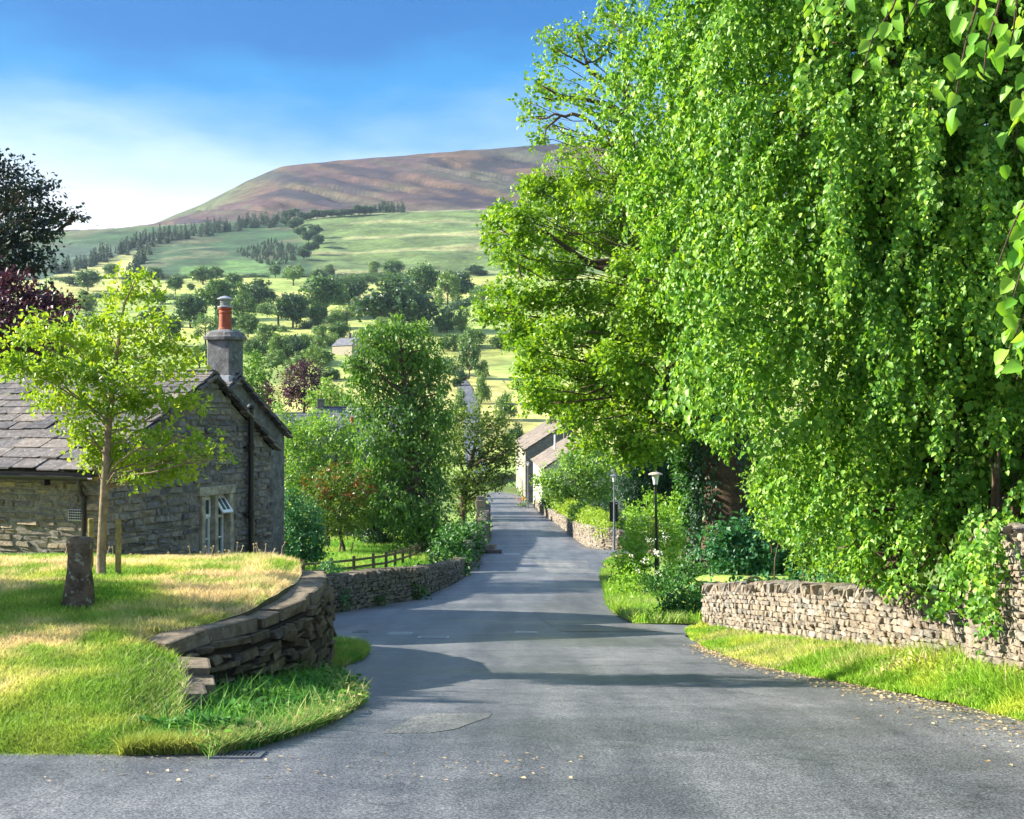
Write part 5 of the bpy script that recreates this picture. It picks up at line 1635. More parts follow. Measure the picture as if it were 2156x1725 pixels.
# ---- young maple on the lawn
D_ = 15.5
rs = np.random.default_rng(31)
spec = [(300, 580, 34, 16), (240, 585, 14, 16), (265, 620, 40, 18), (230, 640, 30, 20), (310, 628, 34, 18), (205, 680, 42, 22), (320, 680, 40, 22), (260, 690, 48, 28), (85, 672, 28, 14), (52, 712, 48, 22), (110, 700, 60, 24), (170, 725, 66, 30),
        (250, 735, 84, 32), (345, 725, 60, 24), (398, 738, 34, 14), (30, 765, 40, 22), (95, 780, 92, 32), (205, 790, 90, 36), (310, 785, 80, 32), (390, 770, 36, 20), (120, 840, 80, 24), (225, 850, 90, 34), (330, 845, 80, 28), (400, 850, 36, 18),
        (170, 900, 52, 24), (240, 925, 70, 26), (330, 915, 56, 20), (410, 925, 40, 11), (445, 942, 30, 8), (190, 965, 44, 14), (265, 975, 70, 20), (350, 962, 70, 18), (430, 958, 46, 9), (470, 965, 18, 6), (300, 1008, 52, 14), (370, 995, 50, 14), (225, 945, 40, 24)]
cl = pxc(D_, spec, 0.9, 0.55, rs)
tr = np.array([P(212, 1218, D_), P(214, 1150, D_), P(219, 1050, D_), P(224, 960, D_), P(230, 880, D_), P(240, 790, D_), P(252, 700, D_), P(262, 640, D_), P(285, 590, D_)])
tree('young_maple', 'slender young maple with fresh yellow green leaves on the lawn', 'tree', tr[0], cl, tr, [0.062, 0.055, 0.052, 0.05, 0.042, 0.032, 0.022, 0.014, 0.006], M['sapling'], 0.062, M['palebark'], seed=32, lai=2.3, r_l=0.3, twigs=4, twig=0.3, per=10, droop=0.12, shape=6, wid=0.62, up=0.9, inner=0.2, fold=0.15)

# ---- dark trees at the left edge
D_ = 46
rs = np.random.default_rng(33)
spec = [(-20, 330, 30, 14), (10, 365, 60, 24), (-10, 420, 90, 40), (70, 400, 50, 22), (105, 392, 22, 10), (80, 450, 60, 24), (130, 455, 40, 12), (160, 458, 22, 6), (20, 480, 90, 40), (95, 500, 34, 16), (50, 540, 60, 26), (90, 560, 28, 14), (-20, 560, 70, 40), (40, 575, 40, 14), (-70, 350, 60, 60), (-90, 470, 60, 80), (-160, 420, 80, 120), (-200, 560, 80, 90), (-110, 600, 60, 50)]
cl = pxc(D_, spec, 1.0, 2.0, rs)
bz = z_ground(P(-140, 0, D_)[0], D_)
tr = np.array([[P(-140, 0, D_)[0], D_, bz], P(-135, 900, D_), P(-120, 700, D_), P(-100, 520, D_), P(-80, 380, D_)])
tree('beech_tree', 'dark blue green beech spreading in from the top of the left edge', 'tree', tr[0], cl, tr, [0.5, 0.42, 0.33, 0.2, 0.08], M['beech'], 0.16, seed=34, lai=3.0, twig=1.0, per=16, droop=0.1, up=0.8, inner=0.2)
D_ = 42
spec = [(20, 640, 90, 40), (90, 640, 60, 26), (125, 645, 34, 16), (150, 637, 20, 6), (30, 690, 80, 36), (100, 670, 50, 24), (10, 600, 40, 28), (-60, 680, 80, 80), (-40, 600, 60, 40), (60, 720, 60, 24), (-100, 740, 80, 60)]
cl = pxc(D_, spec, 1.0, 1.5, np.random.default_rng(35))
bz = z_ground(P(-40, 0, D_)[0], D_)
tr = np.array([[P(-40, 0, D_)[0], D_, bz], P(-38, 850, D_), P(-30, 720, D_), P(-10, 640, D_)])
tree('copper_beech', 'purple copper beech behind the cottage roof at the left edge', 'tree', tr[0], cl, tr, [0.4, 0.32, 0.25, 0.1], M['purple'], 0.17, seed=36, lai=3.4, twig=0.9, per=16, droop=0.1, up=0.8)

# ---- lime tree on the right: hanging sprays over the churchyard wall
rl = np.random.default_rng(41)
lb_ = np.array([7.2, 17.6, z_ground(6.9, 17.6) - 0.1])
limeroot = empty('lime_tree', lb_, 'huge bright green lime with drooping sprays filling the right side', 'tree')
ell = [  # centre, radii of the leaf shell
    ((7.0, 17.6, 3.6), (3.2, 3.7, 4.4)), ((4.6, 15.2, 5.2), (2.3, 2.6, 2.7)), ((5.0, 15.4, 2.4), (1.7, 2.3, 2.4)), ((5.9, 15.0, 0.7), (1.8, 2.2, 2.0)), ((7.4, 16.8, 2.0), (2.4, 2.6, 3.0)),
    ((4.9, 15.6, 8.2), (2.7, 3.2, 2.6)), ((7.9, 17.4, 7.0), (3.0, 3.4, 3.4)), ((9.0, 17.5, 3.0), (3.0, 3.5, 4.0)), ((5.2, 14.6, -0.1), (0.9, 1.5, 0.9)), ((5.15, 13.6, 0.4), (0.75, 1.0, 1.3)), ((4.7, 13.7, -0.1), (0.6, 0.8, 0.8)), ((4.3, 14.4, 0.0), (0.8, 0.9, 0.9)), ((3.9, 15.4, 3.9), (1.5, 1.8, 1.6)), ((3.45, 15.0, 5.6), (1.2, 1.4, 1.5)), ((3.5, 15.0, 7.4), (1.3, 1.5, 1.3)), ((3.3, 14.8, 6.5), (1.0, 1.2, 1.4)), ((4.2, 16.5, 4.6), (1.6, 1.5, 2.6)), ((3.6, 15.6, 4.2), (1.1, 1.3, 1.5)), ((4.4, 15.8, 2.6), (1.4, 1.4, 1.8))]
POS, AX, NR, SZ = [], [], [], []
TW = []
for ci, (c, r) in enumerate(ell):
    c, r = np.array(c), np.array(r)
    area = 4 * math.pi * ((r[0] * r[1]) ** 1.6 / 3 + (r[0] * r[2]) ** 1.6 / 3 + (r[1] * r[2]) ** 1.6 / 3) ** (1 / 1.6)
    nb = int(area * 1.4)
    ob = runit(nb * 2, rl)
    ob = ob[(ob[:, 1] < 0.5) | (rl.uniform(0, 1, len(ob)) < 0.3)][:nb]
    hang = np.array([0, 0, -1.0])
    for o in ob:
        st = c + o * r * rl.choice([1.04, 0.9, 0.7], p=[0.45, 0.35, 0.2]) * rl.uniform(0.92, 1.06)
        out = nrm(np.array([o[0] * 0.8 - 0.32, o[1] * 0.8 - 0.12, 0.15 + 0.2 * o[2]]) + rl.normal(0, 0.2, 3))
        Lb = rl.uniform(0.7, 1.9)
        t = np.linspace(0, 1, 12)[:, None]
        spine = st + out * Lb * (t - 0.3 * t ** 2) + hang * Lb * (0.1 * t + 0.75 * t ** 2)
        TW.append(spine[None, ::2])
        ns = int(10 + 11 * Lb); nl = 13
        ti = rl.uniform(0.1, 1, ns)
        s0 = np.stack([np.interp(ti, t[:, 0], spine[:, i]) for i in range(3)], -1)
        dirs = nrm(out * (1 - ti[:, None]) * 0.7 + rl.normal(0, 0.55, (ns, 3)) * np.array([1, 1, 0.5]) + hang * (0.35 + 0.5 * ti[:, None]))
        L = rl.uniform(0.22, 0.62, ns) * (1.1 - 0.4 * ti)
        tt_ = np.linspace(0.04, 1, nl)
        sp = s0[:, None] + dirs[:, None] * (L[:, None] * (tt_ - 0.25 * tt_ ** 2))[..., None] + hang * (L[:, None] * 0.55 * tt_ ** 2)[..., None]
        sp = sp + rl.normal(0, 0.022, sp.shape)
        tg = nrm(dirs[:, None] * (1 - 0.5 * tt_)[None, :, None] + hang * (0.2 + 0.9 * tt_)[None, :, None])
        sidev = nrm(np.cross(tg, np.array([0, 0, 1.0]) + rl.normal(0, .25, (ns, 1, 3))))
        alt = np.where(np.arange(nl) % 2 == 0, 1, -1)[None, :, None]
        ax = nrm(tg * 0.5 + sidev * alt * 0.75 + hang * 0.45 + rl.normal(0, 0.25, sp.shape))
        nr = nrm(np.array([-0.25, -0.1, 0.5]) + o * 0.4 + rl.normal(0, 0.42, sp.shape))
        POS.append(sp.reshape(-1, 3)); AX.append(ax.reshape(-1, 3)); NR.append(nr.reshape(-1, 3))
        SZ.append((rl.uniform(0.036, 0.084, (ns, nl)) * (1.08 - 0.35 * tt_)).ravel())
long_ = [((1590, 760), (1412, 868), 14.2), ((1600, 775), (1450, 880), 14.4), ((1680, 850), (1512, 925), 14.2), ((1620, 690), (1462, 742), 14.3), ((1740, 900), (1570, 1010), 14.0), ((1560, 600), (1430, 640), 14.5)]
for (a, b2, d_) in long_:
    for q in range(5):
        A_, B_ = P(*a, d_) + rl.normal(0, .1, 3), P(*b2, d_ - 0.4) + rl.normal(0, 0.07, 3)
        m = 24; t = np.linspace(0.02, 1, m)[:, None]
        sp = A_ * (1 - t) + B_ * t; sp[:, 2] += 0.22 * np.sin(t[:, 0] * math.pi)
        TW.append(sp[None, ::3])
        tg = nrm(B_ - A_); sdv = nrm(np.cross(tg, [0, 0.3, 1.0])); alt = np.where(np.arange(m) % 2 == 0, 1, -1)[:, None]
        POS.append(sp + rl.normal(0, 0.03, sp.shape)); AX.append(nrm(tg * 0.4 + sdv * alt * 0.4 + np.array([0, 0, -0.8]) + rl.normal(0, 0.3, sp.shape)))
        NR.append(nrm(np.array([-0.5, -0.4, 0.5]) + rl.normal(0, 0.45, sp.shape))); SZ.append(rl.uniform(0.06, 0.1, m))
POS, AX, NR, SZ = map(np.concatenate, (POS, AX, NR, SZ))
# keep the sprays clear of the road and wall face
zlf = lambda x: EZ + np.interp(x, [1, 2.6, 3.1, 3.6, 4.0, 4.75, 5.0, 5.6], [0.3, -0.5, -1.5, -1.75, -2.05, -2.1, -1.0, -0.9])
k = POS[:, 2] > zlf(POS[:, 0])
POS, AX, NR, SZ = POS[k], AX[k], NR[k], SZ[k]
mb = MB(); leaves(mb, POS, AX, NR, SZ, 0.82, 10, 0.3)
core = [(np.array(c), np.array(r) * 0.78) for c, r in ell[:8]]
sprays(mb, rl, core, 0.12, 2.2, twig=0.6, per=14, droop=0.8, wid=0.8, up=0.3, inner=0.35)
mb.build('crown', M['lime'], limeroot, smooth=True)
mb = MB()
top = np.array([6.4, 17.0, 9.5])
tube(mb, [lb_, lb_ + [0.02, 0, 1.5], lb_ + [-0.1, -0.1, 4], lb_ + [-0.3, -0.3, 7], top], [0.48, 0.4, 0.34, 0.22, 0.08], 12)
for c, r in ell:
    c = np.array(c); z0 = np.clip(c[2] - 1.0, 1.5, 9); a = np.array([6.85, 17.5, z0])
    b_ = bend(a, c, 6, 0.1, rl, 0.05); tube(mb, b_, np.linspace(0.14, 0.05, 6), 6)
    for q in range(14):
        e = c + runit(1, rl)[0] * np.array(r) * 0.9
        tube(mb, bend(b_[rl.integers(2, 6)], e, 5, 0.12, rl, 0.05), np.linspace(0.035, 0.006, 5), 4)
for tw in TW:
    for s_ in tw[:: 2] if len(tw) > 2 else tw:
        if np.all(s_[:, 2] > zlf(s_[:, 0])): tube(mb, s_, np.linspace(0.006, 0.002, len(s_)), 3, caps=False)
mb.build('trunk', M['bark'], limeroot, smooth=True)
# one long bough reaches out over the lane, close to the camera
rb_ = np.random.default_rng(43)
mb = MB(); lm = MB()
bough = np.array([[6.4, 17, 6.2], [5.2, 13.5, 6.6], [4.0, 10, 6.0], [3.1, 7.6, 5.0], [2.55, 6.3, 4.45]])
tube(mb, bough, [0.12, 0.09, 0.065, 0.04, 0.02], 8)
hang_specs = [  # start px,py,d -> end px,py
    ((1850, -160), (1690, 30), 6.6), ((1880, -150), (1745, 55), 6.5), ((1960, -140), (1820, 140), 6.2), ((2000, -120), (1900, 60), 6.3), ((2080, -110), (2005, 245), 5.6), ((2120, -120), (2070, 170), 5.5), ((2160, -100), (2120, 120), 5.4), ((2200, -60), (2135, 330), 5.5),
    ((2200, 40), (2150, 230), 5.2), ((2240, 250), (2100, 560), 5.5), ((2260, 300), (2130, 640), 5.6), ((2280, 380), (2115, 760), 5.7), ((2300, 480), (2140, 800), 5.6), ((2260, 420), (2170, 700), 5.3), ((2050, -160), (1950, 20), 6), ((2240, 0), (2180, 420), 5.4),
    ((2300, 200), (2210, 600), 5.5), ((1780, -180), (1700, -30), 6.8)]
for (a, b2, d_) in hang_specs:
    A_, B_ = P(*a, d_), P(*b2, d_ - 0.1)
    near = bough[np.argmin(np.linalg.norm(bough - A_, axis=1))]
    pth = np.concatenate([bend(near, A_, 4, 0.1, rb_, 0.03)[:-1], bend(A_, B_, 6, 0.03, rb_, 0.03)])
    tube(mb, pth, np.linspace(0.012, 0.003, len(pth)), 5)
    m = max(10, int(np.linalg.norm(B_ - A_) * 30))
    t = np.linspace(0.05, 1, m)[:, None]
    pos = A_ * (1 - t) + B_ * t + rb_.normal(0, 0.035, (m, 3))
    tgd = nrm(B_ - A_); sdv = nrm(np.cross(tgd, [0, 1, 0.2]))
    alt = np.where(np.arange(m) % 2 == 0, 1, -1)[:, None]
    ax = nrm(tgd * 0.6 + sdv * alt * 0.6 + np.array([0, 0, -0.5]) + rb_.normal(0, 0.25, (m, 3)))
    nr = nrm(np.array([-0.4, -0.6, 0.5]) + rb_.normal(0, 0.5, (m, 3)))
    leaves(lm, pos, ax, nr, rb_.uniform(0.045, 0.095, m), 0.8, 10, 0.35)
bo = mb.build('bough', M['bark'], limeroot, smooth=True)
lm.build('hanging_sprays', M['limeyoung'], bo, smooth=True)

# ---- tall sycamore beyond it
D_ = 34.0
rs = np.random.default_rng(45)
spec = [(1178, 100, 40, 34), (1222, 70, 40, 26), (1165, 75, 24, 20), (1285, 42, 44, 30), (1262, 100, 44, 28), (1320, 90, 44, 34), (1350, 50, 40, 40), (1160, 140, 26, 20), (1185, 165, 26, 14), (1140, 185, 40, 22), (1112, 215, 24, 12), (1165, 200, 36, 14), (1128, 245, 30, 13), (1096, 250, 18, 9), (1150, 268, 26, 14),
        (1140, 295, 26, 22), (1152, 322, 14, 12), (1195, 295, 32, 20), (1185, 335, 26, 20), (1205, 210, 30, 16), (1228, 195, 26, 14), (1285, 170, 50, 26), (1330, 180, 40, 40), (1250, 235, 44, 20), (1310, 250, 40, 30), (1240, 300, 44, 24), (1290, 300, 40, 30), (1225, 345, 40, 16), (1370, 140, 40, 60), (1370, 240, 40, 60), (1355, 330, 46, 40), (1300, 350, 40, 24),
        (1165, 385, 50, 26), (1120, 410, 34, 26), (1220, 385, 50, 26), (1300, 385, 60, 30), (1380, 400, 60, 50), (1080, 455, 26, 22), (1045, 470, 30, 20), (1040, 510, 22, 20), (1110, 455, 44, 24), (1170, 435, 60, 32), (1250, 440, 60, 36), (1330, 450, 60, 40), (1110, 505, 54, 26), (1065, 540, 32, 14), (1190, 500, 70, 34), (1270, 510, 60, 36), (1360, 520, 60, 40),
        (1100, 560, 54, 20), (1180, 565, 60, 26), (1070, 610, 32, 16), (1030, 655, 32, 18), (1065, 655, 36, 20), (1120, 625, 54, 28), (1200, 630, 70, 34), (1290, 620, 60, 36), (1380, 620, 60, 50), (1110, 690, 50, 28), (1180, 700, 64, 36), (1270, 700, 70, 40), (1360, 710, 70, 46), (1110, 735, 36, 18), (1160, 765, 50, 30), (1240, 775, 70, 40), (1330, 790, 70, 40), (1420, 700, 50, 60), (1420, 800, 50, 40),
        (1180, 830, 48, 32), (1260, 845, 70, 38), (1350, 860, 70, 40), (1205, 890, 36, 24), (1290, 910, 60, 32), (1370, 925, 60, 34), (1430, 890, 44, 40), (1230, 940, 30, 14), (1330, 960, 60, 22), (1440, 640, 40, 40)]
spec = [(a, b2, c_, d2, None, 0.42 if b2 < 360 else 1.0) for a, b2, c_, d2 in spec]
spec += [(1095, 700, 36, 22), (1080, 725, 20, 14), (1110, 775, 34, 24), (1095, 810, 22, 16), (1130, 815, 40, 30), (1125, 850, 30, 18), (1160, 845, 40, 26), (1200, 855, 50, 26), (1035, 610, 22, 10), (1020, 670, 22, 12), (1050, 440, 22, 14), (1025, 490, 14, 14), (1110, 385, 24, 16)]
spec += [(1440, 330, 60, 70, 1), (1460, 430, 60, 60, 1), (1500, 540, 60, 60, 1), (1540, 640, 60, 60, 1), (1560, 740, 50, 60, 1), (1450, 200, 60, 80, 1), (1520, 380, 60, 80, 1.5), (1590, 560, 60, 80, 1.5), (1440, 90, 60, 60, 1)]
spec += [(1400, 500, 60, 44, -3), (1440, 580, 50, 40, -3.4), (1400, 640, 60, 44, -3.2), (1450, 690, 50, 36, -3.4), (1390, 720, 60, 40, -3), (1340, 560, 60, 36, -3), (1340, 660, 60, 40, -3), (1450, 770, 36, 30, -3), (1300, 760, 60, 40, -3)]
cl = pxc(D_, spec, 1.0, 2.6, rs)
b0 = P(1545, 1150, D_); b0[2] = z_ground(b0[0], D_) - 0.1
tr = np.array([b0, P(1540, 1050, D_), P(1528, 930, D_), P(1508, 830, D_), P(1485, 740, D_), P(1470, 650, D_), P(1430, 570, D_), P(1375, 470, D_), P(1340, 380, D_), P(1326, 300, D_), P(1318, 200, D_), P(1322, 110, D_)])
trr = [0.95, 0.72, 0.64, 0.5, 0.36, 0.3, 0.24, 0.2, 0.16, 0.13, 0.1, 0.04]
def syc_extra(root, rng):
    mb = MB()
    for pts, r0, r1 in (([(1320, 195), (1290, 180), (1259, 162), (1240, 150), (1234, 128), (1222, 95), (1214, 72)], 0.11, 0.03), ([(1236, 140), (1210, 125), (1190, 115), (1170, 105)], 0.05, 0.02), ([(1238, 132), (1250, 130), (1275, 115)], 0.04, 0.02),
                        ([(1330, 250), (1290, 225), (1255, 215), (1220, 207), (1190, 205), (1168, 196), (1140, 180)], 0.12, 0.03), ([(1180, 206), (1160, 210), (1140, 205)], 0.04, 0.02),
                        ([(1335, 300), (1290, 285), (1252, 268), (1228, 247), (1205, 240), (1190, 246), (1168, 240), (1150, 250), (1128, 250)], 0.11, 0.025), ([(1182, 243), (1165, 258), (1150, 270), (1145, 300)], 0.05, 0.02),
                        ([(1440, 590), (1400, 575), (1340, 560), (1290, 550), (1240, 555), (1190, 520), (1150, 490), (1110, 480)], 0.2, 0.04), ([(1450, 620), (1400, 605), (1350, 590), (1250, 560)], 0.16, 0.1), ([(1230, 560), (1190, 590), (1150, 610), (1105, 635), (1070, 648), (1035, 655)], 0.11, 0.03), ([(1200, 575), (1205, 600), (1190, 620)], 0.05, 0.03),
                        ([(1490, 760), (1420, 790), (1350, 830), (1310, 850)], 0.2, 0.06), ([(1520, 880), (1470, 860), (1420, 845), (1400, 850)], 0.24, 0.2), ([(1480, 700), (1420, 720), (1360, 735), (1300, 740)], 0.17, 0.05), ([(1420, 560), (1380, 520), (1330, 480), (1290, 470)], 0.12, 0.04), ([(1335, 760), (1325, 810), (1330, 860), (1340, 910)], 0.07, 0.04),
                        ([(1345, 390), (1310, 360), (1290, 330), (1280, 290)], 0.07, 0.03), ([(1100, 600), (1080, 500), (1050, 480)], 0.04, 0.02)):
        n_ = len(pts); sh = rng.uniform(-1.6, 0.2)
        q = np.array([P(a, b2, D_ + sh * i / n_) for i, (a, b2) in enumerate(pts)])
        tube(mb, q, np.linspace(r0, r1, n_) * 0.72, 7)
    mb.build('limb', M['bark'], root, smooth=True)
    # ivy round the lower trunk
    mb = MB()
    k = 5200
    t = rng.uniform(0, 1, k); z = tr[0][2] + (P(0, 800, D_)[2] - tr[0][2]) * t
    cx = np.interp(z, tr[:, 2], tr[:, 0]); rr = np.interp(z, tr[:, 2], trr) + 0.06 + np.abs(rng.normal(0, 0.10, k)) + 0.25 * (1 - t)
    a = rng.uniform(0, 2 * math.pi, k)
    gap = np.abs(((a + math.pi * 0.5 + 0.15) + math.pi) % (2 * math.pi) - math.pi) < 0.28 * (t > 0.35)
    o = np.column_stack([np.cos(a), np.sin(a), 0 * a]); pos = np.column_stack([cx, 0 * z + D_, z]) + o * rr[:, None]
    k_ = ~gap
    leaves(mb, pos[k_], nrm(rng.normal(0, 0.5, (k, 3)) + np.array([0, 0, -0.6]))[k_], (o + rng.normal(0, 0.4, (k, 3)))[k_], rng.uniform(0.08, 0.15, k)[k_], 0.8, 4, 0.2)
    mb.build('ivy', M['yew'], root)
tree('sycamore', 'tall spreading sycamore with twisting bare limbs and an ivied trunk, left of the lime', 'tree', tr[0], cl, tr, trr, M['sycamore'], 0.12, seed=46, lai=5.4, r_l=0.08, twigs=3, twig=0.5, per=12, droop=0.05, shape=4, wid=0.75, up=0.85, inner=0.2, extra=syc_extra)

# ---- orchard and the weeping tree by the fence
D_ = 88
rs = np.random.default_rng(51)
spec = [(835, 672, 14, 18), (800, 700, 40, 24), (850, 700, 40, 24), (770, 715, 20, 12), (888, 695, 24, 18), (905, 720, 26, 14), (825, 740, 70, 36), (890, 750, 44, 34), (760, 750, 26, 20), (790, 790, 56, 44), (860, 800, 70, 50), (925, 790, 26, 26), (935, 815, 14, 20), (780, 860, 50, 44), (850, 870, 70, 54), (910, 880, 44, 50), (790, 930, 50, 44), (850, 940, 66, 50), (915, 950, 46, 54), (790, 1000, 44, 50), (840, 1010, 60, 50), (905, 1030, 56, 60), (860, 1080, 64, 44), (915, 1100, 44, 44), (810, 1060, 40, 40), (880, 1130, 54, 30), (930, 880, 24, 40), (740, 770, 18, 20), (755, 800, 20, 24)]
cl = pxc(D_, spec, 1.0, 2.0, rs)
b0 = P(895, 1168, D_); b0[2] = z_ground(b0[0], D_) - 0.1
tr = np.array([b0, P(890, 1100, D_), P(872, 980, D_), P(858, 850, D_), P(845, 740, D_), P(838, 680, D_)])
tree('weeping_tree', 'tall weeping tree with feathery drooping green foliage in the middle of the view', 'tree', tr[0], cl, tr, [0.42, 0.36, 0.3, 0.22, 0.12, 0.04], M['mid'], 0.3, seed=52, lai=3.4, twig=1.3, per=12, droop=0.9, wid=0.5, up=0.5, inner=0.25, fold=0.2)
rs = np.random.default_rng(53)
D_ = 112
spec = [(960, 875, 26, 20), (1000, 870, 36, 22), (1040, 890, 36, 20), (940, 910, 30, 30), (985, 915, 50, 28), (1045, 925, 44, 24), (1075, 935, 22, 16), (950, 960, 34, 30), (1000, 965, 50, 28), (1055, 965, 34, 18), (960, 1010, 34, 30), (1005, 1010, 44, 28), (1040, 1000, 24, 18), (975, 1055, 32, 28), (1010, 1050, 20, 24), (1080, 975, 16, 8), (1070, 1000, 16, 10), (1060, 1020, 20, 10), (1078, 950, 18, 10)]
cl = pxc(D_, spec, 1.0, 1.5, rs)
b0 = P(975, 1110, D_); b0[2] = z_ground(b0[0], D_) - 0.2
tr = np.array([b0, P(975, 1060, D_), P(985, 1000, D_), P(1000, 940, D_), P(1010, 890, D_)])
tree('roadside_tree', 'olive green spreading tree leaning over the road below the far lane', 'tree', tr[0], cl, tr, [0.35, 0.3, 0.24, 0.14, 0.05], M['olive'], 0.26, seed=54, lai=2.6, twig=0.8, per=12, droop=0.15, up=0.8)
def shrubby(name, label, cat, D_, spec, leafm, leaf, base, r0=0.12, seed=1, lai=3.6, group=None, dd=None, **kw):
    rs = np.random.default_rng(seed + 500)
    cl = pxc(D_, spec, 1.0, dd if dd is not None else max(q[2] for q in spec) / F * D_ * 0.5, rs)
    b0 = P(base[0], base[1], D_); b0[2] = min(z_ground(b0[0], D_) + 0.0, b0[2] + 0.3) - 0.08 if base[1] is None else (z_ground(b0[0], D_) - 0.08)
    topc = np.mean([c[0] for c in cl], axis=0)
    tr = np.array([b0, b0 * 0.6 + topc * 0.4, b0 * 0.25 + topc * 0.75, topc])
    tr[1:, 0] += rs.normal(0, 0.03, 3)
    return tree(name, label, cat, b0, cl, tr, [r0, r0 * 0.8, r0 * 0.6, r0 * 0.3], leafm, leaf, seed=seed, lai=lai, group=group, **kw)

shrubby('garden_tree', 'pale green airy tree just right of the cottage gable', 'tree', 92, [(620, 930, 40, 34), (665, 890, 40, 26), (705, 905, 50, 34), (640, 990, 50, 44), (700, 970, 60, 46), (610, 1010, 24, 40), (740, 950, 26, 40), (660, 1050, 60, 40), (720, 1040, 40, 40), (745, 1000, 26, 44), (760, 1060, 24, 40), (625, 945, 24, 24)], M['pale'], 0.25, (690, 1175), 0.22, 61, lai=2.8, twig=0.9, per=12, droop=0.1)
def rust_extra(root, rng):
    mb = MB(); cl = pxc(86, [(720, 1010, 60, 50), (765, 1030, 30, 40), (690, 1060, 50, 34), (660, 1020, 30, 40)], 0.5, 0.5, rng)
    sprays(mb, rng, cl, 0.2, 0.35, twig=0.4, per=5)
    mb.build('red_foliage', M['rust'], root)
shrubby('fruit_tree', 'small orchard tree with russet red leaves among the green, thin dark trunk', 'tree', 87, [(700, 1010, 50, 34), (650, 1050, 44, 36), (760, 1030, 44, 36), (700, 1070, 60, 34), (750, 1085, 50, 30), (670, 1095, 40, 22), (725, 1110, 50, 18)], M['olive'], 0.2, (727, 1180), 0.13, 62, lai=2.3, twig=0.7, per=11, extra=rust_extra)
shrubby('holly_bush', 'dark blue green bushy tree against the cottage corner', 'shrub', 73, [(610, 1060, 34, 34), (645, 1090, 36, 34), (605, 1120, 40, 40), (640, 1140, 44, 34), (665, 1125, 20, 26), (600, 1165, 36, 24), (640, 1170, 36, 18), (670, 1165, 22, 14)], M['teal'], 0.16, (630, 1205), 0.14, 63, lai=4, twig=0.5, per=12)
shrubby('holly_bush', 'dark green bushy tree behind the fruit tree, left of the fence', 'shrub', 96, [(790, 1075, 34, 34), (830, 1100, 36, 34), (790, 1120, 40, 30), (770, 1100, 24, 30), (840, 1135, 30, 20), (800, 1145, 36, 14)], M['dark'], 0.2, (800, 1165), 0.14, 64, lai=4, twig=0.6, per=12)
shrubby('holly_bush', 'low dark sapling drooping by the fence end at the cottage', 'shrub', 66.5, [(690, 1190, 18, 10), (715, 1200, 14, 8), (700, 1205, 10, 10)], M['teal'], 0.13, (700, 1222), 0.04, 65, lai=2.5, twig=0.5, per=9)
shrubby('field_shrub', 'pale green rounded shrub in the orchard behind the fence corner', 'shrub', 100, [(850, 1130, 30, 16), (880, 1130, 28, 20), (820, 1140, 20, 10)], M['pale'], 0.2, (860, 1150), 0.08, 66, lai=3, twig=0.5, per=10)
# two thin orchard stakes and the fruit tree's guard
for (px, lab) in ((713, 'thin leaning stake left of the orchard fruit tree'), (738, 'thin stake right of the orchard fruit tree')):
    a_ = P(px, 1180, 86.0); a_[2] = z_ground(a_[0], 86.0) - 0.1; b_ = P(px + 5, 1142, 86.0)
    mb = MB(); tube(mb, [a_, b_], 0.06, 6); tag(mb.build('tree_stake', M['wood']), lab, 'stake', 'stakes of the fruit tree')

# ivy cascading over the roadside wall on the left
def leaf_mass(name, label, cat, clumps, leafm, leaf, base, seed, lai=4, flowers=None, **kw):
    rng = np.random.default_rng(seed)
    root = empty(name, base, label, cat)
    for c, r, *_ in clumps:
        for k in range(1):
            mb = MB(); e = np.asarray(c) + runit(1, rng)[0] * np.asarray(r) * 0.7
            s = np.array([c[0] + rng.normal(0, 0.1), c[1] + rng.normal(0, 0.1), max(z_ground(c[0], c[1]) - 0.05, c[2] - r[2] * 1.6 - 0.6)])
            tube(mb, bend(s, e, 4, 0.05, rng, 0.06), np.linspace(0.018, 0.006, 4), 4); mb.build('stem', M['bark'], root)
    mb = MB(); sprays(mb, rng, clumps, leaf, lai, **kw); mb.build('foliage', leafm, root)
    if flowers:
        mb = MB(); sprays(mb, rng, flowers[0], flowers[2], flowers[3], twig=0.15, per=12, spread=0.8, up=1.5); mb.build('blossom', flowers[1], root)
    return root
cl = []
for (px, py, d_, rx, ry) in ((925, 1190, 45, 40, 24), (960, 1165, 50, 36, 30), (985, 1140, 55, 34, 34), (940, 1150, 50, 40, 26), (1000, 1110, 62, 26, 30), (970, 1195, 48, 20, 24), (985, 1175, 52, 20, 26), (1005, 1150, 58, 14, 26), (940, 1215, 44, 16, 12), (960, 1120, 56, 40, 26)):
    k = d_ / F; cl.append((P(px, py, d_ + 0.3), np.array([rx * k, rx * k * 0.8, ry * k])))
leaf_mass('ivy_bank', 'dark ivy and brambles spilling over the wall at the left of the road', 'ivy', cl, M['ivy'], 0.15, P(975, 1205, 50.4), 71, lai=4.2, twig=0.5, per=12, droop=0.4)
for i, (px, py, d_, rx, ry, lab) in enumerate(((782, 1268, 29.8, 12, 22, 'tuft of pale weeds growing at the foot of the grey roadside wall, leftmost'), (830, 1262, 32.2, 14, 10, 'low weeds at the foot of the grey roadside wall, middle of the three clumps'), (880, 1240, 35.0, 26, 18, 'broad clump of weeds at the foot of the grey roadside wall nearest the ivy'))):
    k = d_ / F; q = P(px, py, d_); q[0] = XL(d_) + 0.08; q[2] = EZ - HR(d_) + ry * k * 0.8
    leaf_mass('wall_weeds', lab, 'weeds', [(q, np.array([rx * k, 0.12, ry * k]))], M['ivy'] if i else M['teal'], 0.08, (q[0], q[1], EZ - HR(d_)), 72 + i, lai=3, twig=0.2, per=8, up=0.4)

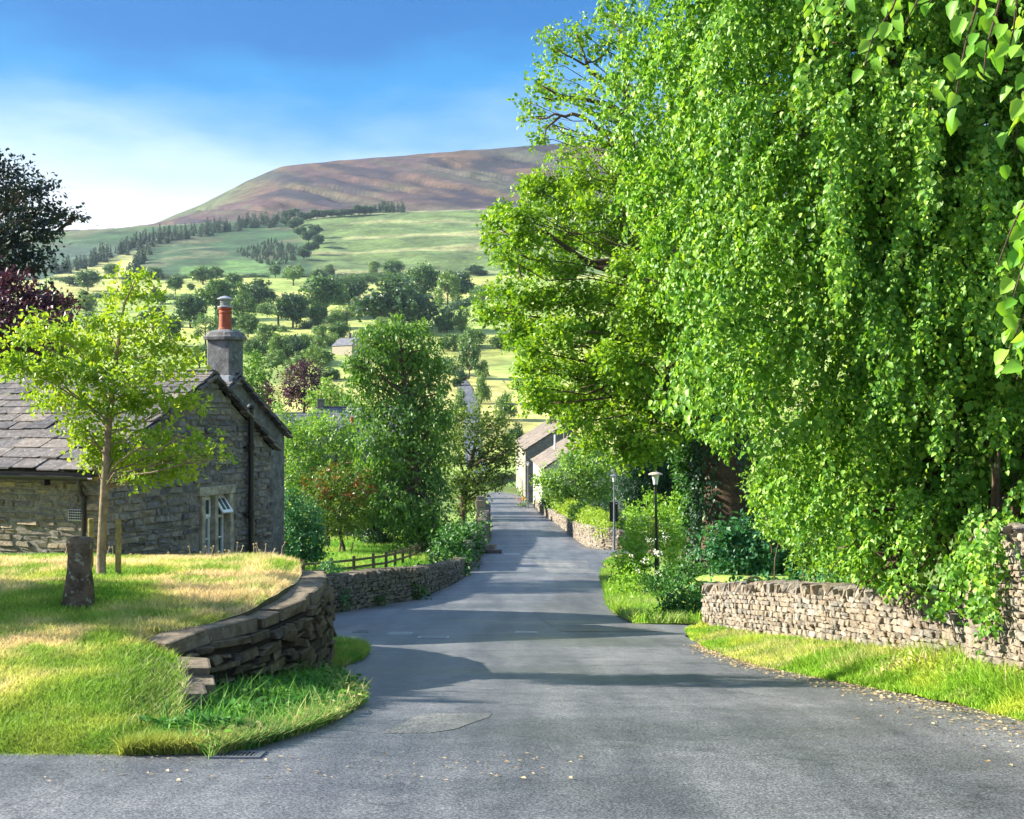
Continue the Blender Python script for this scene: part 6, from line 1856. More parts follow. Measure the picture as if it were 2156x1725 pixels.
# ---- right side: garden tree, yew, shrubs, hedge, ivy column
shrubby('garden_tree', 'pale spreading garden tree between the white cottage and the middle lamp', 'tree', 99, [(1210, 968, 36, 16), (1250, 970, 50, 26), (1150, 1010, 30, 8), (1130, 1014, 16, 5), (1190, 1005, 60, 24), (1260, 1010, 50, 30), (1220, 1040, 60, 24), (1170, 1035, 40, 18), (1275, 1040, 34, 26), (1230, 985, 50, 20), (1250, 948, 30, 14), (1200, 1062, 40, 16)], M['pale'], 0.24, (1225, 1100), 0.2, 81, lai=2.8, twig=0.8, per=12, droop=0.1, up=0.85)
D_ = 66
spec = [(1320 + 13 * i, 1000 + (8 if i % 2 else -14), 11, 52) for i in range(10)] + [(1350, 950, 20, 24), (1395, 950, 26, 26), (1330, 1050, 24, 40), (1380, 1060, 30, 40), (1425, 1055, 20, 40), (1370, 1000, 50, 40), (1410, 1010, 40, 40)]
shrubby('yew_tree', 'dark columnar yew with upright feathery shoots behind the nearest lamp', 'tree', D_, spec, M['yew'], 0.14, (1375, 1200), 0.3, 82, lai=6, dd=0.8, twig=0.9, per=12, droop=-1.2, wid=0.4, up=0.1, inner=0.2)
# ivy clad trunk
D_ = 36
spec = [(1432, 900, 30, 34), (1468, 880, 34, 34), (1450, 950, 28, 44), (1475, 960, 26, 44), (1452, 1020, 26, 40), (1478, 1030, 22, 44), (1456, 1085, 26, 36), (1482, 1100, 20, 40), (1440, 980, 20, 30), (1475, 1140, 26, 30), (1420, 935, 20, 20)]
shrubby('ivy_tree', 'upright trunk wrapped in bright ivy between the nearest lamp and the lime', 'tree', D_, spec, M['ivy'], 0.13, (1470, 1200), 0.3, 83, lai=5, dd=0.3, twig=0.4, per=12, droop=0.4)
def cl_px(items, dflt):
    out = []
    for it in items:
        px, py, rx, ry = it[:4]; d_ = it[4] if len(it) > 4 else dflt
        k = d_ / F; out.append((P(px, py, d_), np.array([rx * k, max(rx, ry) * k * 0.9, ry * k])))
    return out
leaf_mass('roadside_shrub', 'bright yellow green shrubs with white umbels around the nearest lamp', 'shrub', cl_px([(1334, 1082, 20, 22, 45), (1352, 1120, 34, 38, 43.6), (1334, 1145, 26, 36, 43), (1415, 1090, 40, 36, 43.6), (1445, 1060, 34, 34, 43), (1410, 1140, 40, 40, 43.2), (1340, 1180, 36, 34, 42.5), (1310, 1190, 24, 30, 41), (1415, 1190, 24, 30, 40), (1330, 1225, 36, 34, 38.5), (1450, 1120, 30, 40, 41), (1370, 1060, 24, 24, 46)], 40), M['bright'], 0.11, P(1350, 1275, 39), 84, lai=4,
          flowers=(cl_px([(1368, 1140, 10, 5, 38), (1380, 1165, 12, 5, 37.4), (1345, 1200, 8, 4, 37), (1400, 1130, 8, 4, 37.6), (1360, 1180, 9, 4, 37.2), (1395, 1205, 12, 5, 36.6), (1330, 1170, 6, 3, 38.4)], 38), M['white'], 0.05, 1.4), twig=0.5, per=12)
leaf_mass('ivy_mound', 'dark green ivy mound on the bank below the nearest lamp', 'ivy', cl_px([(1400, 1230, 50, 34, 34), (1450, 1215, 50, 34, 33), (1430, 1265, 60, 30, 31.5), (1380, 1260, 36, 24, 34), (1480, 1250, 34, 34, 30.5), (1465, 1285, 40, 20, 30), (1420, 1290, 40, 16, 30.5), (1425, 1262, 34, 26, 26.3), (1462, 1275, 34, 24, 26.2), (1400, 1285, 30, 18, 26.4), (1450, 1240, 30, 26, 27), (1475, 1250, 24, 24, 27), (1440, 1300, 40, 14, 25.8)], 32), M['ivy'], 0.085, P(1430, 1310, 31), 85, lai=4.6, twig=0.3, per=12, droop=0.3)
leaf_mass('roadside_shrub', 'low bright green growth along the right kerb below the ivy mound', 'shrub', cl_px([(1295, 1240, 20, 18, 36), (1300, 1262, 24, 20, 33.5), (1325, 1275, 30, 20, 31.5), (1320, 1250, 28, 22, 34), (1350, 1290, 30, 18, 29.5), (1390, 1300, 34, 14, 28.2), (1440, 1308, 34, 12, 27)], 32), M['bright'], 0.085, P(1320, 1290, 32), 86, lai=3.6, twig=0.35, per=10, up=0.4)
leaf_mass('elder_shrub', 'dark blue green shrub in the shade behind the sunlit churchyard wall', 'shrub', cl_px([(1540, 1120, 50, 34), (1590, 1140, 60, 40), (1650, 1150, 60, 44), (1540, 1170, 50, 34), (1610, 1185, 60, 30), (1680, 1190, 40, 36), (1500, 1150, 36, 40), (1720, 1200, 40, 40), (1520, 1195, 50, 24, 30.5), (1580, 1195, 50, 26, 30.8), (1650, 1205, 50, 24, 31), (1700, 1225, 50, 20, 26), (1760, 1225, 50, 20, 24.5), (1820, 1240, 50, 20, 23), (1550, 1240, 40, 16, 25.6), (1610, 1240, 44, 16, 25.2), (1670, 1243, 44, 16, 24.4), (1500, 1245, 24, 16, 26.6)], 29.5), M['teal'], 0.12, P(1590, 1255, 29.5), 87, lai=4, twig=0.5, per=12, up=0.9)
leaf_mass('hawthorn', 'light green small leaved bush with bare twigs hanging over the churchyard wall', 'shrub', cl_px([(1620, 1020, 60, 50), (1680, 1060, 60, 50), (1640, 960, 40, 40), (1630, 1010, 40, 40), (1640, 1100, 50, 40), (1720, 1130, 50, 40), (1700, 1180, 44, 30), (1760, 1200, 40, 34, 23), (1700, 980, 70, 60), (1780, 1050, 80, 70), (1800, 1160, 70, 50), (1880, 1100, 80, 80), (1680, 880, 50, 60)], 25.5), M['pale'], 0.085, P(1680, 1260, 25.5), 88, lai=2.8, twig=0.4, per=10, droop=0.2)
cl = []
for t in np.linspace(0, 1, 17):
    d_ = 131 - 57 * t ** 0.8; xx = np.interp(d_, gw[::-1, 1][1:], gw[::-1, 0][1:]) if False else XR(d_) + 0.75
    zz = EZ - HR(d_) + np.interp(d_, [74, 90, 131], [1.25, 1.2, 1.0])
    cl.append((np.array([xx, d_, zz]), np.array([0.75, 2.6, 0.75])))
leaf_mass('clipped_hedge', 'yellow green clipped hedge tumbling over the garden wall at the lane mouth', 'hedge', cl, M['hedge'], 0.13, (XR(100.) + 0.7, 100, EZ - HR(100.)), 89, lai=4, twig=0.35, per=10)
leaf_mass('garden_shrub', 'green garden shrubs between the clipped hedge and the sign plate', 'shrub', cl_px([(1245, 1090, 30, 22), (1275, 1075, 26, 30), (1300, 1100, 26, 26), (1220, 1075, 30, 16), (1270, 1110, 30, 14), (1335, 1060, 22, 30, 80)], 84), M['mid'], 0.17, P(1270, 1140, 84), 90, lai=3.6, twig=0.5, per=10)
leaf_mass('garden_shrub', 'brownish olive garden shrubs behind the far end of the clipped hedge', 'shrub', cl_px([(1150, 1062, 20, 10), (1175, 1066, 24, 12), (1205, 1072, 24, 12)], 112), M['olive'], 0.2, P(1180, 1090, 112), 91, lai=3, twig=0.5, per=10)
# flowers by the terrace door and pink valerian by the high wall
leaf_mass('flower_tub', 'red and green flower tubs by the terrace at the foot of the road', 'flowers', cl_px([(1100, 1047, 7, 7), (1093, 1035, 8, 6), (1100, 1062, 9, 9, 138)], 145), M['pale'], 0.2, P(1100, 1062, 145), 92, lai=3, flowers=(cl_px([(1097, 1050, 7, 4)], 143), M['orange'], 0.18, 1.5), twig=0.3, per=8)
q = P(2090, 1345, 12.9)
leaf_mass('valerian', 'pink valerian flowering at the foot of the high wall', 'flowers', [(q + np.array([0, 0, -0.12]), np.array([0.14, 0.14, 0.16]))], M['pale'], 0.06, (q[0], q[1], float(VZ(np.array(q[0]), np.array(q[1])))), 93, lai=1.5, flowers=([(q + np.array([0, 0, 0.03]), np.array([0.08, 0.06, 0.025])), (q + np.array([0.14, 0.05, -0.08]), np.array([0.05, 0.05, 0.02]))], M['pink'], 0.02, 2.2), twig=0.15, per=8)
# dry seed heads along the lawn's skyline
rng_ = np.random.default_rng(95)
mb = MB()
for px in list(rng_.uniform(400, 600, 26)) + list(rng_.uniform(40, 380, 14)):
    d_ = 17.6 + rng_.uniform(-0.5, 0.6); x_ = (px - CX) / F * d_
    a_ = np.array([x_, d_, float(LZ(np.array(x_), np.array(d_)))]); h_ = rng_.uniform(0.06, 0.26); b_ = a_ + np.array([rng_.normal(0, 0.05), rng_.normal(0, 0.05), h_])
    tube(mb, bend(a_, b_, 4, 0, rng_, 0.1), [0.004, 0.0035, 0.003, 0.003], 4); lathe(mb, b_ - ez3 * 0.008, [(0.003, 0), (0.014, 0.005), (0.014, 0.014), (0.004, 0.02)], 6)
tag(mb.build('dry_grass', M['litter']), kind='stuff')

# ------------------------------------------------------------------ trees of the valley and the hill
def proto(kind, leafm, seed):
    """Unit tree: 1 high, 1 wide, standing at the origin."""
    rng = np.random.default_rng(seed)
    cl = []
    if kind == 'round':
        for i in range(17):
            o = runit(1, rng)[0]; o[2] = o[2] * 0.9
            cl.append((np.array([0, 0, 0.55]) + o * np.array([0.33, 0.33, 0.31]) * rng.uniform(0.75, 1.05), np.array([0.17, 0.17, 0.13]) * rng.uniform(0.7, 1.25)))
        cl.append((np.array([0, 0, .5]), np.array([.3, .3, .3])))
    elif kind == 'dome':
        for i in range(18):
            a = rng.uniform(0, 6.28); r_ = 0.4 * math.sqrt(rng.uniform()); z = 0.2 + (0.72 - 0.2) * (1 - (r_ / 0.45) ** 2) * rng.uniform(0.3, 1)
            cl.append((np.array([r_ * math.cos(a), r_ * math.sin(a), z + 0.06]), np.array([0.17, 0.17, 0.13])))
        cl.append((np.array([0, 0, .42]), np.array([.34, .34, .3])))
    elif kind == 'tall':
        for i in range(15):
            z = rng.uniform(0.14, 0.92); a = rng.uniform(0, 6.28); r_ = 0.3 * math.sin(min(1, (1.02 - z) * 1.9) * math.pi / 2)
            cl.append((np.array([r_ * math.cos(a), r_ * math.sin(a), z]), np.array([0.18, 0.18, 0.1])))
    elif kind == 'sparse':
        for i in range(16):
            o = runit(1, rng)[0]
            cl.append((np.array([0, 0, 0.6]) + o * np.array([0.38, 0.38, 0.32]) * rng.uniform(0.6, 1), np.array([0.12, 0.12, 0.08])))
    elif kind == 'shrub':
        for i in range(14):
            a = rng.uniform(0, 6.28); r_ = 0.36 * math.sqrt(rng.uniform()); z = rng.uniform(0.12, 0.8) * (1 - (r_ / 0.5) ** 2)
            cl.append((np.array([r_ * math.cos(a), r_ * math.sin(a), z + 0.05]), np.array([0.18, 0.18, 0.16])))
    elif kind == 'conifer':
        for i in range(12):
            z = 0.06 + 0.9 * i / 12; r_ = 0.4 * (1 - z) + 0.02
            for k in range(5):
                a = rng.uniform(0, 6.28); cl.append((np.array([r_ * 0.55 * math.cos(a), r_ * 0.55 * math.sin(a), z]), np.array([r_ * 0.6, r_ * 0.6, 0.05])))
    mb = MB()
    lf = 0.05 if kind != 'conifer' else 0.06
    lai = {'sparse': 2.2, 'conifer': 2.5}.get(kind, 3.2)
    sprays(mb, rng, cl, lf, lai, twig=0.1, per=8, droop=0.15 if kind != 'conifer' else 0.6, shape=3 if kind != 'sparse' else 4, wid=0.8, up=0.7, inner=0.3)
    cr = mb.build('crown', leafm)
    mb = MB(); th = {'shrub': 0.3, 'conifer': 0.9, 'dome': 0.6}.get(kind, 0.62)
    limbs(mb, rng, np.array([[0, 0, -0.04], [0.005, 0, 0.12], [0.01, 0.01, th * 0.7], [0, 0, th]]), [0.03, 0.024, 0.018, 0.008], cl if kind != 'conifer' else [], 0.4, 1 if kind != 'sparse' else 3, n=6)
    tk = mb.build('trunk', M['bark'])
    return cr, tk
PRO = {}
def get_proto(kind, mk, var):
    key = (kind, mk, var)
    if key not in PRO:
        cr, tk = proto(kind, M[mk], abs(hash((kind, mk))) % 1 + len(PRO) * 7 + 100 + var)
        PRO[key] = (cr.data, tk.data)
        for o in (cr, tk): bpy.data.objects.remove(o)
    return PRO[key]
rt_ = np.random.default_rng(97)
def plant(kind, mk, px0, py0, px1, py1, label, name='field_tree', cat='tree', group='trees in the valley fields', lo=70.0, var=0, d=None, parts=True):
    """A tree whose picture box is px0..px1, py0 (top)..py1 (foot)."""
    px = (px0 + px1) / 2
    if d is None: x_, d_, z_ = ground_px(px, py1, lo)
    else: d_ = d; x_ = (px - CX) / F * d_; z_ = z_ground(x_, d_)
    ztop = EZ - (py0 - CY) / F * d_
    h = max(ztop - z_, 1.0); w_ = (px1 - px0) / F * d_ * 1.2; h *= 1.05
    root = empty(name, (x_, d_, z_), label, cat, group)
    root.rotation_euler.z = float(rt_.uniform(0, 6.28)); root.scale = (w_, w_, h)
    for nm, me in zip(('crown', 'trunk'), get_proto(kind, mk, var)):
        o = bpy.data.objects.new(nm, me); COL.objects.link(o); o.parent = root
    return root

VT = [
 ('dome', 'fardark', 506, 580, 582, 652, 'dark dome shaped tree up the slope right of the chimney pot'),
 ('tall', 'farleaf', 487, 597, 535, 688, 'upright tree with a bare lower trunk directly behind the chimney pot'),
 ('sparse', 'farleaf', 549, 620, 624, 690, 'grey green open tree showing its branches, in front of a darker one'),
 ('round', 'fardark', 583, 608, 650, 690, 'dense very dark round tree behind the open grey green one'),
 ('round', 'farleaf', 636, 577, 735, 668, 'large broad tree in mid valley above the white farmhouse'),
 ('round', 'fardark', 700, 580, 770, 650, 'dark tree pressed against the right of the large broad valley tree'),
 ('dome', 'fardark', 763, 569, 912, 700, 'biggest dark domed tree in the valley rising behind the weeping tree'),
 ('round', 'farleaf', 855, 554, 932, 640, 'tall open crowned tree with light trunks right of the big dark dome'),
 ('round', 'fardark', 930, 563, 992, 640, 'dark round tree just left of the yellow hillock'),
 ('tall', 'farpale', 915, 575, 970, 650, 'paler upright tree in front of the dark one by the yellow hillock'),
 ('shrub', 'fardark', 978, 554, 1022, 580, 'small dark clump on the top edge of the yellow hillock'),
 ('round', 'farpale', 595, 553, 640, 602, 'pale tree on the upper field boundary below the gully'),
 ('round', 'farleaf', 566, 556, 594, 586, 'small tree at the foot of the plantation left of the pale one'),
 ('round', 'farleaf', 474, 573, 510, 616, 'round tree on the upper field edge above and right of the chimney pot'),
 ('sparse', 'farpale', 698, 640, 762, 692, 'thin leaved pale young tree above the white farmhouse'),
 ('dome', 'fardark', 590, 690, 647, 760, 'dark domed bush above the purple tree'),
 ('shrub', 'farpale', 533, 680, 584, 745, 'light green rounded bush to the right of the chimney stack'),
 ('shrub', 'farleaf', 512, 700, 560, 748, 'mid green bush close to the chimney stack'),
 ('shrub', 'farpale', 560, 700, 610, 760, 'pale green bush left of the dark domed bush'),
 ('round', 'farleaf', 690, 674, 737, 724, 'round tree just above the white farmhouse roof'),
 ('tall', 'farpale', 650, 680, 690, 735, 'pale ragged tree with an ivied stem left of the farmhouse'),
 ('shrub', 'farpale', 640, 722, 700, 772, 'yellow green thicket below the white farmhouse'),
 ('shrub', 'farpale', 600, 750, 650, 790, 'yellow green thicket in the bright meadow above the purple tree'),
 ('shrub', 'farpale', 955, 690, 1025, 732, 'light green bush beside the field fence above the far road'),
 ('tall', 'farleaf', 965, 695, 1011, 798, 'slim tree with a dark trunk at the bend of the far road'),
 ('sparse', 'farleaf', 985, 598, 1045, 668, 'open branched tree below the yellow hillock, half hidden by the sycamore'),
 ('sparse', 'farleaf', 958, 642, 1004, 698, 'scrubby dark thorn tree in the dip under the yellow hillock'),
 ('shrub', 'farpale', 996, 784, 1032, 850, 'bright hedge bush hugging the right side of the far road'),
 ('shrub', 'fardark', 955, 770, 985, 815, 'dark bush on the left of the far road bend'),
 ('round', 'farleaf', 158, 567, 212, 614, 'tree standing alone in the yellow field left of the maple top'),
 ('shrub', 'fardark', 128, 578, 164, 602, 'dark low bush left of the lone yellow field tree'),
 ('round', 'farleaf', 218, 553, 250, 588, 'small tree at the foot of the steep yellow spur'),
 ('round', 'farleaf', 350, 579, 388, 620, 'round tree in the yellow field just right of the maple top'),
 ('round', 'farleaf', 393, 596, 411, 614, 'tiny round tree in the yellow field between two bigger ones'),
 ('dome', 'farleaf', 400, 557, 454, 600, 'broad tree on the upper field boundary below the plantation'),
 ('round', 'fardark', 364, 616, 438, 692, 'large dark round tree with a clear trunk left of the chimney pot'),
 ('round', 'farleaf', 415, 585, 495, 672, 'large leafy tree behind and above the dark round one'),
 ('sparse', 'farleaf', 402, 657, 464, 730, 'open grey green tree right below the large dark round one, beside the chimney pot'),
 ('shrub', 'farleaf', 312, 602, 352, 640, 'hazy bush seen through the maple top'),
 ('shrub', 'fardark', 293, 632, 352, 690, 'dark hazy clump seen through the right of the maple crown'),
 ('shrub', 'farpale', 160, 608, 204, 656, 'pale bush behind the left of the maple crown'),
 ('round', 'fardark', 168, 652, 212, 712, 'dark small tree between the copper beech and the maple'),
 ('dome', 'farleaf', 842, 628, 905, 690, 'mid green tree low behind the right of the weeping tree top'),
 ('shrub', 'farleaf', 905, 640, 962, 700, 'mixed green thicket right of the weeping tree top'),
 ('shrub', 'farleaf', 450, 640, 500, 700, 'mid green bush directly left of the chimney pot'),
 ('shrub', 'farpale', 1040, 820, 1085, 885, 'pale light bush in the bright field beside the sycamore'),
]
VT += [
 ('shrub', 'farleaf', 300, 560, 345, 588, 'bush at the left foot of the plantation above the yellow field'),
 ('round', 'farleaf', 440, 560, 470, 592, 'small round tree between two broad ones under the plantation'),
 ('round', 'farpale', 770, 548, 800, 582, 'pale small tree on the upper boundary above the big dark dome'),
 ('round', 'farleaf', 805, 545, 850, 590, 'tree on the upper boundary just left of the tall open crowned one'),
 ('shrub', 'farleaf', 680, 555, 706, 580, 'little bush on the upper boundary above the broad valley tree'),
 ('round', 'farleaf', 655, 565, 690, 600, 'round tree behind the left shoulder of the broad valley tree'),
 ('shrub', 'farleaf', 440, 690, 490, 745, 'dense bush low down left of the chimney stack'),
 ('shrub', 'farpale', 395, 720, 445, 775, 'pale bush behind the right side of the maple'),
 ('round', 'farleaf', 330, 660, 385, 730, 'leafy tree behind the right upper part of the maple crown'),
 ('shrub', 'farpale', 770, 665, 830, 720, 'pale scrub behind the top left of the weeping tree'),
 ('round', 'farpale', 955, 660, 990, 705, 'light green small tree above the far road'),
 ('shrub', 'farleaf', 1030, 690, 1075, 735, 'bush behind the sycamore edge by the field fence'),
 ('shrub', 'farleaf', 655, 735, 700, 765, 'low hedge bush below the pale ragged tree'),
 ('shrub', 'farpale', 1000, 755, 1032, 800, 'upper hedge bush on the right side of the far road'),
 ('round', 'farpale', 610, 648, 640, 690, 'pale small tree between the dark round tree and the broad one'),
 ('shrub', 'farleaf', 575, 640, 615, 668, 'bush at the foot of the dark dome shaped tree'),
 ('shrub', 'farpale', 740, 690, 775, 730, 'pale bush touching the right end of the farmhouse'),
 ('shrub', 'farleaf', 600, 715, 640, 750, 'green bush between the dark domed bush and the meadow'),
 ('shrub', 'farpale', 480, 690, 520, 735, 'pale bush just behind the chimney cap'),
 ('round', 'farleaf', 500, 660, 545, 712, 'leafy tree right of the chimney pot above the light bushes'),
 ('shrub', 'farpale', 620, 735, 660, 765, 'hedge bush at the upper edge of the bright meadow'),
 ('shrub', 'farleaf', 660, 760, 710, 800, 'green bush at the right edge of the bright meadow'),
 ('shrub', 'farpale', 560, 735, 605, 775, 'pale bush at the left edge of the bright meadow'),
 ('round', 'farleaf', 650, 640, 690, 690, 'leafy tree under the left side of the broad valley tree'),
 ('shrub', 'farleaf', 690, 655, 730, 690, 'scrub bush under the right side of the broad valley tree'),
 ('shrub', 'farleaf', 930, 690, 965, 740, 'bush left of the field fence above the far road'),
 ('round', 'farleaf', 250, 590, 285, 625, 'hazy tree just behind the very top of the maple'),
]
for i, (kd, mk, a, t, b2, f_, lab) in enumerate(VT):
    plant(kd, mk, a, t, b2, f_, lab, name='field_shrub' if kd == 'shrub' else 'field_tree', cat='shrub' if kd == 'shrub' else 'tree', var=i % 2)
# nearer trees of the village seen past the chimney
shrubby('garden_tree', 'full green tree close behind the chimney stack on its right', 'tree', 150, [(535, 760, 22, 24), (555, 780, 22, 24), (525, 790, 20, 28), (545, 820, 32, 30), (530, 850, 30, 30), (560, 850, 24, 34)], M['mid'], 0.34, (540, 905), 0.3, 101, lai=3.2, twig=1.2, per=12)
shrubby('purple_tree', 'purple leaved tree above the grey roofs', 'tree', 165, [(635, 770, 22, 18), (610, 790, 20, 16), (660, 785, 26, 18), (640, 810, 34, 24), (605, 825, 22, 20), (680, 810, 18, 16), (630, 840, 36, 24), (670, 835, 22, 20)], M['purple'], 0.36, (640, 890), 0.3, 102, lai=2.8, twig=1.2, per=12, up=0.9)
shrubby('purple_shrub', 'small dark red shrub left of the purple tree', 'shrub', 148, [(566, 825, 10, 18), (572, 845, 10, 16)], M['purple'], 0.3, (568, 880), 0.1, 103, lai=3)
shrubby('garden_tree', 'pale green tree in front of the purple tree', 'tree', 140, [(690, 815, 24, 14), (668, 835, 24, 18), (705, 835, 26, 18), (690, 855, 36, 20), (725, 850, 16, 16)], M['pale'], 0.34, (690, 900), 0.2, 104, lai=3, twig=1.0, per=12)
shrubby('garden_shrub', 'pale feathery bush between cottage gable and grey roofs', 'shrub', 100, [(600, 880, 22, 16), (620, 900, 22, 18), (590, 905, 20, 20), (640, 910, 20, 14), (585, 850, 10, 20), (605, 925, 30, 20)], M['pale'], 0.24, (600, 960), 0.1, 105, lai=2.6, twig=0.8, per=10)
plant('round', 'teal', 50, 572, 150, 720, 'blue green round topped tree between the dark beech and the yellow field', name='village_tree', group=None, d=120, var=2)
plant('round', 'dark', 150, 690, 230, 800, 'dark green tree behind the middle of the maple crown', name='village_tree', group=None, d=110, var=3)
plant('round', 'mid', 700, 830, 760, 930, 'mid green tree at the left shoulder of the weeping tree', name='garden_tree', group=None, d=125, var=4)
plant('shrub', 'dark', 1065, 880, 1105, 905, 'dark clipped hedge at the edge of the bright lawn above the terrace', name='lawn_hedge', cat='hedge', group=None, d=262, var=2)
plant('shrub', 'farpale', 955, 815, 985, 900, 'light bush on the left bank of the far road', name='field_shrub', cat='shrub', group='trees in the valley fields', d=300, var=4)

def hedgerow(label, a, b2, w_, h_, mk, seed, lo=200):
    rng = np.random.default_rng(seed); cl = []
    n = max(6, int(abs(b2[0] - a[0]) / 5))
    for t in np.linspace(0, 1, n):
        x_, d_, z_ = ground_px(a[0] + (b2[0] - a[0]) * t, a[1] + (b2[1] - a[1]) * t + rng.normal(0, 0.6), lo)
        s_ = rng.uniform(0.6, 1.5); cl.append((np.array([x_, d_, z_ + h_ * 0.45 * s_]), np.array([w_ * s_, w_ * s_, h_ * 0.6 * s_])))
    c0 = cl[len(cl) // 2][0]
    root = empty('hedgerow', (c0[0], c0[1], c0[2] - h_ * 0.4), label, 'hedge', 'hedges of the valley fields')
    mb = MB(); sprays(mb, rng, cl, 0.5, 2.2, twig=0.8, per=8, shape=3, wid=0.8); mb.build('foliage', M[mk], root)
rng_v = np.random.default_rng(301)
hedgerow('band of bushes along the lower edge of the open green slope', (690, 600), (850, 590), 5.0, 5.0, 'farleaf', 208, 600)
hedgerow('bushy hedge behind the sycamore edge under the yellow hillock', (940, 612), (1075, 628), 4.0, 4.0, 'farleaf', 209, 500)
hedgerow('bushy hedge between the chimney pot and the broad valley tree', (500, 655), (650, 668), 3.5, 4.0, 'farleaf', 210, 400)
hedgerow('thick green hedge above the bright meadow', (560, 735), (700, 728), 2.6, 3.4, 'farpale', 211, 300)
hedgerow('thick green hedge left of the far road', (800, 770), (960, 790), 2.6, 4.0, 'farleaf', 212, 250)
hedgerow('long thin hedge along the top of the yellow fields below the hillside', (110, 590), (560, 584), 3.0, 2.2, 'fardark', 201, 800)
hedgerow('hedge along the top of the fields under the open green slope', (600, 585), (1000, 578), 3.0, 2.2, 'fardark', 202, 800)
hedgerow('hedge crossing the yellow fields behind the maple top', (190, 628), (480, 634), 3.5, 2.6, 'farleaf', 203, 500)
hedgerow('dark hedge slanting down from the dark round tree past the farmhouse', (640, 692), (740, 668), 3.2, 3.0, 'fardark', 204, 400)
hedgerow('hedge in the dip left of the yellow hillock', (930, 660), (1000, 640), 3.5, 3.0, 'fardark', 205, 400)
hedgerow('hedge line through the fields right of the chimney pot', (500, 690), (600, 700), 2.5, 2.2, 'farleaf', 206, 400)
hedgerow('hedge above the white farmhouse', (640, 640), (860, 648), 3.2, 2.6, 'farleaf', 207, 400)

# broadleaf row on the shoulder's skyline and the clump down the gully
row = [(607, 462), (622, 458), (640, 466), (655, 462), (668, 460), (682, 459), (697, 458), (712, 457), (726, 456), (741, 454), (756, 453), (768, 452), (780, 452)]
for i, (px, by) in enumerate(row):
    s_ = rt_.uniform(0.8, 1.25)
    plant('round', 'fardark', px - 12 * s_, by - 19 * s_, px + 11 * s_, by + 3, 'dark tree in the row along the skyline of the green shoulder', name='skyline_tree', group='tree row on the shoulder skyline', var=i % 2, lo=1500)
for i, (px, by, w_, h_) in enumerate(((600, 478, 22, 22), (618, 486, 26, 26), (632, 500, 24, 24), (650, 512, 32, 30), (664, 500, 26, 30), (670, 520, 28, 28), (655, 535, 30, 28), (640, 548, 28, 26), (628, 480, 24, 24))):
    plant('round', 'fardark', px - w_ / 2, by - h_, px + w_ / 2, by, 'dark tree of the clump running down the gully below the skyline row', name='gully_tree', group='trees in the hillside gully', var=i % 2, lo=1100)
# conifer belt along the hillside: a far wood that reads as one mass
rw_ = np.random.default_rng(99)
cme, tme = get_proto('conifer', 'conifer', 0)
nv = len(cme.vertices); co = np.empty(nv * 3, np.float32); cme.vertices.foreach_get('co', co); co = co.reshape(-1, 3)
nq = len(cme.polygons); lv = np.empty(nq * 4, np.int32); cme.loops.foreach_get('vertex_index', lv); lv = lv.reshape(-1, 4)
sel = np.arange(0, nq, 3)
lv2 = lv[sel]; uq, inv = np.unique(lv2, return_inverse=True); co2 = co[uq]; lv2 = inv.reshape(-1, 4)
def conifers(name, spots, hmin, hmax):
    mb = MB()
    for (px, py, lo) in spots:
        x_, d_, z_ = ground_px(px, py, lo); h = rw_.uniform(hmin, hmax); a = rw_.uniform(0, 6.28)
        R_ = np.array([[math.cos(a), -math.sin(a), 0], [math.sin(a), math.cos(a), 0], [0, 0, 1]])
        mb.add((co2 * np.array([h * rw_.uniform(0.4, 0.8)] * 2 + [h])) @ R_.T + np.array([x_, d_, z_ - 0.3]), lv2)
    return tag(mb.build(name, M['conifer']), kind='stuff')
bx_, by_ = [100, 160, 215, 255, 300, 330, 380, 420, 470, 520, 560, 600], [575, 566, 546, 530, 512, 505, 497, 492, 485, 478, 472, 465]
sp = []
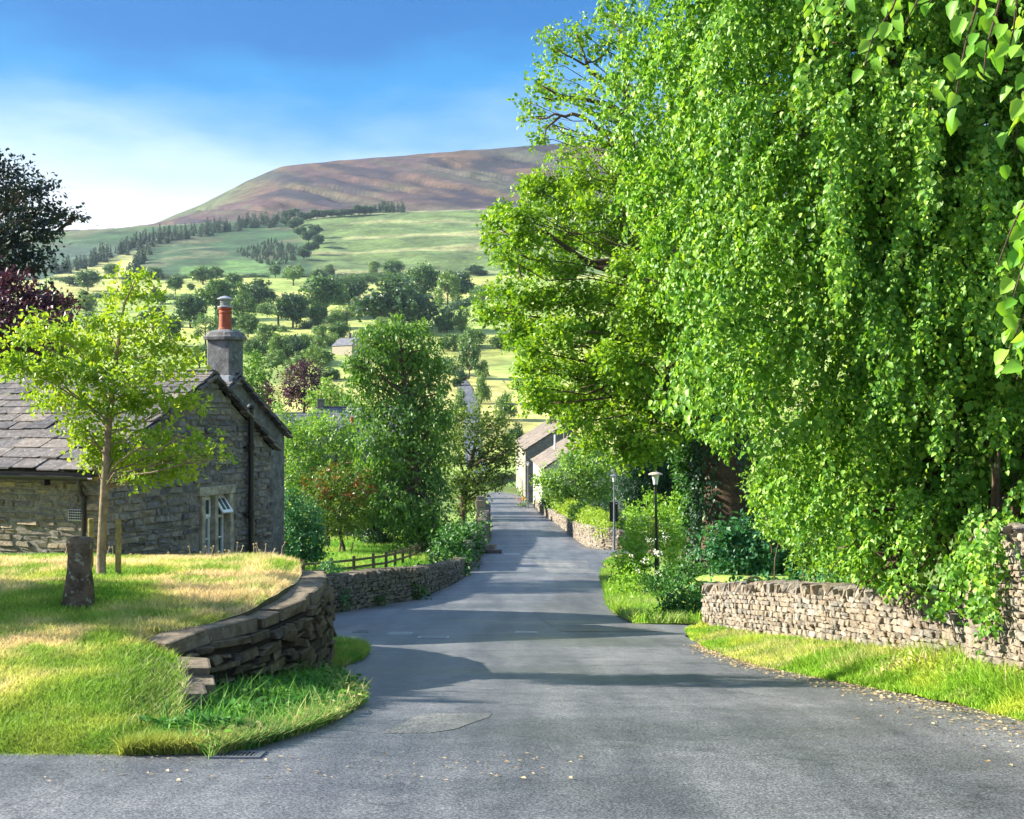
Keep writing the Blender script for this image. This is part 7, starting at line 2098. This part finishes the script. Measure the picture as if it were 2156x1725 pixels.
for k in range(300):
    px = rw_.uniform(210, 610) if k > 40 else rw_.uniform(110, 225)
    sp.append((px, np.interp(px, bx_, by_) + rw_.normal(0, 4.5) + 2, 1150))
for k in range(40):
    t = rw_.uniform(); sp.append((312 - 42 * t + rw_.normal(0, 4), 525 + 70 * t, 1100))
for k in range(26): sp.append((rw_.uniform(786, 852), 448 + rw_.normal(0, 0.6), 1600))
conifers('conifer_woods', sp, 7, 17)
sp = []
for k in range(420):
    px = rw_.uniform(500, 650); py = rw_.uniform(505, 560)
    if abs((px - 575) / 75) + abs((py - 535) / 26) < 1.15: sp.append((px, py, 1150))
conifers('plantation_woods', sp, 4, 6.5)

# off the left of the frame: unseen trees added to throw long shadows on the road
for (x_, d_, h_, w_, lab) in ((-17.5, 15.4, 10.5, 3.2, 'unseen tree added for its shadow beyond the left edge, the nearer one'), (-20, 38, 12, 6.5, 'unseen tree added for its shadow beyond the left edge behind the cottage'), (-19, 47, 13, 7, 'unseen tree added for its shadow beyond the left edge, the farthest one')):
    z_ = EZ - 3.0 if d_ < 30 else z_ground(x_, d_)
    root = empty('village_tree', (x_, d_, z_), lab, 'tree'); root.scale = (w_, w_, h_)
    for nm, me in zip(('crown', 'trunk'), get_proto('round', 'mid', 2)):
        o = bpy.data.objects.new(nm, me); COL.objects.link(o); o.parent = root

# ------------------------------------------------------------------ haze in the valley
HAZE = 0.000045
if HAZE:
    m = bpy.data.materials.new('haze'); m.use_nodes = True
    n_ = m.node_tree.nodes; n_.remove(n_['Principled BSDF'])
    pv = n_.new('ShaderNodeVolumePrincipled')
    pv.inputs['Color'].default_value = (0.62, 0.8, 1.0, 1); pv.inputs['Density'].default_value = HAZE; pv.inputs['Anisotropy'].default_value = 0.2
    m.node_tree.links.new(pv.outputs[0], n_['Material Output'].inputs['Volume'])
    mb = MB(); box(mb, (200, 1700, 270), (7400, 3640, 720))
    mb = MB(); v8 = [[a, b2, c_] for c_ in (-90, 515) for a, b2 in ((-9000, -60), (9000, -60), (9000, 3600), (-9000, 3600))]
    hexa(mb, np.array(v8, float)); tag(mb.build('haze', m), kind='stuff')
